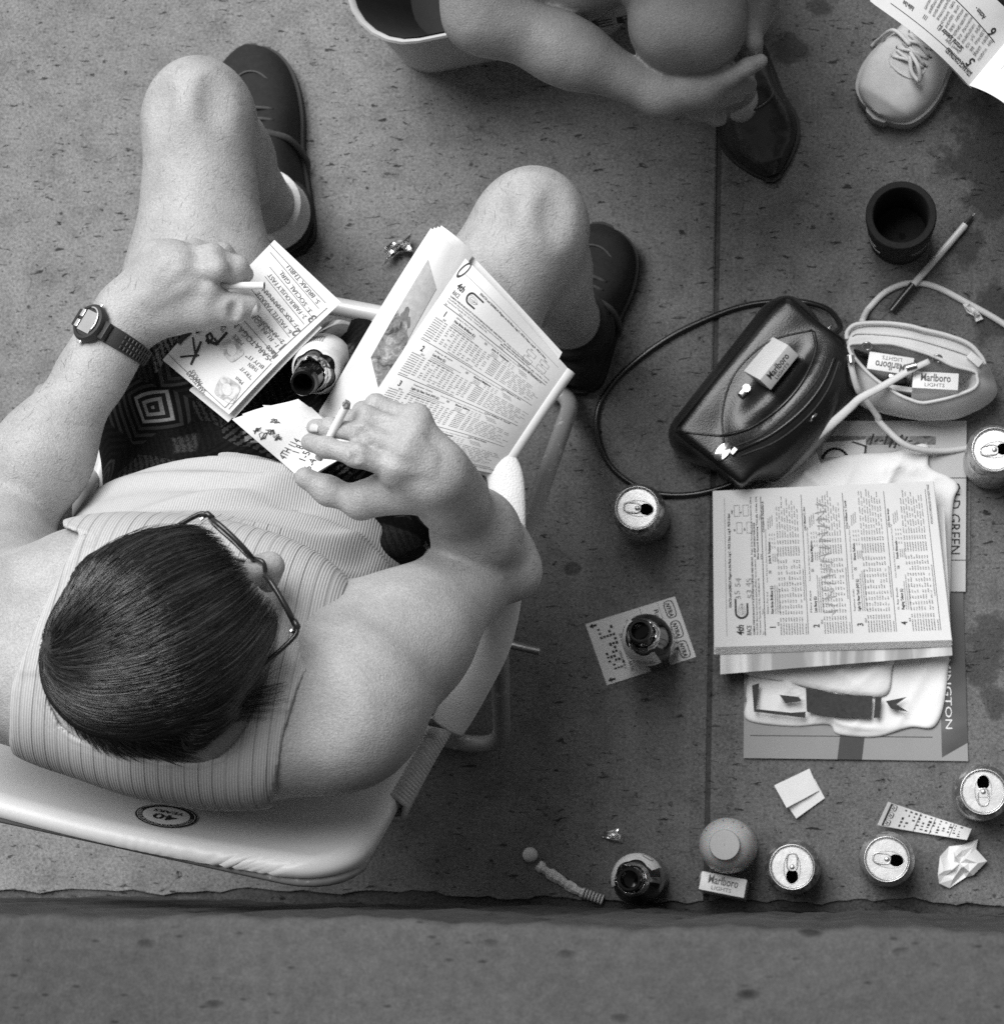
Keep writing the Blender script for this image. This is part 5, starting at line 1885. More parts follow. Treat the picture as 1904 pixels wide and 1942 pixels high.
def can(label, px, py, ang, mat_, group='open drink cans standing on the pavement'):
    """px, py: centre of the lid in the photo"""
    c0 = P(px, py, .120); base = np.array([c0[0], c0[1], 0.0])
    c = thing('drink_can', label, 'can', base, group)
    A = rotz(ang)
    V, Fc = lathe([(.0235, .0), (.0255, .002), (.0325, .008), (.0331, .012), (.0331, .098), (.0325, .102), (.0275, .1125), (.0262, .1150)], 48)
    mb = MB(); mb.add(xf(V, base, A), Fc); mb.build('can_body', mat_, c, True, angle=35)
    V, Fc = lathe([(.0262, .1150), (.0272, .1165), (.0275, .1185), (.0266, .1198), (.0256, .1190), (.0250, .1150), (.0238, .1138), (.0232, .1150)], 48)
    mb = MB(); mb.add(xf(V, base, A), Fc); mb.build('rim', m_can, c, True)
    # lid plate with the mouth cut out: x axis points from tab to mouth
    bm = bmesh.new(); z = .1152
    outer = [bm.verts.new((.0234 * math.cos(t), .0234 * math.sin(t), z)) for t in np.linspace(0, 2 * math.pi, 48, endpoint=False)]
    hole = [bm.verts.new((.0115 + .0088 * math.cos(t), .0072 * math.sin(t) * (1 - .12 * math.cos(t)), z)) for t in np.linspace(0, 2 * math.pi, 24, endpoint=False)]
    E_ = [bm.edges.new((outer[i], outer[(i + 1) % 48])) for i in range(48)] + [bm.edges.new((hole[i], hole[(i + 1) % 24])) for i in range(24)]
    bmesh.ops.triangle_fill(bm, use_beauty=True, edges=E_)
    # lip of the mouth turned down
    ext = bmesh.ops.extrude_edge_only(bm, edges=E_[48:]); vs2 = [v for v in ext['geom'] if isinstance(v, bmesh.types.BMVert)]
    bmesh.ops.translate(bm, verts=vs2, vec=(0, 0, -.0012))
    bm.verts.index_update()
    V = np.array([v.co[:] for v in bm.verts]); Fc = [[v.index for v in f.verts] for f in bm.faces]; bm.free()
    lid = mesh('lid', xf(V, base, A), Fc, m_can, c)
    md = lid.modifiers.new('t', 'SOLIDIFY'); md.thickness = .0004
    # raised beads on the lid
    mb = MB(); mb.add(*tube([xf([[(.0016 + (.0185 + .0) * math.cos(t)), .0098 * math.sin(t) * (1.0), .1153]], base, A)[0] for t in np.linspace(0, 2 * math.pi, 40, endpoint=False)], .0005, 6, closed=True)); mb.build('bead', m_can, c, True)
    # tab
    tb = []
    for t in np.linspace(0, 2 * math.pi, 28, endpoint=False):
        tb.append((-.0062 + .0102 * np.sign(math.cos(t)) * abs(math.cos(t)) ** .7, .0062 * np.sign(math.sin(t)) * abs(math.sin(t)) ** .6))
    mb = MB(); mb.add(*tube(xf([(x, y, .1168) for x, y in tb], base, A), .0009, 8, closed=True)); tab = mb.build('tab', m_can, c, True)
    V = [(0.0035, -.005, .1166), (.0035, .005, .1166), (-.0062, .005, .1166), (-.0062, -.005, .1166), (0.0035, -.005, .1158), (.0035, .005, .1158), (-.0062, .005, .1158), (-.0062, -.005, .1158)]
    mesh('tab_web', xf(V, base, A), [(0, 1, 2, 3), (7, 6, 5, 4), (0, 4, 5, 1), (1, 5, 6, 2), (2, 6, 7, 3), (3, 7, 4, 0)], m_can, tab)
    V, Fc = lathe([(.0032, .1160), (.0030, .1176), (.0018, .1182), (.0003, .1183)], 14); mb = MB(); mb.add(xf(V, base, A), Fc); mb.build('rivet', m_can, tab, True)
    return c


can('open drink can beside the black handbag strap', 1208, 963, -.12, m_cana)
can('open drink can beside the white magazine page and purse strap', 1886, 852, .1, m_canb)
can('open drink can between the jug and the curled ticket', 1502, 1645, -1.57, m_cana)
can('open drink can touching the curled betting ticket', 1682, 1630, -.12, m_canb)
can('open drink can beside the dark magazine\'s title corner', 1865, 1502, 1.57, m_cana)

m_glass = M('brown_glass', .008, .06, .4, var=.2)
m_glass_rim = M('brown_glass_rim', .006, .08, .25, var=.2)
nlb = N('beer_label'); nlb.set(.5, .4); nlb.color(nlb.ramp(nlb.noise(70, 3, .6), (.35, .68), (.5, .80), (.65, .76))); m_label = nlb.m
nfo = N('crumpled_foil'); nfo.set(.22, .5, .9); nfo.color(.68); nfo.bump((nfo.voronoi(120), .003, .8)); m_foil = nfo.m


def bottle(label, base, axis, spin, group='brown beer bottles', face=None, wrap=1.5):
    b = thing('beer_bottle', label, 'bottle', base, group)
    d, u, w = frame_of(axis)
    if face is not None:                     # turn the middle of the label this way
        f_ = np.asarray(face, float); spin = math.atan2(f_.dot(w), f_.dot(u))
    ca, sa = math.cos(spin), math.sin(spin)
    A = np.array([ca * u + sa * w, -sa * u + ca * w, d])
    pr_ = [(.0005, .004), (.024, .001), (.0295, .003), (.0307, .008), (.0307, .118), (.0295, .132), (.0255, .150), (.0195, .168), (.0155, .185), (.0138, .205), (.0133, .213)]
    V, Fc = lathe(pr_, 40); mb = MB(); mb.add(xf(V, base, A), Fc); mb.build('glass_body', m_glass, b, True)
    V, Fc = lathe([(.0133, .213), (.0146, .214), (.0146, .2175), (.0136, .2185), (.0138, .2255), (.0128, .228), (.0105, .228), (.0098, .2255), (.0095, .19), (.012, .15), (.0005, .149)], 32)
    mb = MB(); mb.add(xf(V, base, A), Fc); mb.build('lip', m_glass_rim, b, True, angle=60)
    # shoulder label, torn on one side
    V = []; Fc = []; n = 44
    prof = [(.0309, .100), (.0309, .118), (.0297, .132), (.0257, .150), (.0215, .163)]
    for i in range(n + 1):
        a = wrap * (2 * i / n - 1)
        for k, (r, z) in enumerate(prof):
            zz_ = z
            if k == len(prof) - 1:
                zz_ = z - .006 * abs(math.sin(a * 3 + spin)); r = np.interp(zz_, [.132, .150, .168], [.0297, .0257, .0197])
            V.append(((r + .0004) * math.cos(a), (r + .0004) * math.sin(a), zz_))
    m_ = len(prof)
    for i in range(n):
        for k in range(m_ - 1):
            Fc.append((i * m_ + k, (i + 1) * m_ + k, (i + 1) * m_ + k + 1, i * m_ + k + 1))
    lab = mesh('shoulder_label', xf(V, base, A), Fc, m_label, b, True)
    rnd = random.Random(int(spin * 100)); pr = Print()
    for r in range(7):
        pr.tiny(.4, .121 + r * .0026, .45 + .1 * rnd.random(), .0, rnd) if False else None
    for r in range(7):
        x = .55
        while x < 1.25:
            wdt = rnd.uniform(.03, .08); pr.quad(x, .118 + r * .003, x + wdt, .1195 + r * .003); x += wdt + .03
    for t_, x in (('BEER', -.9),):
        pr.line([(x + .25 * math.cos(a), .131 + .009 * math.sin(a)) for a in np.linspace(0, 6.3, 24)], .003)

    def lf_(x, y):
        r = np.interp(y, [.112, .118, .132, .150, .168], [.0309, .0309, .0297, .0257, .0197]) + .0008
        return xf([(r * math.cos(x), r * math.sin(x), y)], base, A)[0]
    pr.lay('label_print', lf_, M('label_ink', .16, .6, .3, var=.3, nscale=300), lab)
    # torn neck foil
    V = []; Fc = []; n = 40
    for i in range(n):
        a = 2 * math.pi * i / n
        top_ = .190 + .004 * math.sin(a * 2 + spin) + rnd.uniform(-.002, .002)
        for (z, k) in ((.170, 0), (.176, 1), (.184, 1), (top_, 2)):
            r = np.interp(z, [.15, .168, .185, .205, .213], [.0257, .0197, .0157, .014, .0135]) + .0008 + (rnd.uniform(0, .0010) if k else 0) + (rnd.uniform(.002, .007) if k == 2 and math.cos(a - .6) > .75 else 0)
            V.append((r * math.cos(a), r * math.sin(a), z))
    for i in range(n):
        i2 = (i + 1) % n
        for k in range(3):
            Fc.append((i * 4 + k, i2 * 4 + k, i2 * 4 + k + 1, i * 4 + k + 1))
    fo = mesh('neck_foil', xf(V, base, A), Fc, m_foil, b); md = fo.modifiers.new('t', 'SOLIDIFY'); md.thickness = .0004
    return b


bb = P(1241, 1228, 0.0); bb[2] = .002
bottle('brown beer bottle standing on the betting ticket', bb, (0, 0, 1), 2.2)
bb = P(1222, 1668, 0); bottle('brown beer bottle by the wall next to the torn strip', bb, (0, 0, 1), .4)
bt, bm_ = P(645, 655, .455), P(574, 727, .668)
bottle('brown beer bottle leaning between the seated man\'s thighs', bt, bm_ - bt, 1.3, face=(.45, .1, 1), wrap=2.75)

# ---- plastic jug
jb = P(1386, 1606, 0); jug = thing('plastic_jug', 'round translucent plastic jug with a flat cap by the wall', 'jug', jb)
njp = N('milky_plastic'); njp.set(.35, .5); njp.color(.56); njp.b.inputs['Transmission Weight'].default_value = .25; njp.b.inputs['Subsurface Weight'].default_value = .2
njp.bump((njp.noise(120, 3), .001, .3)); m_jug = njp.m
V, Fc = lathe([(.0005, .001), (.026, .001), (.0325, .006), (.0335, .014), (.0335, .05), (.0328, .053), (.0335, .056), (.0335, .105), (.0318, .125), (.0265, .141), (.0195, .150), (.0165, .1525), (.0165, .158)], 44)
mb = MB(); mb.add(xf(V, jb), Fc); mb.build('jug_body', m_jug, jug, True)
V, Fc = lathe([(.0182, .152), (.0182, .163), (.0174, .1648), (.0150, .1650), (.0005, .1648)], 36)
m_cap = M('grey_cap', .36, .5, .4, var=.04)
mb = MB(); mb.add(xf(V, jb), Fc); cap = mb.build('cap', m_cap, jug, True, angle=40)
for i in range(30):
    a = 2 * math.pi * i / 30
    if i % 2 == 0 and (2 < i < 14 or i > 24):
        q0 = jb + np.array([.022 * math.cos(a), .022 * math.sin(a), .1477]); q1 = jb + np.array([.0300 * math.cos(a), .0300 * math.sin(a), .1312])
        mb = MB(); mb.add(*tube([q0, q1], .0007, 5)); mb.build('moulded_rib', m_jug, jug, True)

# ---- cigarette packs
m_pack = M('pack_board', .72, .35, .4, var=.03, nscale=60)
m_packd = M('pack_chevron', .09, .35, .4, var=.1, nscale=60)
m_red = M('pack_lettering', .06, .4, .4, var=.1)
PW, PT, PH = .0555, .0225, .087


def pack(label, c, ax_x, ax_n, faces=('top',), group='white flip-top cigarette packs', tilt=None):
    """c: centre; ax_x along the wide side, ax_n out of the lettered end (top)"""
    x = np.asarray(ax_x, float); x /= np.linalg.norm(x); n = np.asarray(ax_n, float); n = n - n.dot(x) * x; n /= np.linalg.norm(n)
    t = np.cross(n, x)                      # thickness direction
    A = np.array([x, t, n])
    p = thing('cigarette_pack', label, 'cigarette pack', c, group)
    V, Fc = rbox(PW, PT, PH, .0012, 2); box = mesh('box', xf(V, c, A), Fc, m_pack, p, True, angle=30)
    # lid line
    for s in (-1, 1):
        q = [np.array([-.0279, s * .01145, .018]), np.array([.0279, s * .01145, .018])]
    if 'top' in faces:
        pr = Print(); pr.text('Marlboro', -.0185, -.0012, .0150, bold=True, width=.037, shear=0); pr.text('LIGHTS', -.0135, -.0088, .0072, width=.025)
        for i in range(1):
            pass
        pr.lay('top_lettering', lambda X, Y: xf([(X, Y * .95, PH / 2 + .0003)], c, A)[0], m_red, box)
    if 'front' in faces:
        # dark chevron panel with a white roof line, on the -t broad side
        pr = Print(); pr.poly([(-.0277, .043), (-.0277, .0), (0, .022), (.0277, 0), (.0277, .043)])
        pr.lay('chevron', lambda X, Y: xf([(X, -PT / 2 - .0003, Y)], c, A)[0], m_packd, box)
        pr = Print(); pr.line([(-.012, .041), (-.012, .028), (.012, .028), (.012, .041)], .004)
        pr.lay('crest', lambda X, Y: xf([(X, -PT / 2 - .0006, Y)], c, A)[0], m_pack, box)
        pr = Print(); pr.text('Marlboro', -.021, -.018, .013, bold=True, width=.042)
        pr.lay('front_lettering', lambda X, Y: xf([(X, -PT / 2 - .0003, Y)], c, A)[0], m_red, box)
    return p


def dirpx(a, b, z=0):
    return P(b[0], b[1], z) - P(a[0], a[1], z)


pc = P(1370, 1682, .0885)
pk = pack('white cigarette pack standing against the plastic jug, foil torn open', pc - np.array([0, 0, PH / 2]), dirpx((1331, 1668), (1418, 1685)), (0.0, 0.06, 1))
mb = MB()
V, Fc = sheet(lambda u, v: P(1331 - 20 * u, 1662 + 14 * u - 8 * v * (1 - u), .085 - .004 * u + .004 * math.sin(u * 6)), 8, 4, thick=.0003); mesh('torn_foil', V, Fc, m_foil, pk)

# ---- folded paper, tickets, scraps
fp = thing('folded_paper', 'small blank folded paper lying between the magazine and the cans', 'paper', P(1515, 1512, 0))
for (cs_, z, hz_) in (([(1481, 1510), (1545, 1478), (1564, 1514), (1510, 1553)], .003, .006), ([(1468, 1490), (1535, 1458), (1553, 1500), (1492, 1533)], .006, .014)):
    f = quad_fn(*[P(x, y, z) for x, y in cs_], bend=lambda u, v, hz_=hz_: hz_ * (1 - u) * v * .7 + .001 * math.sin(u * 9))
    V, Fc = sheet(f, 8, 8, thick=.0005); mesh('leaf', V, Fc, m_paperw, fp, True, angle=50)

m_tick = M('ticket_card', .62, .7, .25, var=.05, nscale=40)


def ticket(name, label, cs_, z, bend, draw, group=None, mat_=None):
    t = thing(name, label, 'ticket', P(*np.mean(cs_, 0), z), group)
    f = quad_fn(*[P(x, y, z) for x, y in cs_], bend=bend)
    V, Fc = sheet(f, 20, 8, thick=.0004); o = mesh('card', V, Fc, mat_ or m_tick, t, True, angle=50)
    pr = Print(); draw(pr)
    if pr.v:
        pr.lay('ticket_print', lambda x, y: f(x, y, .0007), m_print, o)
    return t, f, o


def badge(p, x, y, w, h, txt, ang):
    """rounded badge outline with lettering, in ticket uv"""
    pts = []
    for t in np.linspace(0, 2 * math.pi, 29):
        pts.append((x + w / 2 * np.sign(math.cos(t)) * abs(math.cos(t)) ** .6, y + h / 2 * np.sign(math.sin(t)) * abs(math.sin(t)) ** .5))
    p.line(pts, .010)


def draw_ticket(p):
    # u: along the short printed side (0 left .. 1 right in the photo), v: down the photo
    for i in range(3):
        badge(p, .905, .17 + .33 * i, .10, .27, 'NYRA', 0)
        sub = Print(); sub.text('NYRA', 0, 0, .09, bold=True, width=.22, shear=.2)
        for f_ in sub.f:
            pass
        b = len(p.v)
        for (x, y) in sub.v:                 # letters read down the ticket's end
            p.v.append((.875 + y * .75, .06 + .33 * i + x))
        p.f.extend([tuple(b + k for k in f_) for f_ in sub.f])
    sub = Print(); sub.text('Race', 0, 0, .1, width=.26); b = len(p.v)
    for (x, y) in sub.v:
        p.v.append((.735 + y * .7, .10 + x))
    p.f.extend([tuple(b + k for k in f_) for f_ in sub.f])
    for (tx, u, v, s, w) in (('01CAB-8CED-4A10', .30, .30, .07, .6), ('TELLER $ 2000', .42, .12, .05, .4), ('14 17 NB', .50, .66, .06, .3), ('000042', .24, .55, .05, .3), ('$2', .62, .16, .06, .12), ('5 8', .66, .75, .06, .18)):
        sub = Print(); sub.text(tx, 0, 0, s, width=w); b = len(p.v)
        for (x, y) in sub.v:
            p.v.append((u + y * .7, v + x))
        p.f.extend([tuple(b + k for k in f_) for f_ in sub.f])
    rnd = random.Random(4)
    for i in range(5):
        for j in range(11):
            if rnd.random() < .6:
                u = .10 + i * .035; v = .13 + j * .065
                p.quad(u, v, u + .026, v + .022 + .03 * rnd.random())
    for v in (.06, .94):
        p.poly([(.03, v), (.07, v - .04), (.07, v - .015), (.11, v - .015), (.11, v + .015), (.07, v + .015), (.07, v + .04)])
    p.rules(.60, .02, .60, .98, .004); p.rules(.80, .02, .80, .98, .003)


ticket('betting_ticket', 'betting ticket lying flat under the beer bottle', [(1110, 1184), (1280, 1131), (1320, 1246), (1151, 1300)], .0012, None, draw_ticket)


def draw_strip(p):
    rnd = random.Random(9)
    for i in range(3):
        badge(p, .085, .17 + .33 * i, .07, .26, '', 0)
        p.line([(.07, .10 + .33 * i), (.10, .16 + .33 * i), (.07, .2 + .33 * i), (.10, .25 + .33 * i)], .012)
    p.rules(.05, .03, .05, .97, .02)
    for i in range(12):
        for j in range(5):
            if rnd.random() < .75:
                u = .22 + i * .06; v = .08 + j * .18
                p.quad(u, v, u + rnd.uniform(.012, .035), v + rnd.uniform(.05, .12))
    for x in (.40, .58, .80):
        p.rules(x, .02, x, .98, .006)


ticket('curled_ticket', 'curled betting ticket strip beside a drink can', [(1684, 1522), (1841, 1573), (1832, 1594), (1664, 1566)], .004, lambda u, v: .020 * abs(2 * u - 1) ** 2 + .002, draw_strip)


def crumple(name, label, cat, outline, z, amp, mat_, seed, sub=7):
    """a crumpled scrap: outline in photo pixels, creased surface"""
    rnd = np.random.default_rng(seed); t = thing(name, label, cat, P(*np.mean(outline, 0), 0))
    g = np.asarray(outline, float); c = g.mean(0); V = [P(c[0], c[1], z + amp * .6)]; n = len(g); rings = 3
    for r in range(1, rings + 1):
        for q in g:
            k = r / rings; p_ = c + (q - c) * k + rnd.normal(0, 1.2, 2)
            V.append(P(p_[0], p_[1], z + amp * rnd.random() * (1.2 - .5 * k)))
    Fc = [(0, 1 + i, 1 + (i + 1) % n) for i in range(n)]
    for r in range(rings - 1):
        for i in range(n):
            a = 1 + r * n + i; b = 1 + r * n + (i + 1) % n; Fc += [(a, a + n, b + n), (a, b + n, b)]
    Fc = [f[::-1] for f in Fc]
    o = mesh('scrap', V, Fc, mat_, t); md = o.modifiers.new('t', 'SOLIDIFY'); md.thickness = .0004
    return t


crumple('foil_wrapper', 'shiny crumpled foil wrapper on the ground between the man\'s knees', 'foil', [(722, 506), (735, 485), (728, 470), (745, 458), (765, 455), (782, 443), (776, 462), (784, 476), (760, 478), (742, 490)], .004, .018, m_foil, 5)
crumple('foil_scrap', 'tiny crumpled foil scrap near the bottle by the wall', 'foil', [(1139, 1587), (1152, 1579), (1170, 1572), (1168, 1580), (1183, 1585), (1182, 1597), (1165, 1597), (1152, 1589)], .003, .010, m_foil, 8)
crumple('crumpled_paper', 'crumpled printed paper scrap beyond the curled ticket', 'paper', [(1778, 1660), (1785, 1625), (1800, 1605), (1825, 1602), (1856, 1592), (1850, 1610), (1871, 1636), (1845, 1660), (1830, 1665), (1800, 1684), (1780, 1676)], .004, .018, m_paperw, 12)
crumple('knotted_tissue', 'small knotted white paper scrap on the dark stain', 'paper', [(1827, 578), (1838, 576), (1852, 585), (1866, 603), (1852, 609), (1846, 597), (1834, 592)], .003, .012, m_paperw, 15)
# torn strip with a ring-pull bead
ts_ = thing('torn_wrapper', 'torn white paper strip with coiled end by the wall', 'paper', P(1065, 1660, 0))
sp_ = [(1020, 1640), (1035, 1652), (1060, 1668), (1085, 1684), (1104, 1694)]
V = []; Fc = []
spx = spline(sp_, 6)
for i, q in enumerate(spx):
    d = spx[min(i + 1, len(spx) - 1)] - spx[max(i - 1, 0)]; d /= np.hypot(*d); n_2 = np.array([-d[1], d[0]])
    w = 9 + 1.5 * math.sin(i * .8) + random.uniform(-1.2, 1.2)
    for k in (-1, -.3, .4, 1):
        pp = q + n_2 * w * k; V.append(P(pp[0], pp[1], .004 + .006 * (1 - k * k) + random.uniform(0, .002)))
for i in range(len(spx) - 1):
    for k in range(3):
        Fc.append((i * 4 + k, i * 4 + k + 1, (i + 1) * 4 + k + 1, (i + 1) * 4 + k))
o = mesh('strip', V, Fc, m_paperw, ts_); md = o.modifiers.new('t', 'SOLIDIFY'); md.thickness = .0005
for i in range(7):
    q = P(1106 + i * 6, 1694 + i * 2.2, .007)
    d, u1, w1_ = frame_of(P(1142, 1708, .005) - P(1104, 1694, .005))
    mb = MB(); mb.add(*tube([q + .0055 * (math.cos(a) * u1 + math.sin(a) * w1_) for a in np.linspace(0, 2 * math.pi, 14, endpoint=False)], .0012, 6, closed=True)); mb.build('coil_ring', m_filt, ts_, True)
cb = P(1006, 1622, 0)
V, Fc = lathe([(.0005, .0), (.0088, .0), (.0097, .002), (.0092, .0065), (.0070, .0095), (.0035, .0108), (.0003, .011)], 24)
mb = MB(); mb.add(xf(V, cb), Fc); o = mb.build('screw_top', M('matte_white_cap', .62, .6, .3, var=.04), None, True); tag(o, 'small round white plastic bottle top beside the torn strip', 'bottle top')

# ---- foam can cooler
mg = P(1706, 447, 0); mug = thing('can_cooler', 'black foam can cooler cup with a white logo', 'cup', mg)
m_foam = M('black_foam', .022, .85, .2, var=.2, nscale=200, bscale=500, bdist=.0006)
V, Fc = lathe([(.0005, .002), (.036, .0), (.0385, .004), (.0435, .10), (.0435, .106), (.0420, .1085), (.0355, .1085), (.0340, .106), (.0325, .016), (.0005, .014)], 48)
mb = MB(); mb.add(xf(V, mg), Fc); mb.build('cup', m_foam, mug, True, angle=50)
V, Fc = lathe([(.0003, .0146), (.0045, .0146), (.0045, .0138), (.0003, .0138)], 16); mb = MB(); mb.add(xf(V, mg + np.array([.003, -.004, 0])), Fc); mb.build('drain_hole', m_hole, mug)


def mugp(a, z):
    r = np.interp(z, [.004, .10], [.0387, .0437]) + .0004
    return mg + np.array([r * math.cos(a), r * math.sin(a), z])


for (za, zb, a0, a1) in ((.040, .054, -2.75, -2.20), (.060, .074, -2.80, -2.35)):
    V = []
    for i in range(13):
        t = i / 12; V.append(mugp(a0 + (a1 - a0) * t, za + (zb - za) * .5 + .008 * math.sin(math.pi * t) ** .5))
    for i in range(12, -1, -1):
        t = i / 12; V.append(mugp(a0 + (a1 - a0) * t, za + (zb - za) * .5 - .008 * math.sin(math.pi * t) ** .5))
    mesh('logo_stroke', V, [tuple(range(26))], m_paperw, mug)
pr = Print(); pr.text('SARATOGA', 0, 0, .008, width=.040); pr.text('RACE COURSE', .004, -.011, .006, width=.030)
pr.lay('logo_lettering', lambda x, y: mugp(-1.25 + x / .042, .06 + y), m_filt, mug)

# ---- pen
pa, pb = P(1850, 403, .005), P(1690, 590, .008)
pen = thing('ballpoint_pen', 'white ballpoint pen with black cap lying across the purse strap', 'pen', P(1770, 500, 0))
pz = lambda t: pa + (pb - pa) * t + np.array([0, 0, .006 * math.exp(-((t - .72) / .2) ** 2)])
m_penw = M('white_pen_barrel', .66, .35, .5, var=.04)
for (t0, t1, r0, r1, mm, nm) in ((0, .035, .0005, .0012, m_can, 'point'), (.035, .12, .0016, .0034, m_frame, 'grip'), (.12, .74, .0044, .0044, m_penw, 'barrel'), (.74, 1.0, .0052, .0046, m_frame, 'pen_cap')):
    mb = MB(); mb.add(*tube([pz(t0 + (t1 - t0) * k / 4) for k in range(5)], list(np.linspace(r0, r1, 5)), 12)); mb.build(nm, mm, pen, True, angle=40)
# ================================================================ black handbag
nle = N('black_leather'); nle.set(.28, .5)
nle.color(nle.ramp(nle.noise(30, 4), (.3, .006), (.7, .012)))
nle.bump((nle.voronoi(520), .0003, .35), (nle.noise(11, 2, .4), .008, .35)); m_lea = nle.m
m_leap = M('black_piping', .012, .25, .5, var=.2)
m_stitch = M('dark_thread', .05, .8, .2, var=.3, nscale=400)
zb = zm(1450, 650, 1.8133)


def bz(X, Y, z):
    a, b = zb(X, Y); return P(a, b, z)


bagb = bz(840, 600, 0)
bag = thing('handbag', 'black leather shoulder bag with rounded zip pockets', 'handbag', bagb)
# corners: left end, far end, near edge
La, Lb = bz(420, 790, .045), bz(905, 205, .055)
lx = Lb - La; lx[2] = 0; ll = np.linalg.norm(lx); lx /= ll; ly = np.array([lx[1], -lx[0], 0])     # ly points towards the zip side (photo lower right)
BF = Field(bagb - np.array([.24, .24, .03]), bagb + np.array([.24, .24, .20]), .003)
ctr = (La + Lb) / 2; ctr[2] = 0
BX = np.array([lx, ly, UPZ])
BF.box(ctr + lx * .004 + ly * .056 + UPZ * .046, BX, (ll / 2 + .004, .056, .045), .008, .008)
# sloping leather front
BF.cone(La + ly * .018 - UPZ * .012 + lx * .02, Lb + ly * .018 - UPZ * .01 - lx * .02, .033, .038, .03)
# padded pocket bulging up and towards the zip
BF.ell(ctr + lx * .016 + ly * .088 + UPZ * .070, BX, (.092, .044, .040), .03)
BF.ell(ctr + lx * .022 + ly * .112 + UPZ * .055, BX, (.098, .028, .044), .02)
BF.ell(ctr + lx * .026 + ly * .130 + UPZ * .042, BX, (.100, .018, .040), .016)
# hollow of the outside pocket
BF.ell(ctr + lx * .018 + ly * .062 + UPZ * .106, BX, (.066, .020, .016), .014, op='cut')
V, Qd = BF.mesh(); V[:, 2] = np.maximum(V[:, 2], .001); V = relax(V, Qd, 2, .4)
mesh('bag_body', V, Qd, m_lea, bag, True)


def on_bag(q, up=.001):
    """drop a point onto the bag's surface from above"""
    q = np.array(q, float); zs = np.linspace(.17, 0, 171)
    v = BF.sample(np.stack([np.full(171, q[0]), np.full(171, q[1]), zs], 1))
    i = np.argmax(v < 0) if (v < 0).any() else 170
    return np.array([q[0], q[1], zs[i] + up])


def bagline(pts, r, name, mat_, n=10, up=.001, zg=.075):
    sp = spline([on_bag(bz(x, y, zg), up) for x, y in pts], n)
    sp = np.array([on_bag(q, up) for q in sp])
    for k in range(3):
        sp[1:-1] = .25 * sp[:-2] + .5 * sp[1:-1] + .25 * sp[2:]
    mb = MB(); mb.add(*tube(sp, r, 8)); return mb.build(name, mat_, bag, True)


bagline([(635, 800), (760, 770), (900, 680), (1000, 560), (1055, 420), (1045, 330)], .0022, 'piping', m_leap)
bagline([(640, 805), (635, 700), (670, 560), (740, 460), (860, 370), (1040, 325)], .0012, 'pocket_edge', m_leap)
bagline([(690, 850), (820, 800), (950, 690), (1060, 560), (1110, 430)], .0010, 'stitching', m_stitch)
bagline([(700, 870), (860, 800), (1000, 690), (1090, 570), (1140, 450)], .0024, 'zip_track', m_leap)
bagline([(720, 890), (880, 830), (1020, 720), (1110, 600), (1160, 470)], .0010, 'stitching', m_stitch)
bagline([(425, 780), (640, 800)], .0014, 'seam', m_leap)
bagline([(640, 800), (640, 900)], .0014, 'seam', m_leap)
# zip pull and tab
q = on_bag(bz(640, 880, .06), .004)
V, Fc = lathe([(.0003, -.001), (.0095, -.001), (.0105, .0003), (.0095, .0016), (.0003, .0016)], 22); mb = MB(); mb.add(xf(V * np.array([1.25, .8, 1]), q, BX), Fc); mb.build('zip_pull', m_hinge, bag, True, angle=50)
q2 = on_bag(bz(690, 880, .06), .004); V, Fc = rbox(.010, .006, .004, .001); mesh('zip_slider', xf(V, q2, BX), Fc, m_hinge, bag)
# turn-lock clasp
q = on_bag(bz(728, 605, .08), .004); V, Fc = rbox(.013, .010, .009, .003); mesh('clasp', xf(V, q, BX), Fc, m_hinge, bag, True, angle=60)
q3 = on_bag(bz(745, 590, .08), .010); V, Fc = lathe([(.0003, -.003), (.005, -.003), (.005, .003), (.0003, .003)], 16); mb = MB(); mb.add(xf(V, q3, BX), Fc); mb.build('clasp_knob', m_hinge, bag, True, angle=50)
for (X, Y) in ((1115, 325), (1045, 740)):
    q = on_bag(bz(X, Y, .05), .004); mb = MB(); mb.add(*tube([q + .006 * (math.cos(a) * lx + math.sin(a) * UPZ) for a in np.linspace(0, 6.283, 16, endpoint=False)], .0011, 6, closed=True)); mb.build('strap_ring', m_hinge, bag, True)
# long round strap
sp = [bz(1110, 335, .075), bz(1180, 420, .085), bz(1195, 500, .075), bz(1180, 330, .060), bz(1120, 225, .030), bz(1030, 190, .012), bz(930, 180, .006), bz(760, 195, .004), bz(600, 245, .004), bz(400, 340, .004), bz(220, 470, .004), bz(110, 590, .004),
      bz(65, 700, .004), bz(80, 830, .004), (bz(140, 940, .004)), bz(250, 1020, .004), bz(370, 1055, .004), bz(520, 1050, .004), bz(680, 1005, .006), bz(850, 930, .010), bz(1010, 850, .022), bz(1110, 740, .04), bz(1170, 610, .06), bz(1190, 500, .074), bz(1165, 420, .08), bz(1110, 345, .072)]
sp = sp[3:]
mb = MB(); mb.add(*tube(spline([bz(1112, 335, .070), bz(1165, 300, .062)] + sp[1:], 8), .0037, 10)); mb.build('strap', m_leap, bag, True)

# pack tucked into the outside pocket
xa = bz(960, 430, .115) - bz(835, 585, .115); nn = np.array([ly[0] * .62, ly[1] * .62, .66])
pcn = bz(885, 480, .112)
pack('white cigarette pack lying on the black handbag', pcn - nn / np.linalg.norm(nn) * (PH / 2 - .002), xa, nn, ('top', 'front'))

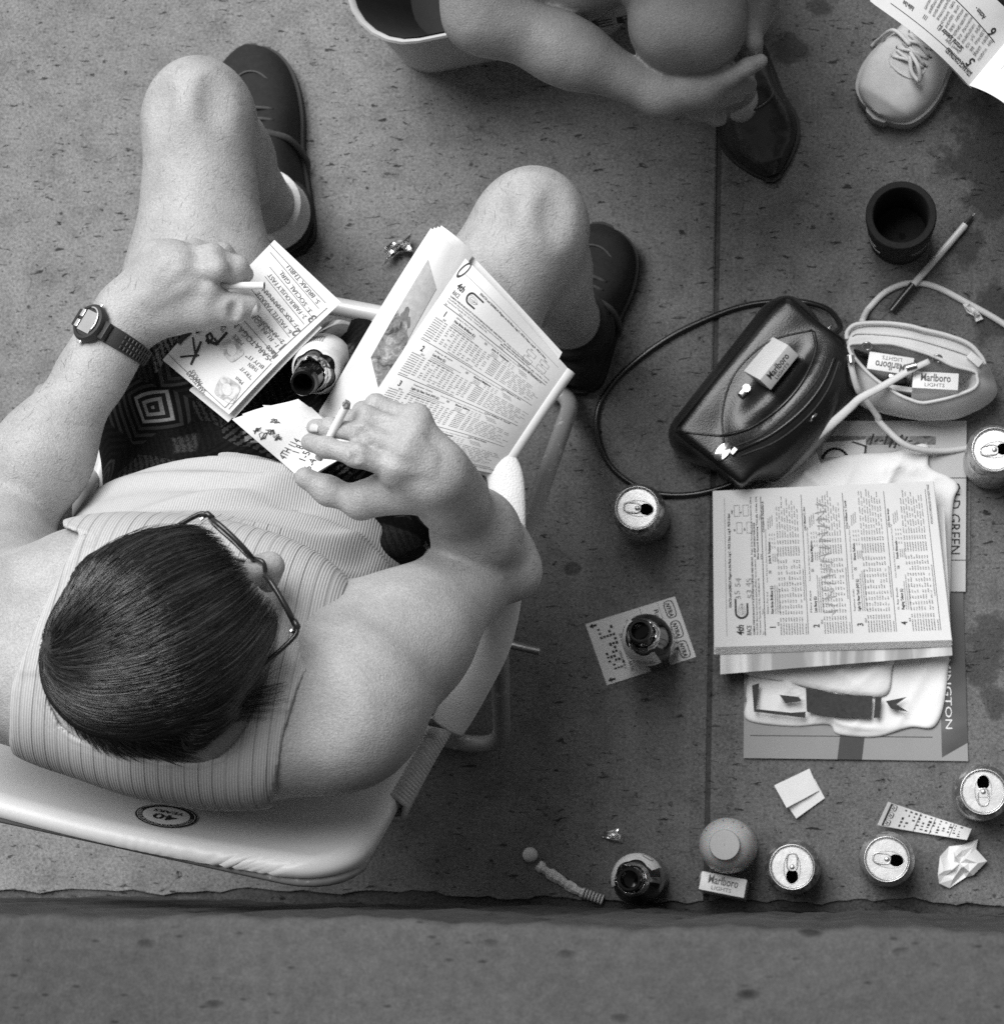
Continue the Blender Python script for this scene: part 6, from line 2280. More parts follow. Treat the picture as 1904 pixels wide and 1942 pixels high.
# ================================================================ white purse
nwp = N('white_leather'); nwp.set(.5, .4); nwp.color(nwp.ramp(nwp.noise(20, 3), (.3, .56), (.7, .66)))
nwp.bump((nwp.voronoi(500), .0004, .4), (nwp.noise(18, 3), .004, .35)); m_wl = nwp.m
m_lin = M('pale_lining', .42, .8, .2, var=.12, nscale=40, bscale=60, bdist=.003)
zp_ = zm(2080, 780, 4.5333)


def wz(X, Y, z):
    a, b = zp_(X, Y); return P(a, b, z)


purse = thing('white_purse', 'open white leather purse with long thin straps', 'purse', wz(950, 800, 0))
RIM = [(165, 350), (165, 430), (230, 520), (360, 660), (500, 780), (700, 910), (850, 975), (980, 1010), (1150, 985), (1330, 940), (1540, 860), (1605, 790), (1600, 720), (1570, 655), (1330, 590), (1190, 520), (1050, 460), (830, 390), (620, 340), (330, 335)]
RZ = [.098, .097, .095, .093, .092, .090, .089, .088, .089, .090, .092, .093, .094, .096, .100, .102, .103, .103, .102, .100]
OUTR = [(110, 330), (105, 480), (110, 700), (150, 900), (300, 1060), (560, 1140), (800, 1190), (980, 1215), (1200, 1215), (1400, 1190), (1690, 1060), (1830, 920), (1815, 760), (1720, 540), (1500, 330), (1250, 235), (1000, 190), (830, 145), (560, 100), (220, 130)]
rim = [wz(x, y, z) for (x, y), z in zip(RIM, RZ)]
mid_ = [wz(x, y, .045) for (x, y) in OUTR]
# the back edge stands up as a second, higher fold
for i in range(13, 20):
    mid_[i] = wz(OUTR[i][0], OUTR[i][1], .088)
mid_[0] = wz(110, 300, .082)
cen = np.mean(mid_, 0); cen[2] = 0
base_ = []
for i, q in enumerate(mid_):
    b_ = wz(OUTR[i][0], OUTR[i][1], .0)
    b_ = cen + (b_ - cen) * (.86 if not (13 <= i or i == 0) else .74); b_[2] = .001; base_.append(b_)
belly_ = [.5 * (a_ + b_) + (np.array([(a_ - cen)[0], (a_ - cen)[1], 0]) * .06) for a_, b_ in zip(mid_, base_)]
inn = []
for i, q in enumerate(rim):
    c2 = np.mean(rim, 0); t = c2 + (q - c2) * .93; t[2] = q[2] - .004; inn.append(t)
low = []
for i, q in enumerate(rim):
    c2 = np.mean(rim, 0); t = c2 + (q - c2) * .80; t[2] = .020; low.append(t)
loops = [spline(l, 4, True) for l in (base_, belly_, mid_, rim)]
n = len(loops[0])
shl = [.55 * a_ + .45 * b_ + np.array([0, 0, .010]) for a_, b_ in zip(loops[2], loops[3])]
loops = [loops[0], loops[1], loops[2], np.array(shl), loops[3]]
V = np.vstack(loops); Fc = []
for k in range(len(loops) - 1):
    for i in range(n):
        Fc.append((k * n + i, k * n + (i + 1) % n, (k + 1) * n + (i + 1) % n, (k + 1) * n + i))
Fc.append(tuple(range(n))[::-1])
o = mesh('purse_body', V, Fc, m_wl, purse, True); md = o.modifiers.new('s', 'SUBSURF'); md.levels = 1; md.render_levels = 1
li = [spline(l, 4, True) for l in (rim, inn, low)]
V = np.vstack(li); Fc = []
for k in range(2):
    for i in range(n):
        Fc.append((k * n + i, k * n + (i + 1) % n, (k + 1) * n + (i + 1) % n, (k + 1) * n + i))
Fc.append(tuple(2 * n + i for i in range(n)))
mesh('lining', V, Fc, m_lin, purse, True)
mb = MB(); mb.add(*tube(spline(rim, 5, True), .0022, 8, closed=True)); mb.build('rim_piping', m_wl, purse, True)
mb = MB(); mb.add(*tube(spline([wz(130, 290, .096), wz(140, 200, .098), wz(250, 120, .100), wz(560, 110, .100), wz(830, 140, .100), wz(1000, 185, .100), wz(1250, 245, .099), wz(1500, 340, .098), wz(1640, 480, .096), wz(1690, 580, .094)], 6), .0028, 8)); mb.build('flap_piping', m_wl, purse, True)
mb = MB(); mb.add(*tube(spline([wz(190, 250, .101), wz(260, 225, .102), wz(550, 240, .103), wz(870, 280, .104), wz(1200, 370, .104), wz(1450, 450, .103), wz(1600, 520, .100)], 6), .0012, 6)); mb.build('zip_tape', m_filt, purse, True)
q = wz(1575, 520, .106); V, Fc = rbox(.020, .010, .004, .0015); d_ = wz(1640, 580, .1) - wz(1510, 470, .1); d_ /= np.linalg.norm(d_)
mesh('zip_pull', xf(V, q, np.array([d_, np.cross(UPZ, d_), UPZ])), Fc, m_wl, purse, True, angle=40)
for (X, Y) in ((355, 370), (1150, 510)):
    q = wz(X, Y, .100); mb = MB(); mb.add(*tube([q + .006 * np.array([math.cos(a), .6 * math.sin(a), .8 * math.sin(a)]) for a in np.linspace(0, 6.283, 16, endpoint=False)], .0013, 6, closed=True)); mb.build('strap_ring', m_hinge, purse, True)
for nm, pts, r in (('strap', [wz(300, 95, .03), wz(340, 0, .012), P(1650, 582, .004), P(1680, 553, .004), P(1722, 537, .004), P(1770, 542, .004), P(1830, 572, .004), P(1905, 615, .004), P(1990, 680, .004)], .0040),
                   ('strap', [wz(165, 470, .098), wz(190, 640, .098), wz(250, 850, .085), wz(330, 960, .065), wz(480, 1170, .050), P(1668, 800, .046), P(1708, 838, .040), P(1742, 852, .030), P(1790, 855, .012), P(1850, 847, .005)], .0040)):
    mb = MB(); mb.add(*tube(spline(pts, 8), r, 10)); mb.build(nm, m_wl, purse, True)
# flat ends of the strap with metal crimps
fl_ = [wz(1060, 540, .108), wz(850, 640, .108), wz(500, 840, .102), wz(280, 960, .096), bz(1210, 660, .090), bz(1120, 740, .080), bz(1010, 825, .066), bz(930, 872, .052)]
mb = MB(); mb.add(*tube(spline(fl_, 6), [*np.linspace(.0038, .0065, 43)], 10, squash=((0, 0, 1), .5))); mb.build('strap', m_wl, purse, True)
for (a_, b_) in (((800, 620), (915, 590)), ((170, 480), (180, 560))):
    q0, q1 = wz(*a_, .109), wz(*b_, .109); mb = MB(); mb.add(*tube([q0, q1], .0048, 12)); mb.build('crimp', m_hinge, purse, True, angle=50)
# what is in the purse
c1 = wz(1125, 790, .098); x1 = wz(1390, 730, .098) - wz(870, 700, .098)
pack('white cigarette pack upright inside the white purse, name the right way up', c1 - np.array([.0, .006, PH / 2 - .002]), x1, (0, .22, 1))
c2 = wz(620, 590, .090); x2 = wz(360, 570, .09) - wz(880, 650, .09)
pack('white cigarette pack inside the white purse with its name upside down', c2 - np.array([0, 0, PH / 2 - .004]), x2, (0, .05, 1))
lt = thing('lighter', 'dark cigarette lighter inside the white purse', 'lighter', wz(690, 790, .03))
q = wz(690, 785, .055); V, Fc = rbox(.024, .010, .05, .003); mesh('lighter_body', xf(V, q), Fc, m_blksole, lt, True, angle=40)
V, Fc = rbox(.012, .009, .008, .002); mesh('striker', xf(V, q + np.array([-.004, .004, .028])), Fc, m_hinge, lt, True, angle=40)
wl_ = thing('wallet', 'pale folded wallet inside the white purse', 'wallet', wz(900, 890, .03))
f = quad_fn(wz(600, 800, .082), wz(1330, 900, .080), wz(1300, 940, .030), wz(640, 860, .030)); V, Fc = sheet(f, 8, 4, thick=.006); mesh('wallet_cover', V, Fc, m_filt, wl_, True, angle=40)

# ================================================================ the pile of print and the shirt
npg = N('magazine_back_page'); npg.set(.35, .4); npg.color(npg.ramp(npg.noise(5, 3, .5, dist=.4), (.40, .10), (.5, .20), (.6, .30))); m_mag = npg.m
ndm = N('dark_magazine_cover'); ndm.set(.3, .45); ndm.color(ndm.ramp(ndm.noise(7, 3, .5, dist=.6), (.42, .03), (.55, .07), (.66, .22))); m_dmag = ndm.m
m_pgy = M('grey_paper_page', .24, .5, .35, var=.12, nscale=7)
mag = thing('magazine', 'dark glossy magazine at the bottom of the paper pile', 'magazine', P(1620, 1280, 0))
mf = quad_fn(P(1410, 1438, .004), P(1836, 1444, .004), P(1826, 1100, .004), P(1413, 1110, .004), lambda u, v: .001 * math.sin(u * 5))
V, Fc = sheet(mf, 20, 12, thick=.0035); mg_ = mesh('cover', V, Fc, m_dmag, mag, True, angle=40)
V, Fc = sheet(lambda u, v: mf(.0 + .885 * u, v * .32, .0004), 12, 6); mesh('pale_advert', V, Fc, m_pgy, mg_)
V, Fc = sheet(lambda u, v: mf(.42 + .11 * u + .05 * v, .0 + v * .5, .0008), 6, 6); mesh('dark_figure', V, Fc, m_dk, mg_)
V, Fc = sheet(lambda u, v: mf(.86 + .14 * u, .0 + v * .10 * u, .0008), 6, 6); mesh('corner_picture', V, Fc, m_pgy, mg_)
pr = Print(); pr.text('REMINGTON', 0, 0, .0115, width=.108); pr.lay('title', lambda x, y: mf(.905 + y / .27, .66 - x / .22, .0010), m_paperw, mg_)
pr = Print(); pr.text('INC', 0, 0, .013, width=.02); pr.lay('advert_lettering', lambda x, y: mf(.055 + y / .27, .30 - x / .22, .0010), m_print, mg_)
pr = Print(); pr.rules(0, 0, .22, 0, .0006); pr.lay('advert_rule', lambda x, y: mf(.03 + x / .27, .13 + y / .2, .0011), m_print, mg_)

nwsp = thing('newspaper', 'pale newspaper page under the folded shirt and purse strap', 'newspaper', P(1720, 950, 0))
nf = quad_fn(P(1420, 1122, .0062), P(1831, 1122, .0062), P(1833, 798, .0062), P(1420, 798, .0062))
V, Fc = sheet(nf, 16, 12, thick=.0014); nw_ = mesh('page', V, Fc, M('pale_page', .46, .7, .3, var=.1, nscale=6), nwsp, True, angle=40)
V, Fc = sheet(lambda u, v: nf(.36 + .50 * u, .86 + .05 * v, .0005), 8, 4); mesh('halftone_strip', V, Fc, m_pic, nw_)
V, Fc = sheet(lambda u, v: nf(.34 + .20 * u, .78 + .09 * v + .02 * u, .0009), 8, 4); mesh('cartoon_panel', V, Fc, m_paperw, nw_)
pr = Print(); pr.line([(.40 + .06 * math.cos(a), .76 + .075 * math.sin(a)) for a in np.linspace(.3, 2.9, 12)], .014); pr.line([(.535, .78), (.54, .85), (.48, .875)], .010)
for k in range(9):
    pr.line([(.56 + k * .022, .86 + .02 * math.sin(k)), (.575 + k * .022, .90 + .02 * math.cos(k * 2))], .008)
pr.lay('cartoon_lines', lambda x, y: nf(x, y, .0012), m_ink, nw_)
pr = Print(); pr.text('OLD GREEN', 0, 0, .019, width=.09); pr.line([(-.005, -.012), (.096, -.012), (.096, .026), (-.005, .026), (-.005, -.012)], .0008)
pr.lay('box_lettering', lambda x, y: nf(.925 + y / .27, .64 - x / .21, .0006), m_print, nw_)

nsh_ = N('white_tshirt'); nsh_.set(.92, .1); nsh_.color(nsh_.ramp(nsh_.noise(14, 3), (.3, .70), (.7, .80))); nsh_.bump((nsh_.noise(500, 2), .0005, .5), (nsh_.noise(12, 3, .45, dist=1.0), .008, .6)); m_tee = nsh_.m
tee = thing('folded_shirt', 'folded white shirt with a dark printed emblem under the race program', 'shirt', P(1600, 1120, 0))


def cloth(name, outline, z0, h, seed, wr=1.0):
    """a folded piece of cloth: soft rounded slab with wrinkles inside an outline"""
    g = spline([np.array(q, float) for q in outline], 9, True); c = g.mean(0); V = []; Fc = []; n = len(g); R = 26
    r1 = np.random.default_rng(seed); ph = r1.random(6) * 6
    for r in range(R + 1):
        k = r / R
        for i, q in enumerate(g):
            p_ = c + (q - c) * (1 - k)
            edge_ = min(1, k * 16); z = z0 + h * math.sqrt(max(0, 1 - (1 - edge_) ** 2))
            x, y = p_ / 60.0
            cr_ = (1 - abs(math.sin(x * .9 + y * .5 + ph[0] + .8 * math.sin(y * .7 + ph[1])))) ** 3 + .8 * (1 - abs(math.sin(y * 1.2 - x * .6 + ph[2] + .6 * math.sin(x + ph[3])))) ** 4 + .5 * (1 - abs(math.sin(2.3 * x + 1.1 * y + ph[4]))) ** 3
            z += wr * (.0055 * cr_ + .002 * math.sin(x * 2 + ph[5]) * math.cos(y * 1.7)) * min(1, k * 5 + .08)
            V.append(P(p_[0], p_[1], z))
    for r in range(R):
        for i in range(n):
            a, b = r * n + i, r * n + (i + 1) % n
            Fc.append((a, b, b + n, a + n))
    b0 = len(V)
    for q in g:
        V.append(P(q[0], q[1], z0 - .002))
    for i in range(n):
        Fc.append((b0 + i, b0 + (i + 1) % n, (i + 1) % n, i))
    V = np.array(V); f0 = Fc[len(Fc) // 3]
    if np.cross(V[f0[2]] - V[f0[0]], V[f0[3]] - V[f0[1]])[2] < 0:
        Fc = [f[::-1] for f in Fc]
    return mesh(name, V, Fc, m_tee, tee, True)


cloth('lower_layer', [(1418, 1292), (1416, 1330), (1418, 1366), (1500, 1378), (1570, 1375), (1590, 1393), (1660, 1398), (1725, 1380), (1774, 1376), (1795, 1300), (1800, 1150), (1760, 1100), (1600, 1090), (1450, 1100)], .0068, .0016, 3, 1.35)
cloth('upper_layer', [(1440, 930), (1470, 900), (1488, 872), (1545, 856), (1550, 878), (1612, 862), (1690, 858), (1756, 842), (1762, 885), (1800, 905), (1817, 925), (1806, 968), (1800, 1150), (1780, 1240), (1700, 1250), (1680, 1318), (1600, 1316), (1500, 1296), (1390, 1262), (1400, 1150), (1420, 1000)], .014, .0018, 5, 1.5)
# printed emblem on the lower layer, a plain generic band of dark shapes
m_tint = M('shirt_ink', .045, .8, .2, var=.3, nscale=200)
for pts in ([(1426, 1300), (1440, 1296), (1434, 1345), (1500, 1352), (1528, 1350), (1527, 1362), (1430, 1350)], [(1528, 1305), (1600, 1318), (1655, 1320), (1652, 1362), (1560, 1358), (1530, 1350)], [(1660, 1322), (1672, 1322), (1668, 1362), (1657, 1362)],
            [(1478, 1318), (1515, 1322), (1520, 1330), (1490, 1334)], [(1680, 1330), (1720, 1322), (1700, 1336), (1722, 1350), (1690, 1345)]):
    g = [P(x, y, .0225) for x, y in pts]
    mesh('emblem_shape', g, [tuple(range(len(g)))], m_tint, tee)
# glossy magazine and the race program on top
gm = thing('glossy_magazine', 'glossy magazine with a pale rippled cover under the race program', 'magazine', P(1580, 1150, .04))
gf = quad_fn(P(1366, 1279, .0445), P(1806, 1243, .0445), P(1790, 960, .0445), P(1362, 960, .0445), lambda u, v: .0015 * math.sin(u * 6))
ngm = N('rippled_cover'); ngm.set(.22, .5); ngm.color(ngm.ramp(ngm.noise(9, 3, .5, vec=ngm.mapped((3.2, .35, 1), (0, 0, .35)), dist=.8), (.38, .26), (.5, .44), (.6, .62))); m_rip = ngm.m
V, Fc = sheet(gf, 20, 10, thick=.003); mesh('cover', V, Fc, m_rip, gm, True, angle=40)
sp2 = thing('race_program', 'flat race program open at the 4th race on top of the paper pile', 'program', P(1570, 1080, .046))
for k in range(7):
    oy = 2.2 * (6 - k); ox = random.uniform(-2, 2)
    z = .0465 + k * .0016
    sf = quad_fn(P(1356 + ox, 1228 + oy, z), P(1352 + ox * .3, 931 + oy * .1, z + .001), P(1770 + ox, 912, z + .001), P(1805 + ox, 1214 + oy * .9, z), lambda u, v: .0012 * math.sin(v * 5) + .0006 * math.sin(v * 9 + u * 4))
    V, Fc = sheet(sf, 10, 16, thick=.0009); o = mesh('page', V, Fc, m_news, sp2, True, angle=40)
ASP2 = 1.42
pr = race_page(ASP2, 8, False); pr.lay('page_print', lambda x, y: sf(x, -y / ASP2, .0008), m_print, o)
pr = Print()
pr.text('35 54', .30, -.115 * ASP2, .05, jit=.2, wide=1.2); pr.text('53 45', .30, -.165 * ASP2, .05, jit=.2, wide=1.2)
pr.lay('pencil_numbers', lambda x, y: sf(x, -y / ASP2, .0011), m_pencil, o)
pr = Print(); rnd = random.Random(3); pp = []
for i in range(60):
    t = i / 59; pp.append((.18 + .72 * t + .02 * math.sin(i * 1.7), -(.505 + .03 * math.sin(i * 2.3) - .02 * t) * ASP2))
pr.line(pp, .0028)
pr.lay('pencil_scribble', lambda x, y: sf(x, -y / ASP2, .0011), m_pencil, o)
# ================================================================ the tub, the crouching woman, the reader's foot
zw = zm(850, 0, 1.5867)


def ww(X, Y, z):
    a, b = zw(X, Y); return P(a, b, z)


tubt = thing('plastic_tub', 'white plastic tub with dark lettering beside the crouching woman', 'tub', P(900, 60, 0))
m_tub = M('tub_plastic', .52, .45, .4, var=.05, nscale=20)
fl0, fr0 = P(722, 97, .20), P(1180, 4, .20)
bl0, br0 = P(770, 145, .0), P(1185, 50, .0)
depth = .44
tx = fr0 - fl0; tx[2] = 0; tw = np.linalg.norm(tx); tx /= tw; ty = np.array([-tx[1], tx[0], 0])


def tub_loop(z, ins, rad):
    c = (fl0 + fr0) / 2 + ty * depth / 2; c = np.array([c[0], c[1], z]); hx, hy = tw / 2 + .03 - ins, depth / 2 - ins
    pts = []
    for (sx, sy, a0) in ((1, -1, -math.pi / 2), (1, 1, 0), (-1, 1, math.pi / 2), (-1, -1, math.pi)):
        for k in range(7):
            a = a0 + math.pi / 2 * k / 6
            pts.append(c + tx * (sx * (hx - rad) + rad * math.cos(a)) + ty * (sy * (hy - rad) + rad * math.sin(a)))
    return pts


prof = [(.004, .03, .05), (.0, .026, .05), (.02, .022, .06), (.195, .006, .075), (.203, .0, .078), (.206, .002, .077), (.203, .006, .075), (.02, .056, .055), (.012, .07, .04)]
Ls = [tub_loop(*p_) for p_ in prof[1:]]
n = len(Ls[0]); V = np.vstack(Ls); Fc = []
for k in range(len(Ls) - 1):
    for i in range(n):
        Fc.append((k * n + i, k * n + (i + 1) % n, (k + 1) * n + (i + 1) % n, (k + 1) * n + i))
Fc.append(tuple(range(n))[::-1]); Fc.append(tuple((len(Ls) - 1) * n + i for i in range(n)))
mesh('tub_body', V, Fc, m_tub, tubt, True, angle=50)
V = []
m_tubd = M('dark_tub_inside', .03, .8, .2)
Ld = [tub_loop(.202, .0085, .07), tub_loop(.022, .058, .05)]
V = np.vstack(Ld); Fc = [(i, (i + 1) % n, n + (i + 1) % n, n + i) for i in range(n)] + [tuple(n + i for i in range(n))]
mesh('dark_tub_inside', V, Fc, m_tubd, tubt, True, angle=50)  # dark surface over the tub's inner walls and floor
pr = Print(); pr.text('BEER 12', 0, 0, .05, bold=True, width=.22)


def tubside(x, y):
    t = np.clip((y + .05) / .15, 0, 1); z = .05 + y
    ins = np.interp(z, [.02, .195], [.022, .006])
    c = (fl0 + fr0) / 2 + ty * depth / 2
    q = c + tx * x - ty * (depth / 2 - ins + .0012); q[2] = z; return q


pr.lay('lettering', lambda x, y: tubside(.035 + x, y + .03), m_tint, tubt)
# seat board across the tub that she sits on
bc = (fl0 + fr0) / 2 + ty * (depth / 2 + .03) + tx * (tw / 2 - .03); bc[2] = .216
V, Fc = rbox(.17, depth - .09, .02, .004); mesh('lid_half', xf(V, bc, np.array([tx, ty, UPZ])), Fc, m_tub, tubt)

M_SKIN2 = skin('tanned_skin', .25)


def rest_of_body(Fd, hip, shoulders, headc, fwdv, r=1.0):
    """torso, neck and head of a seated figure"""
    h0 = .5 * (hip[0] + hip[1]); s0 = .5 * (shoulders[0] + shoulders[1])
    Fd.cone(h0 + UPZ * .02, s0 - UPZ * .02, .135 * r, .115 * r, .05)
    Fd.cone(hip[0], hip[1], .105 * r, .105 * r, .05)
    Fd.cone(shoulders[0], shoulders[1], .06 * r, .06 * r, .05)
    Fd.cone(s0, headc - UPZ * .04, .052 * r, .048 * r, .03)
    Fd.ell(headc, np.eye(3), (.078, .09, .10), .02)
    f = fwdv / np.linalg.norm(fwdv)
    Fd.ell(headc + f * .03 - UPZ * .05, np.eye(3), (.055, .055, .06), .02)
    Fd.cone(headc + f * .085 - UPZ * .005, headc + f * .102 - UPZ * .03, .008, .012, .01)


wom = thing('person', 'person hugging one bare knee, wearing dark pointed shoes', 'person', P(1200, -120, 0))
kW = P(1300, 30, .47); aW = P(1375, 118, .095)
hipW = [P(1290, -330, .30), P(1090, -330, .30)]
shW = [P(850, -330, .62), P(1320, -390, .66)]
hW = P(1150, -440, .86)
lo_ = np.minimum.reduce([P(640, 200, 0), P(640, 420, 0), P(640, -560, 0)]) - .1
WF = Field((-.74, .70, -.01), (.12, 1.55, 1.0), .0036)
rest_of_body(WF, hipW, shW, hW, np.array([.2, -1, -.5]))
# knee and shin
th = kW - hipW[0]
WF.cone(hipW[0], kW, .084, .056, .04)
WF.box(kW + np.array([.004, -.002, .004]), rotz(-.12), (.060, .052, .052), .040, .03)
WF.ell(kW + np.array([.008, -.020, .034]), np.eye(3), (.024, .022, .020), .018)
WF.cone(kW - UPZ * .02, aW, .048, .032, .03)
WF.ell(kW + (aW - kW) * .35 + np.array([0, .03, 0]), np.eye(3), (.045, .045, .09), .03)
WF.cone(aW, aW + np.array([0.012, -.03, -.05]), .032, .028, .02)
# the other leg, folded to the left
k2, a2 = P(1085, -60, .45), P(1060, -150, .08)
WF.cone(hipW[1], k2, .082, .058, .04); WF.cone(k2, a2, .05, .032, .03); WF.cone(a2, a2 + np.array([0, -.06, -.04]), .03, .026, .02)
# near arm
e1, w1p = ww(560, 50, .500), ww(1265, 372, .430)
BASE = WF; WF = BASE.part((-.70, .80, .30), (.10, 1.3, .75))
WF.cone(shW[0], e1, .048, .040, .03)
WF.cone(e1, e1 + (w1p - e1) * .5, .040, .034, .03)
WF.cone(e1 + (w1p - e1) * .45, w1p, .034, .023, .03)
hp_ = ww(1440, 345, .425)
WF.cone(w1p, hp_, .023, .024, .02)
WF.cone(ww(1400, 330, .435), ww(1500, 300, .435), .020, .014, .016)


def fing(F_, pts, rad, k=.006):
    for i in range(len(pts) - 1):
        F_.cone(pts[i], pts[i + 1], rad[i], rad[i + 1], k)


fing(WF, [ww(1440, 340, .438), ww(1530, 300, .446), ww(1600, 265, .446), ww(1655, 240, .442)], [.016, .0115, .0100, .0088])
fing(WF, [ww(1460, 350, .42), ww(1545, 345, .42), ww(1605, 335, .405), ww(1600, 300, .39)], [.0125, .0105, .0095, .0085])
fing(WF, [ww(1430, 375, .415), ww(1500, 385, .405), ww(1560, 370, .39), ww(1560, 330, .38)], [.0122, .0105, .0095, .0085])
fing(WF, [ww(1390, 400, .410), ww(1440, 440, .395), ww(1480, 462, .378), ww(1495, 468, .370)], [.0118, .0105, .0095, .0088])
fing(WF, [ww(1370, 405, .400), ww(1400, 440, .385), ww(1430, 455, .372)], [.011, .0095, .0085])
BASE.merge(WF, .004); WF = BASE.part((-.40, .80, .30), (.12, 1.5, .75))
# far arm, its fingers showing past the knee
e2, w2p = P(1480, -150, .50), P(1420, 10, .43)
WF.cone(shW[1], e2, .05, .043, .03); WF.cone(e2, w2p, .042, .028, .03)
WF.cone(w2p, P(1412, 50, .43), .026, .022, .02)
fing(WF, [P(1412, 15, .440), P(1419, 45, .440), P(1429, 80, .436), P(1432, 97, .428)], [.0115, .0105, .0098, .0090])
fing(WF, [P(1402, 55, .425), P(1412, 88, .424), P(1416, 108, .418), P(1402, 116, .408)], [.0115, .0105, .0095, .0088])
fing(WF, [P(1400, 55, .40), ww(1585, 180, .395), ww(1560, 235, .385), ww(1530, 255, .38)], [.0115, .0100, .0090, .0085])
BASE.merge(WF, .004); WF = BASE
V, Qd = WF.mesh(); V = relax(V, Qd, 1, .4); V[:, 2] = np.maximum(V[:, 2], .004)
mesh('body', V, Qd, M_SKIN2, wom, True)
WB_V = V


def offset_cloth(Fd, test, off, name, mat_, parent, it=2):
    b = np.argwhere(np.abs(Fd.F) < .03); wp = Fd.lo + b * Fd.h; mk = test(wp)
    G = np.full(Fd.F.shape, .03, np.float32); G[b[:, 0], b[:, 1], b[:, 2]] = np.maximum(Fd.F[b[:, 0], b[:, 1], b[:, 2]] - off, -mk)
    i_ = np.argwhere(Fd.F <= -.03); w_ = Fd.lo + i_ * Fd.h; g_ = test(w_) > 0; G[i_[g_, 0], i_[g_, 1], i_[g_, 2]] = -.02
    V, Qd = nets(G, Fd.lo, Fd.h); V = relax(V, Qd, it, .5)
    return mesh(name, V, Qd, mat_, parent, True)


m_dkc = M('dark_cloth', .03, .9, .1, var=.3, nscale=80, bscale=300, bdist=.001)
hW0 = .5 * (hipW[0] + hipW[1])
offset_cloth(WF, lambda w: np.minimum(np.minimum(w[:, 1] - (kW[1] + .12), .70 - w[:, 2]), .24 - np.abs(w[:, 0] - hW0[0])), .010, 'dress', m_dkc, wom)
offset_cloth(WF, lambda w: np.minimum(np.minimum(w[:, 2] - (hW[2] - .02), .12 - np.linalg.norm(w - hW, axis=1)), (w - hW)[:, 1] * .6 + (w - hW)[:, 2] * .8 + .02), .012, 'hair', nh.m, wom)
for s in (-1, 1):
    V, Fc = lathe([(.010 * math.sin(t), .010 * math.cos(t)) for t in np.linspace(.01, math.pi - .01, 8)], 12)
    mb = MB(); mb.add(xf(V, hW + np.array([s * .03, -.083, -.01])), Fc); mb.build('eye', m_eye, wom, True)
m_flat = M('dark_shoe_leather', .022, .25, .5, var=.2, nscale=40, bscale=22, bdist=.006)
sh, top = shoe(wom, P(1466, 338, 0), P(1392, 85, 0), .100, .006, .058, m_flat, m_blksole, 'shoe', point=.8)
sh['label'] = 'dark pointed slip-on shoe'
# pale foot showing in the throat of the shoe
V, Fc = lathe([(.036 * math.sin(t), .036 * math.cos(t) * .75) for t in np.linspace(.01, math.pi - .01, 12)], 24)
q = P(1406, 180, .047); mb = MB(); mb.add(xf(V * np.array([.66, 1.0, .75]), q), Fc); mb.build('instep', M_SKIN, wom, True)
mb = MB(); mb.add(*tube(spline([top(.42, -.80, .0), top(.52, -.55, .003), top(.57, 0, .003), top(.52, .55, .003), top(.42, .8, .0)], 5), .0022, 8)); mb.build('topline', m_flat, sh, True)
sh2, _ = shoe(wom, a2 + np.array([0, -.14, 0]), a2 + np.array([0, .06, 0]), .09, .006, .06, m_flat, m_blksole, 'shoe', point=.8)

# ---- reader at the upper right: white sneaker and the held program
rd = thing('person', 'person in white canvas sneakers reading an open race program', 'person', P(1860, -60, 0))
m_canv = M('white_canvas', .62, .85, .15, var=.08, nscale=120, bscale=600, bdist=.0006)
m_rub2 = M('pale_rubber', .38, .6, .3, var=.1)
toeS, heelS = P(1662, 226, 0), P(1825, 0, 0)
sh, top = shoe(rd, toeS, heelS, .098, .020, .068, m_canv, m_rub2, 'shoe', point=1.05)
sh['label'] = 'white canvas laced sneaker'
for t in (.50, .56, .62):
    for s in (-1, 1):
        mb = MB(); mb.add(*tube(spline([top(t, -.42 * s, .001), top(t + .02, 0, .004), top(t + .045, .42 * s, .001)], 4), .0024, 6)); mb.build('lace', m_canv, sh, True)
for s, pts in ((1, [top(.60, .05, .008), top(.66, -.35, .022), top(.72, -.55, .018), top(.70, -.25, .014), top(.62, 0, .010)]), (-1, [top(.56, .2, .006), top(.52, .9, .02), top(.56, 1.25, -.005), top(.60, 1.3, -.02)])):
    mb = MB(); mb.add(*tube(spline(pts, 6), .0028, 6, squash=((0, 0, 1), .6))); mb.build('lace_loop', m_canv, sh, True)
for t in (.48, .54, .60, .66):
    for x in (-.46, .46):
        q = top(t, x, .0006); V, Fc = lathe([(.0012, 0), (.0026, 0), (.0026, .0008), (.0012, .0012)], 12); mb = MB(); mb.add(xf(V, q), Fc); mb.build('eyelet', m_tint, sh)
for pts in ([top(.46, -.5), top(.60, -.5), top(.70, -.42), top(.73, 0), top(.70, .42), top(.60, .5), top(.46, .5)], [top(.73, -.3, .0), top(.68, -.75, -.001), top(.62, -1.0, -.004)], [top(.73, .3, .0), top(.68, .75, -.001), top(.62, 1.0, -.004)]):
    mb = MB(); mb.add(*tube(spline(pts, 5), .0013, 6)); mb.build('seam', m_canv, sh, True)
RF = Field((-.10, .84, -.01), (.62, 1.62, 1.18), .005)
aS = heelS + (toeS - heelS) * .22 + UPZ * .09
kS = P(1950, -90, .50)
hS = [P(2160, -260, .46), P(2380, -130, .46)]; sS = [P(2250, -330, .90), P(2500, -140, .90)]; hdS = P(2330, -270, 1.08)
rest_of_body(RF, hS, sS, hdS, np.array([-.7, -.6, -.4]))
RF.cone(hS[0], kS, .085, .062, .04); RF.cone(kS, aS, .056, .040, .03)
k3, a3 = P(2260, 60, .50), P(2200, 120, .09)
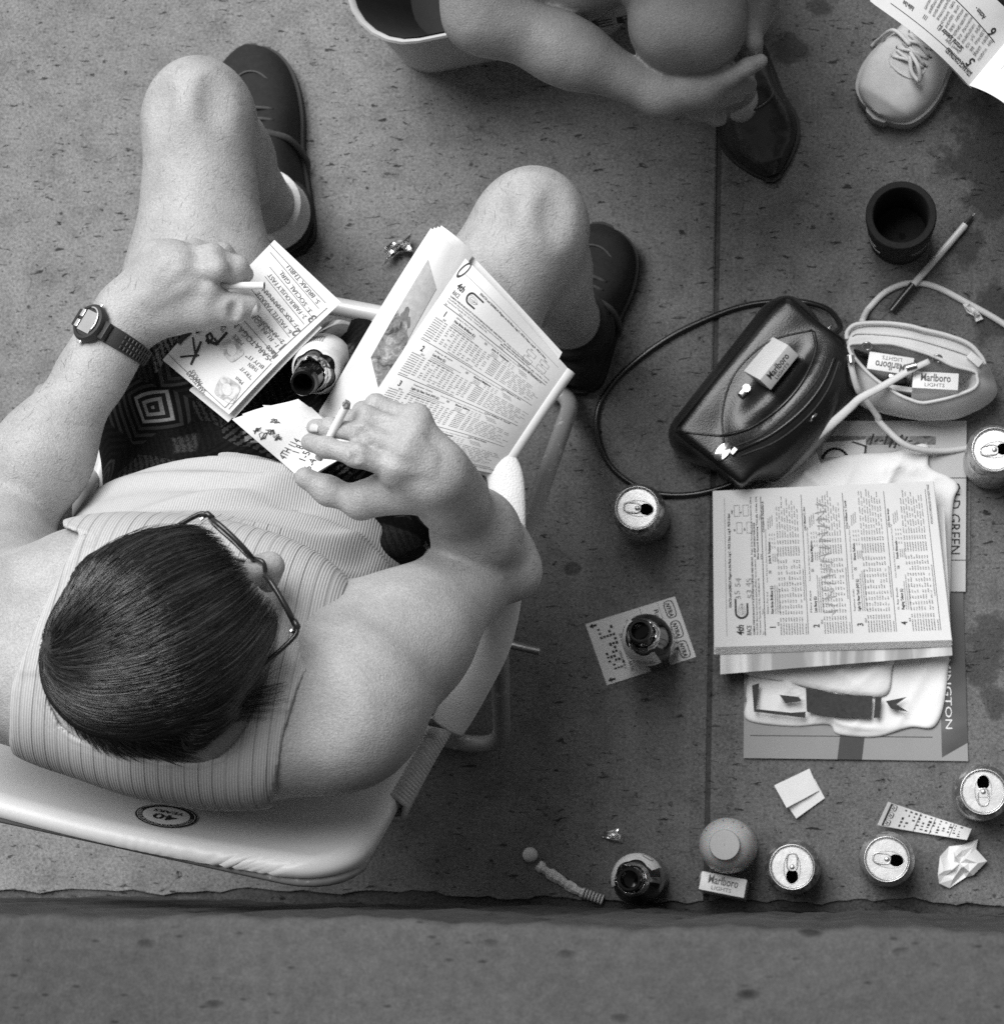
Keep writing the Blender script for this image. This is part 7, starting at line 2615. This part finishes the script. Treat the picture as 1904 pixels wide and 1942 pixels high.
RF.cone(hS[1], k3, .085, .062, .04); RF.cone(k3, a3, .056, .04, .03); RF.cone(a3, a3 + np.array([-.03, -.06, -.04]), .034, .03, .02)
hnd = [P(1870, -60, .555), P(2060, 70, .555)]
for s_, h_, e_ in ((sS[0], hnd[0], P(2080, -230, .62)), (sS[1], hnd[1], P(2300, 30, .62))):
    RF.cone(s_, e_, .055, .046, .03); RF.cone(e_, h_, .044, .03, .03)
    RF.cone(h_, h_ + np.array([-.03, -.01, .0]), .028, .022, .015)
    for k in range(4):
        fing(RF, [h_ + np.array([-.03, -.02 + .014 * k, -.004]), h_ + np.array([-.055, -.025 + .014 * k, -.010]), h_ + np.array([-.075, -.025 + .014 * k, -.014])], [.010, .009, .008])
    fing(RF, [h_ + np.array([-.02, .0, .012]), h_ + np.array([-.05, .004, .016])], [.011, .009])
V, Qd = RF.mesh(); V = relax(V, Qd, 1, .4); V[:, 2] = np.maximum(V[:, 2], .004)
mesh('body', V, Qd, M_SKIN2, rd, True)
offset_cloth(RF, lambda w: np.minimum(np.minimum(.75 - w[:, 2], w[:, 2] - .10), np.where(w[:, 0] < .20, .60 - w[:, 2], 1.0) ), .010, 'trousers', M('grey_trousers', .14, .9, .1, nscale=60), rd)
offset_cloth(RF, lambda w: np.minimum(np.minimum(w[:, 2] - .66, .97 - w[:, 2]), w[:, 0] - .16), .012, 'shirt', M('pale_shirt', .5, .9, .1, nscale=60), rd)
offset_cloth(RF, lambda w: np.minimum(np.minimum(w[:, 2] - (hdS[2] - .01), .12 - np.linalg.norm(w - hdS, axis=1)), .05 - (w - hdS) @ np.array([-.76, -.65, 0])), .012, 'hair', nh.m, rd)
sh2, _ = shoe(rd, a3 + np.array([-.08, -.16, 0]), a3 + np.array([.03, .06, 0]), .106, .022, .07, m_canv, m_rub2, 'shoe')

hp2 = thing('race_program', 'open race program at the 5th race held over the white sneaker', 'program', P(1850, 60, .56))
zr = zm(2050, 0, 2.5889)


def rz_(X, Y, z):
    a, b = zr(X, Y); return P(a, b, z)


s0, s1 = rz_(955, 550, .560), rz_(1290, 150, .565)          # spine, near end and far end
lft = quad_fn(s0, rz_(330, 35, .600), rz_(560, -420, .610), s1, lambda u, v: .012 * math.sin(math.pi * u) - .014 * (1 - u) ** 6 + .004)
rgt = quad_fn(s0, rz_(1420, 900, .600), rz_(1760, 560, .610), s1, lambda u, v: .020 * math.sin(math.pi * min(1, u * 1.1)) - .006 * (1 - u) ** 6 + .004)
for k in range(5):
    for nm, ff in (('left_page', lft), ('right_page', rgt)):
        V, Fc = sheet(lambda u, v: ff(u, v, -.0013 * k) + np.array([-.0016 * k, .0018 * k, 0]) * (1 if nm == 'left_page' else .4), 20, 10, u1=1 - .004 * k, thick=.0006)
        o = mesh(nm, V, Fc, m_news, hp2, True, angle=50)
        if k == 0 and nm == 'left_page':
            lpg = o
        if k == 0 and nm == 'right_page':
            rpg = o
# print: lines run from the far left corner towards the spine end, upside down to the camera
LL = np.linalg.norm(rz_(330, 35, .6) - s0); LW = np.linalg.norm(s1 - s0)
pr = Print()


def put(t, X, Y, X2, Y2, size, **kw):
    """baseline between crop points, in page metres (a along u from the spine, b along v)"""
    Ms = np.linalg.inv(np.stack([np.array([330 - 955, 35 - 550.]), np.array([1290 - 955, 150 - 550.])], 1))
    q0 = Ms @ np.array([X - 955, Y - 550.]); q1 = Ms @ np.array([X2 - 955, Y2 - 550.])
    a = np.array([q0[0] * LL, q0[1] * LW]); b = np.array([q1[0] * LL, q1[1] * LW]); w = np.hypot(*(b - a)); an = math.atan2(*(b - a)[::-1])
    sub = Print(); sub.text(t, 0, 0, size, width=w, **kw); base = len(pr.v)
    for (x, y) in sub.v:
        pr.v.append((a[0] + math.cos(an) * x + math.sin(an) * y, a[1] + math.sin(an) * x - math.cos(an) * y))
    pr.f.extend([tuple(base + k for k in f) for f in sub.f])


def putline(pts, w):
    Ms = np.linalg.inv(np.stack([np.array([330 - 955, 35 - 550.]), np.array([1290 - 955, 150 - 550.])], 1)); L_ = []
    for X, Y in pts:
        q = Ms @ np.array([X - 955, Y - 550.]); L_.append((q[0] * LL, q[1] * LW))
    pr.line(L_, w)


put('5TH RACE CONTINUED', 965, 462, 805, 325, .0085, bold=True)
put('5', 985, 395, 965, 370, .0155, bold=True); put('6', 1130, 205, 1110, 182, .0155, bold=True)
put('Sartorial Splendor (L)', 910, 325, 760, 190, .0085, bold=True); put('Edward F. Schuler', 885, 345, 795, 275, .005); put('111', 690, 145, 665, 125, .007, bold=True)
put('Robbie Davis', 605, 80, 540, 30, .007, bold=True); put('Action - ', 1065, 130, 1010, 70, .008, bold=True); put('15-1', 990, 350, 975, 335, .005)
putline(subd((960, 470), (445, 40), 14), .0006); putline(subd((1110, 270), (880, 40), 10), .0008)
rnd = random.Random(6)
for r in range(9):
    for c in range(14):
        t = c / 13; X = 1020 + r * 11 - 330 * t; Y = 380 - r * 15 - 290 * t
        if rnd.random() < .9:
            put('%d' % rnd.randint(10, 9999), X, Y, X - rnd.uniform(10, 17), Y - rnd.uniform(9, 15), .0042)
pr.lay('page_print', lambda x, y: lft(np.clip(x / LL, 0, 1), y / LW, .0007), m_print, lpg)
pr = Print()
for k in range(6):
    pr.line([(.12 + .05 * k + .03 * math.cos(a), .35 + .3 * math.sin(a)) for a in np.linspace(0, 1.6, 8)], .003)
pr.lay('chart', lambda x, y: rgt(x, y, .0007), m_pencil, rpg)
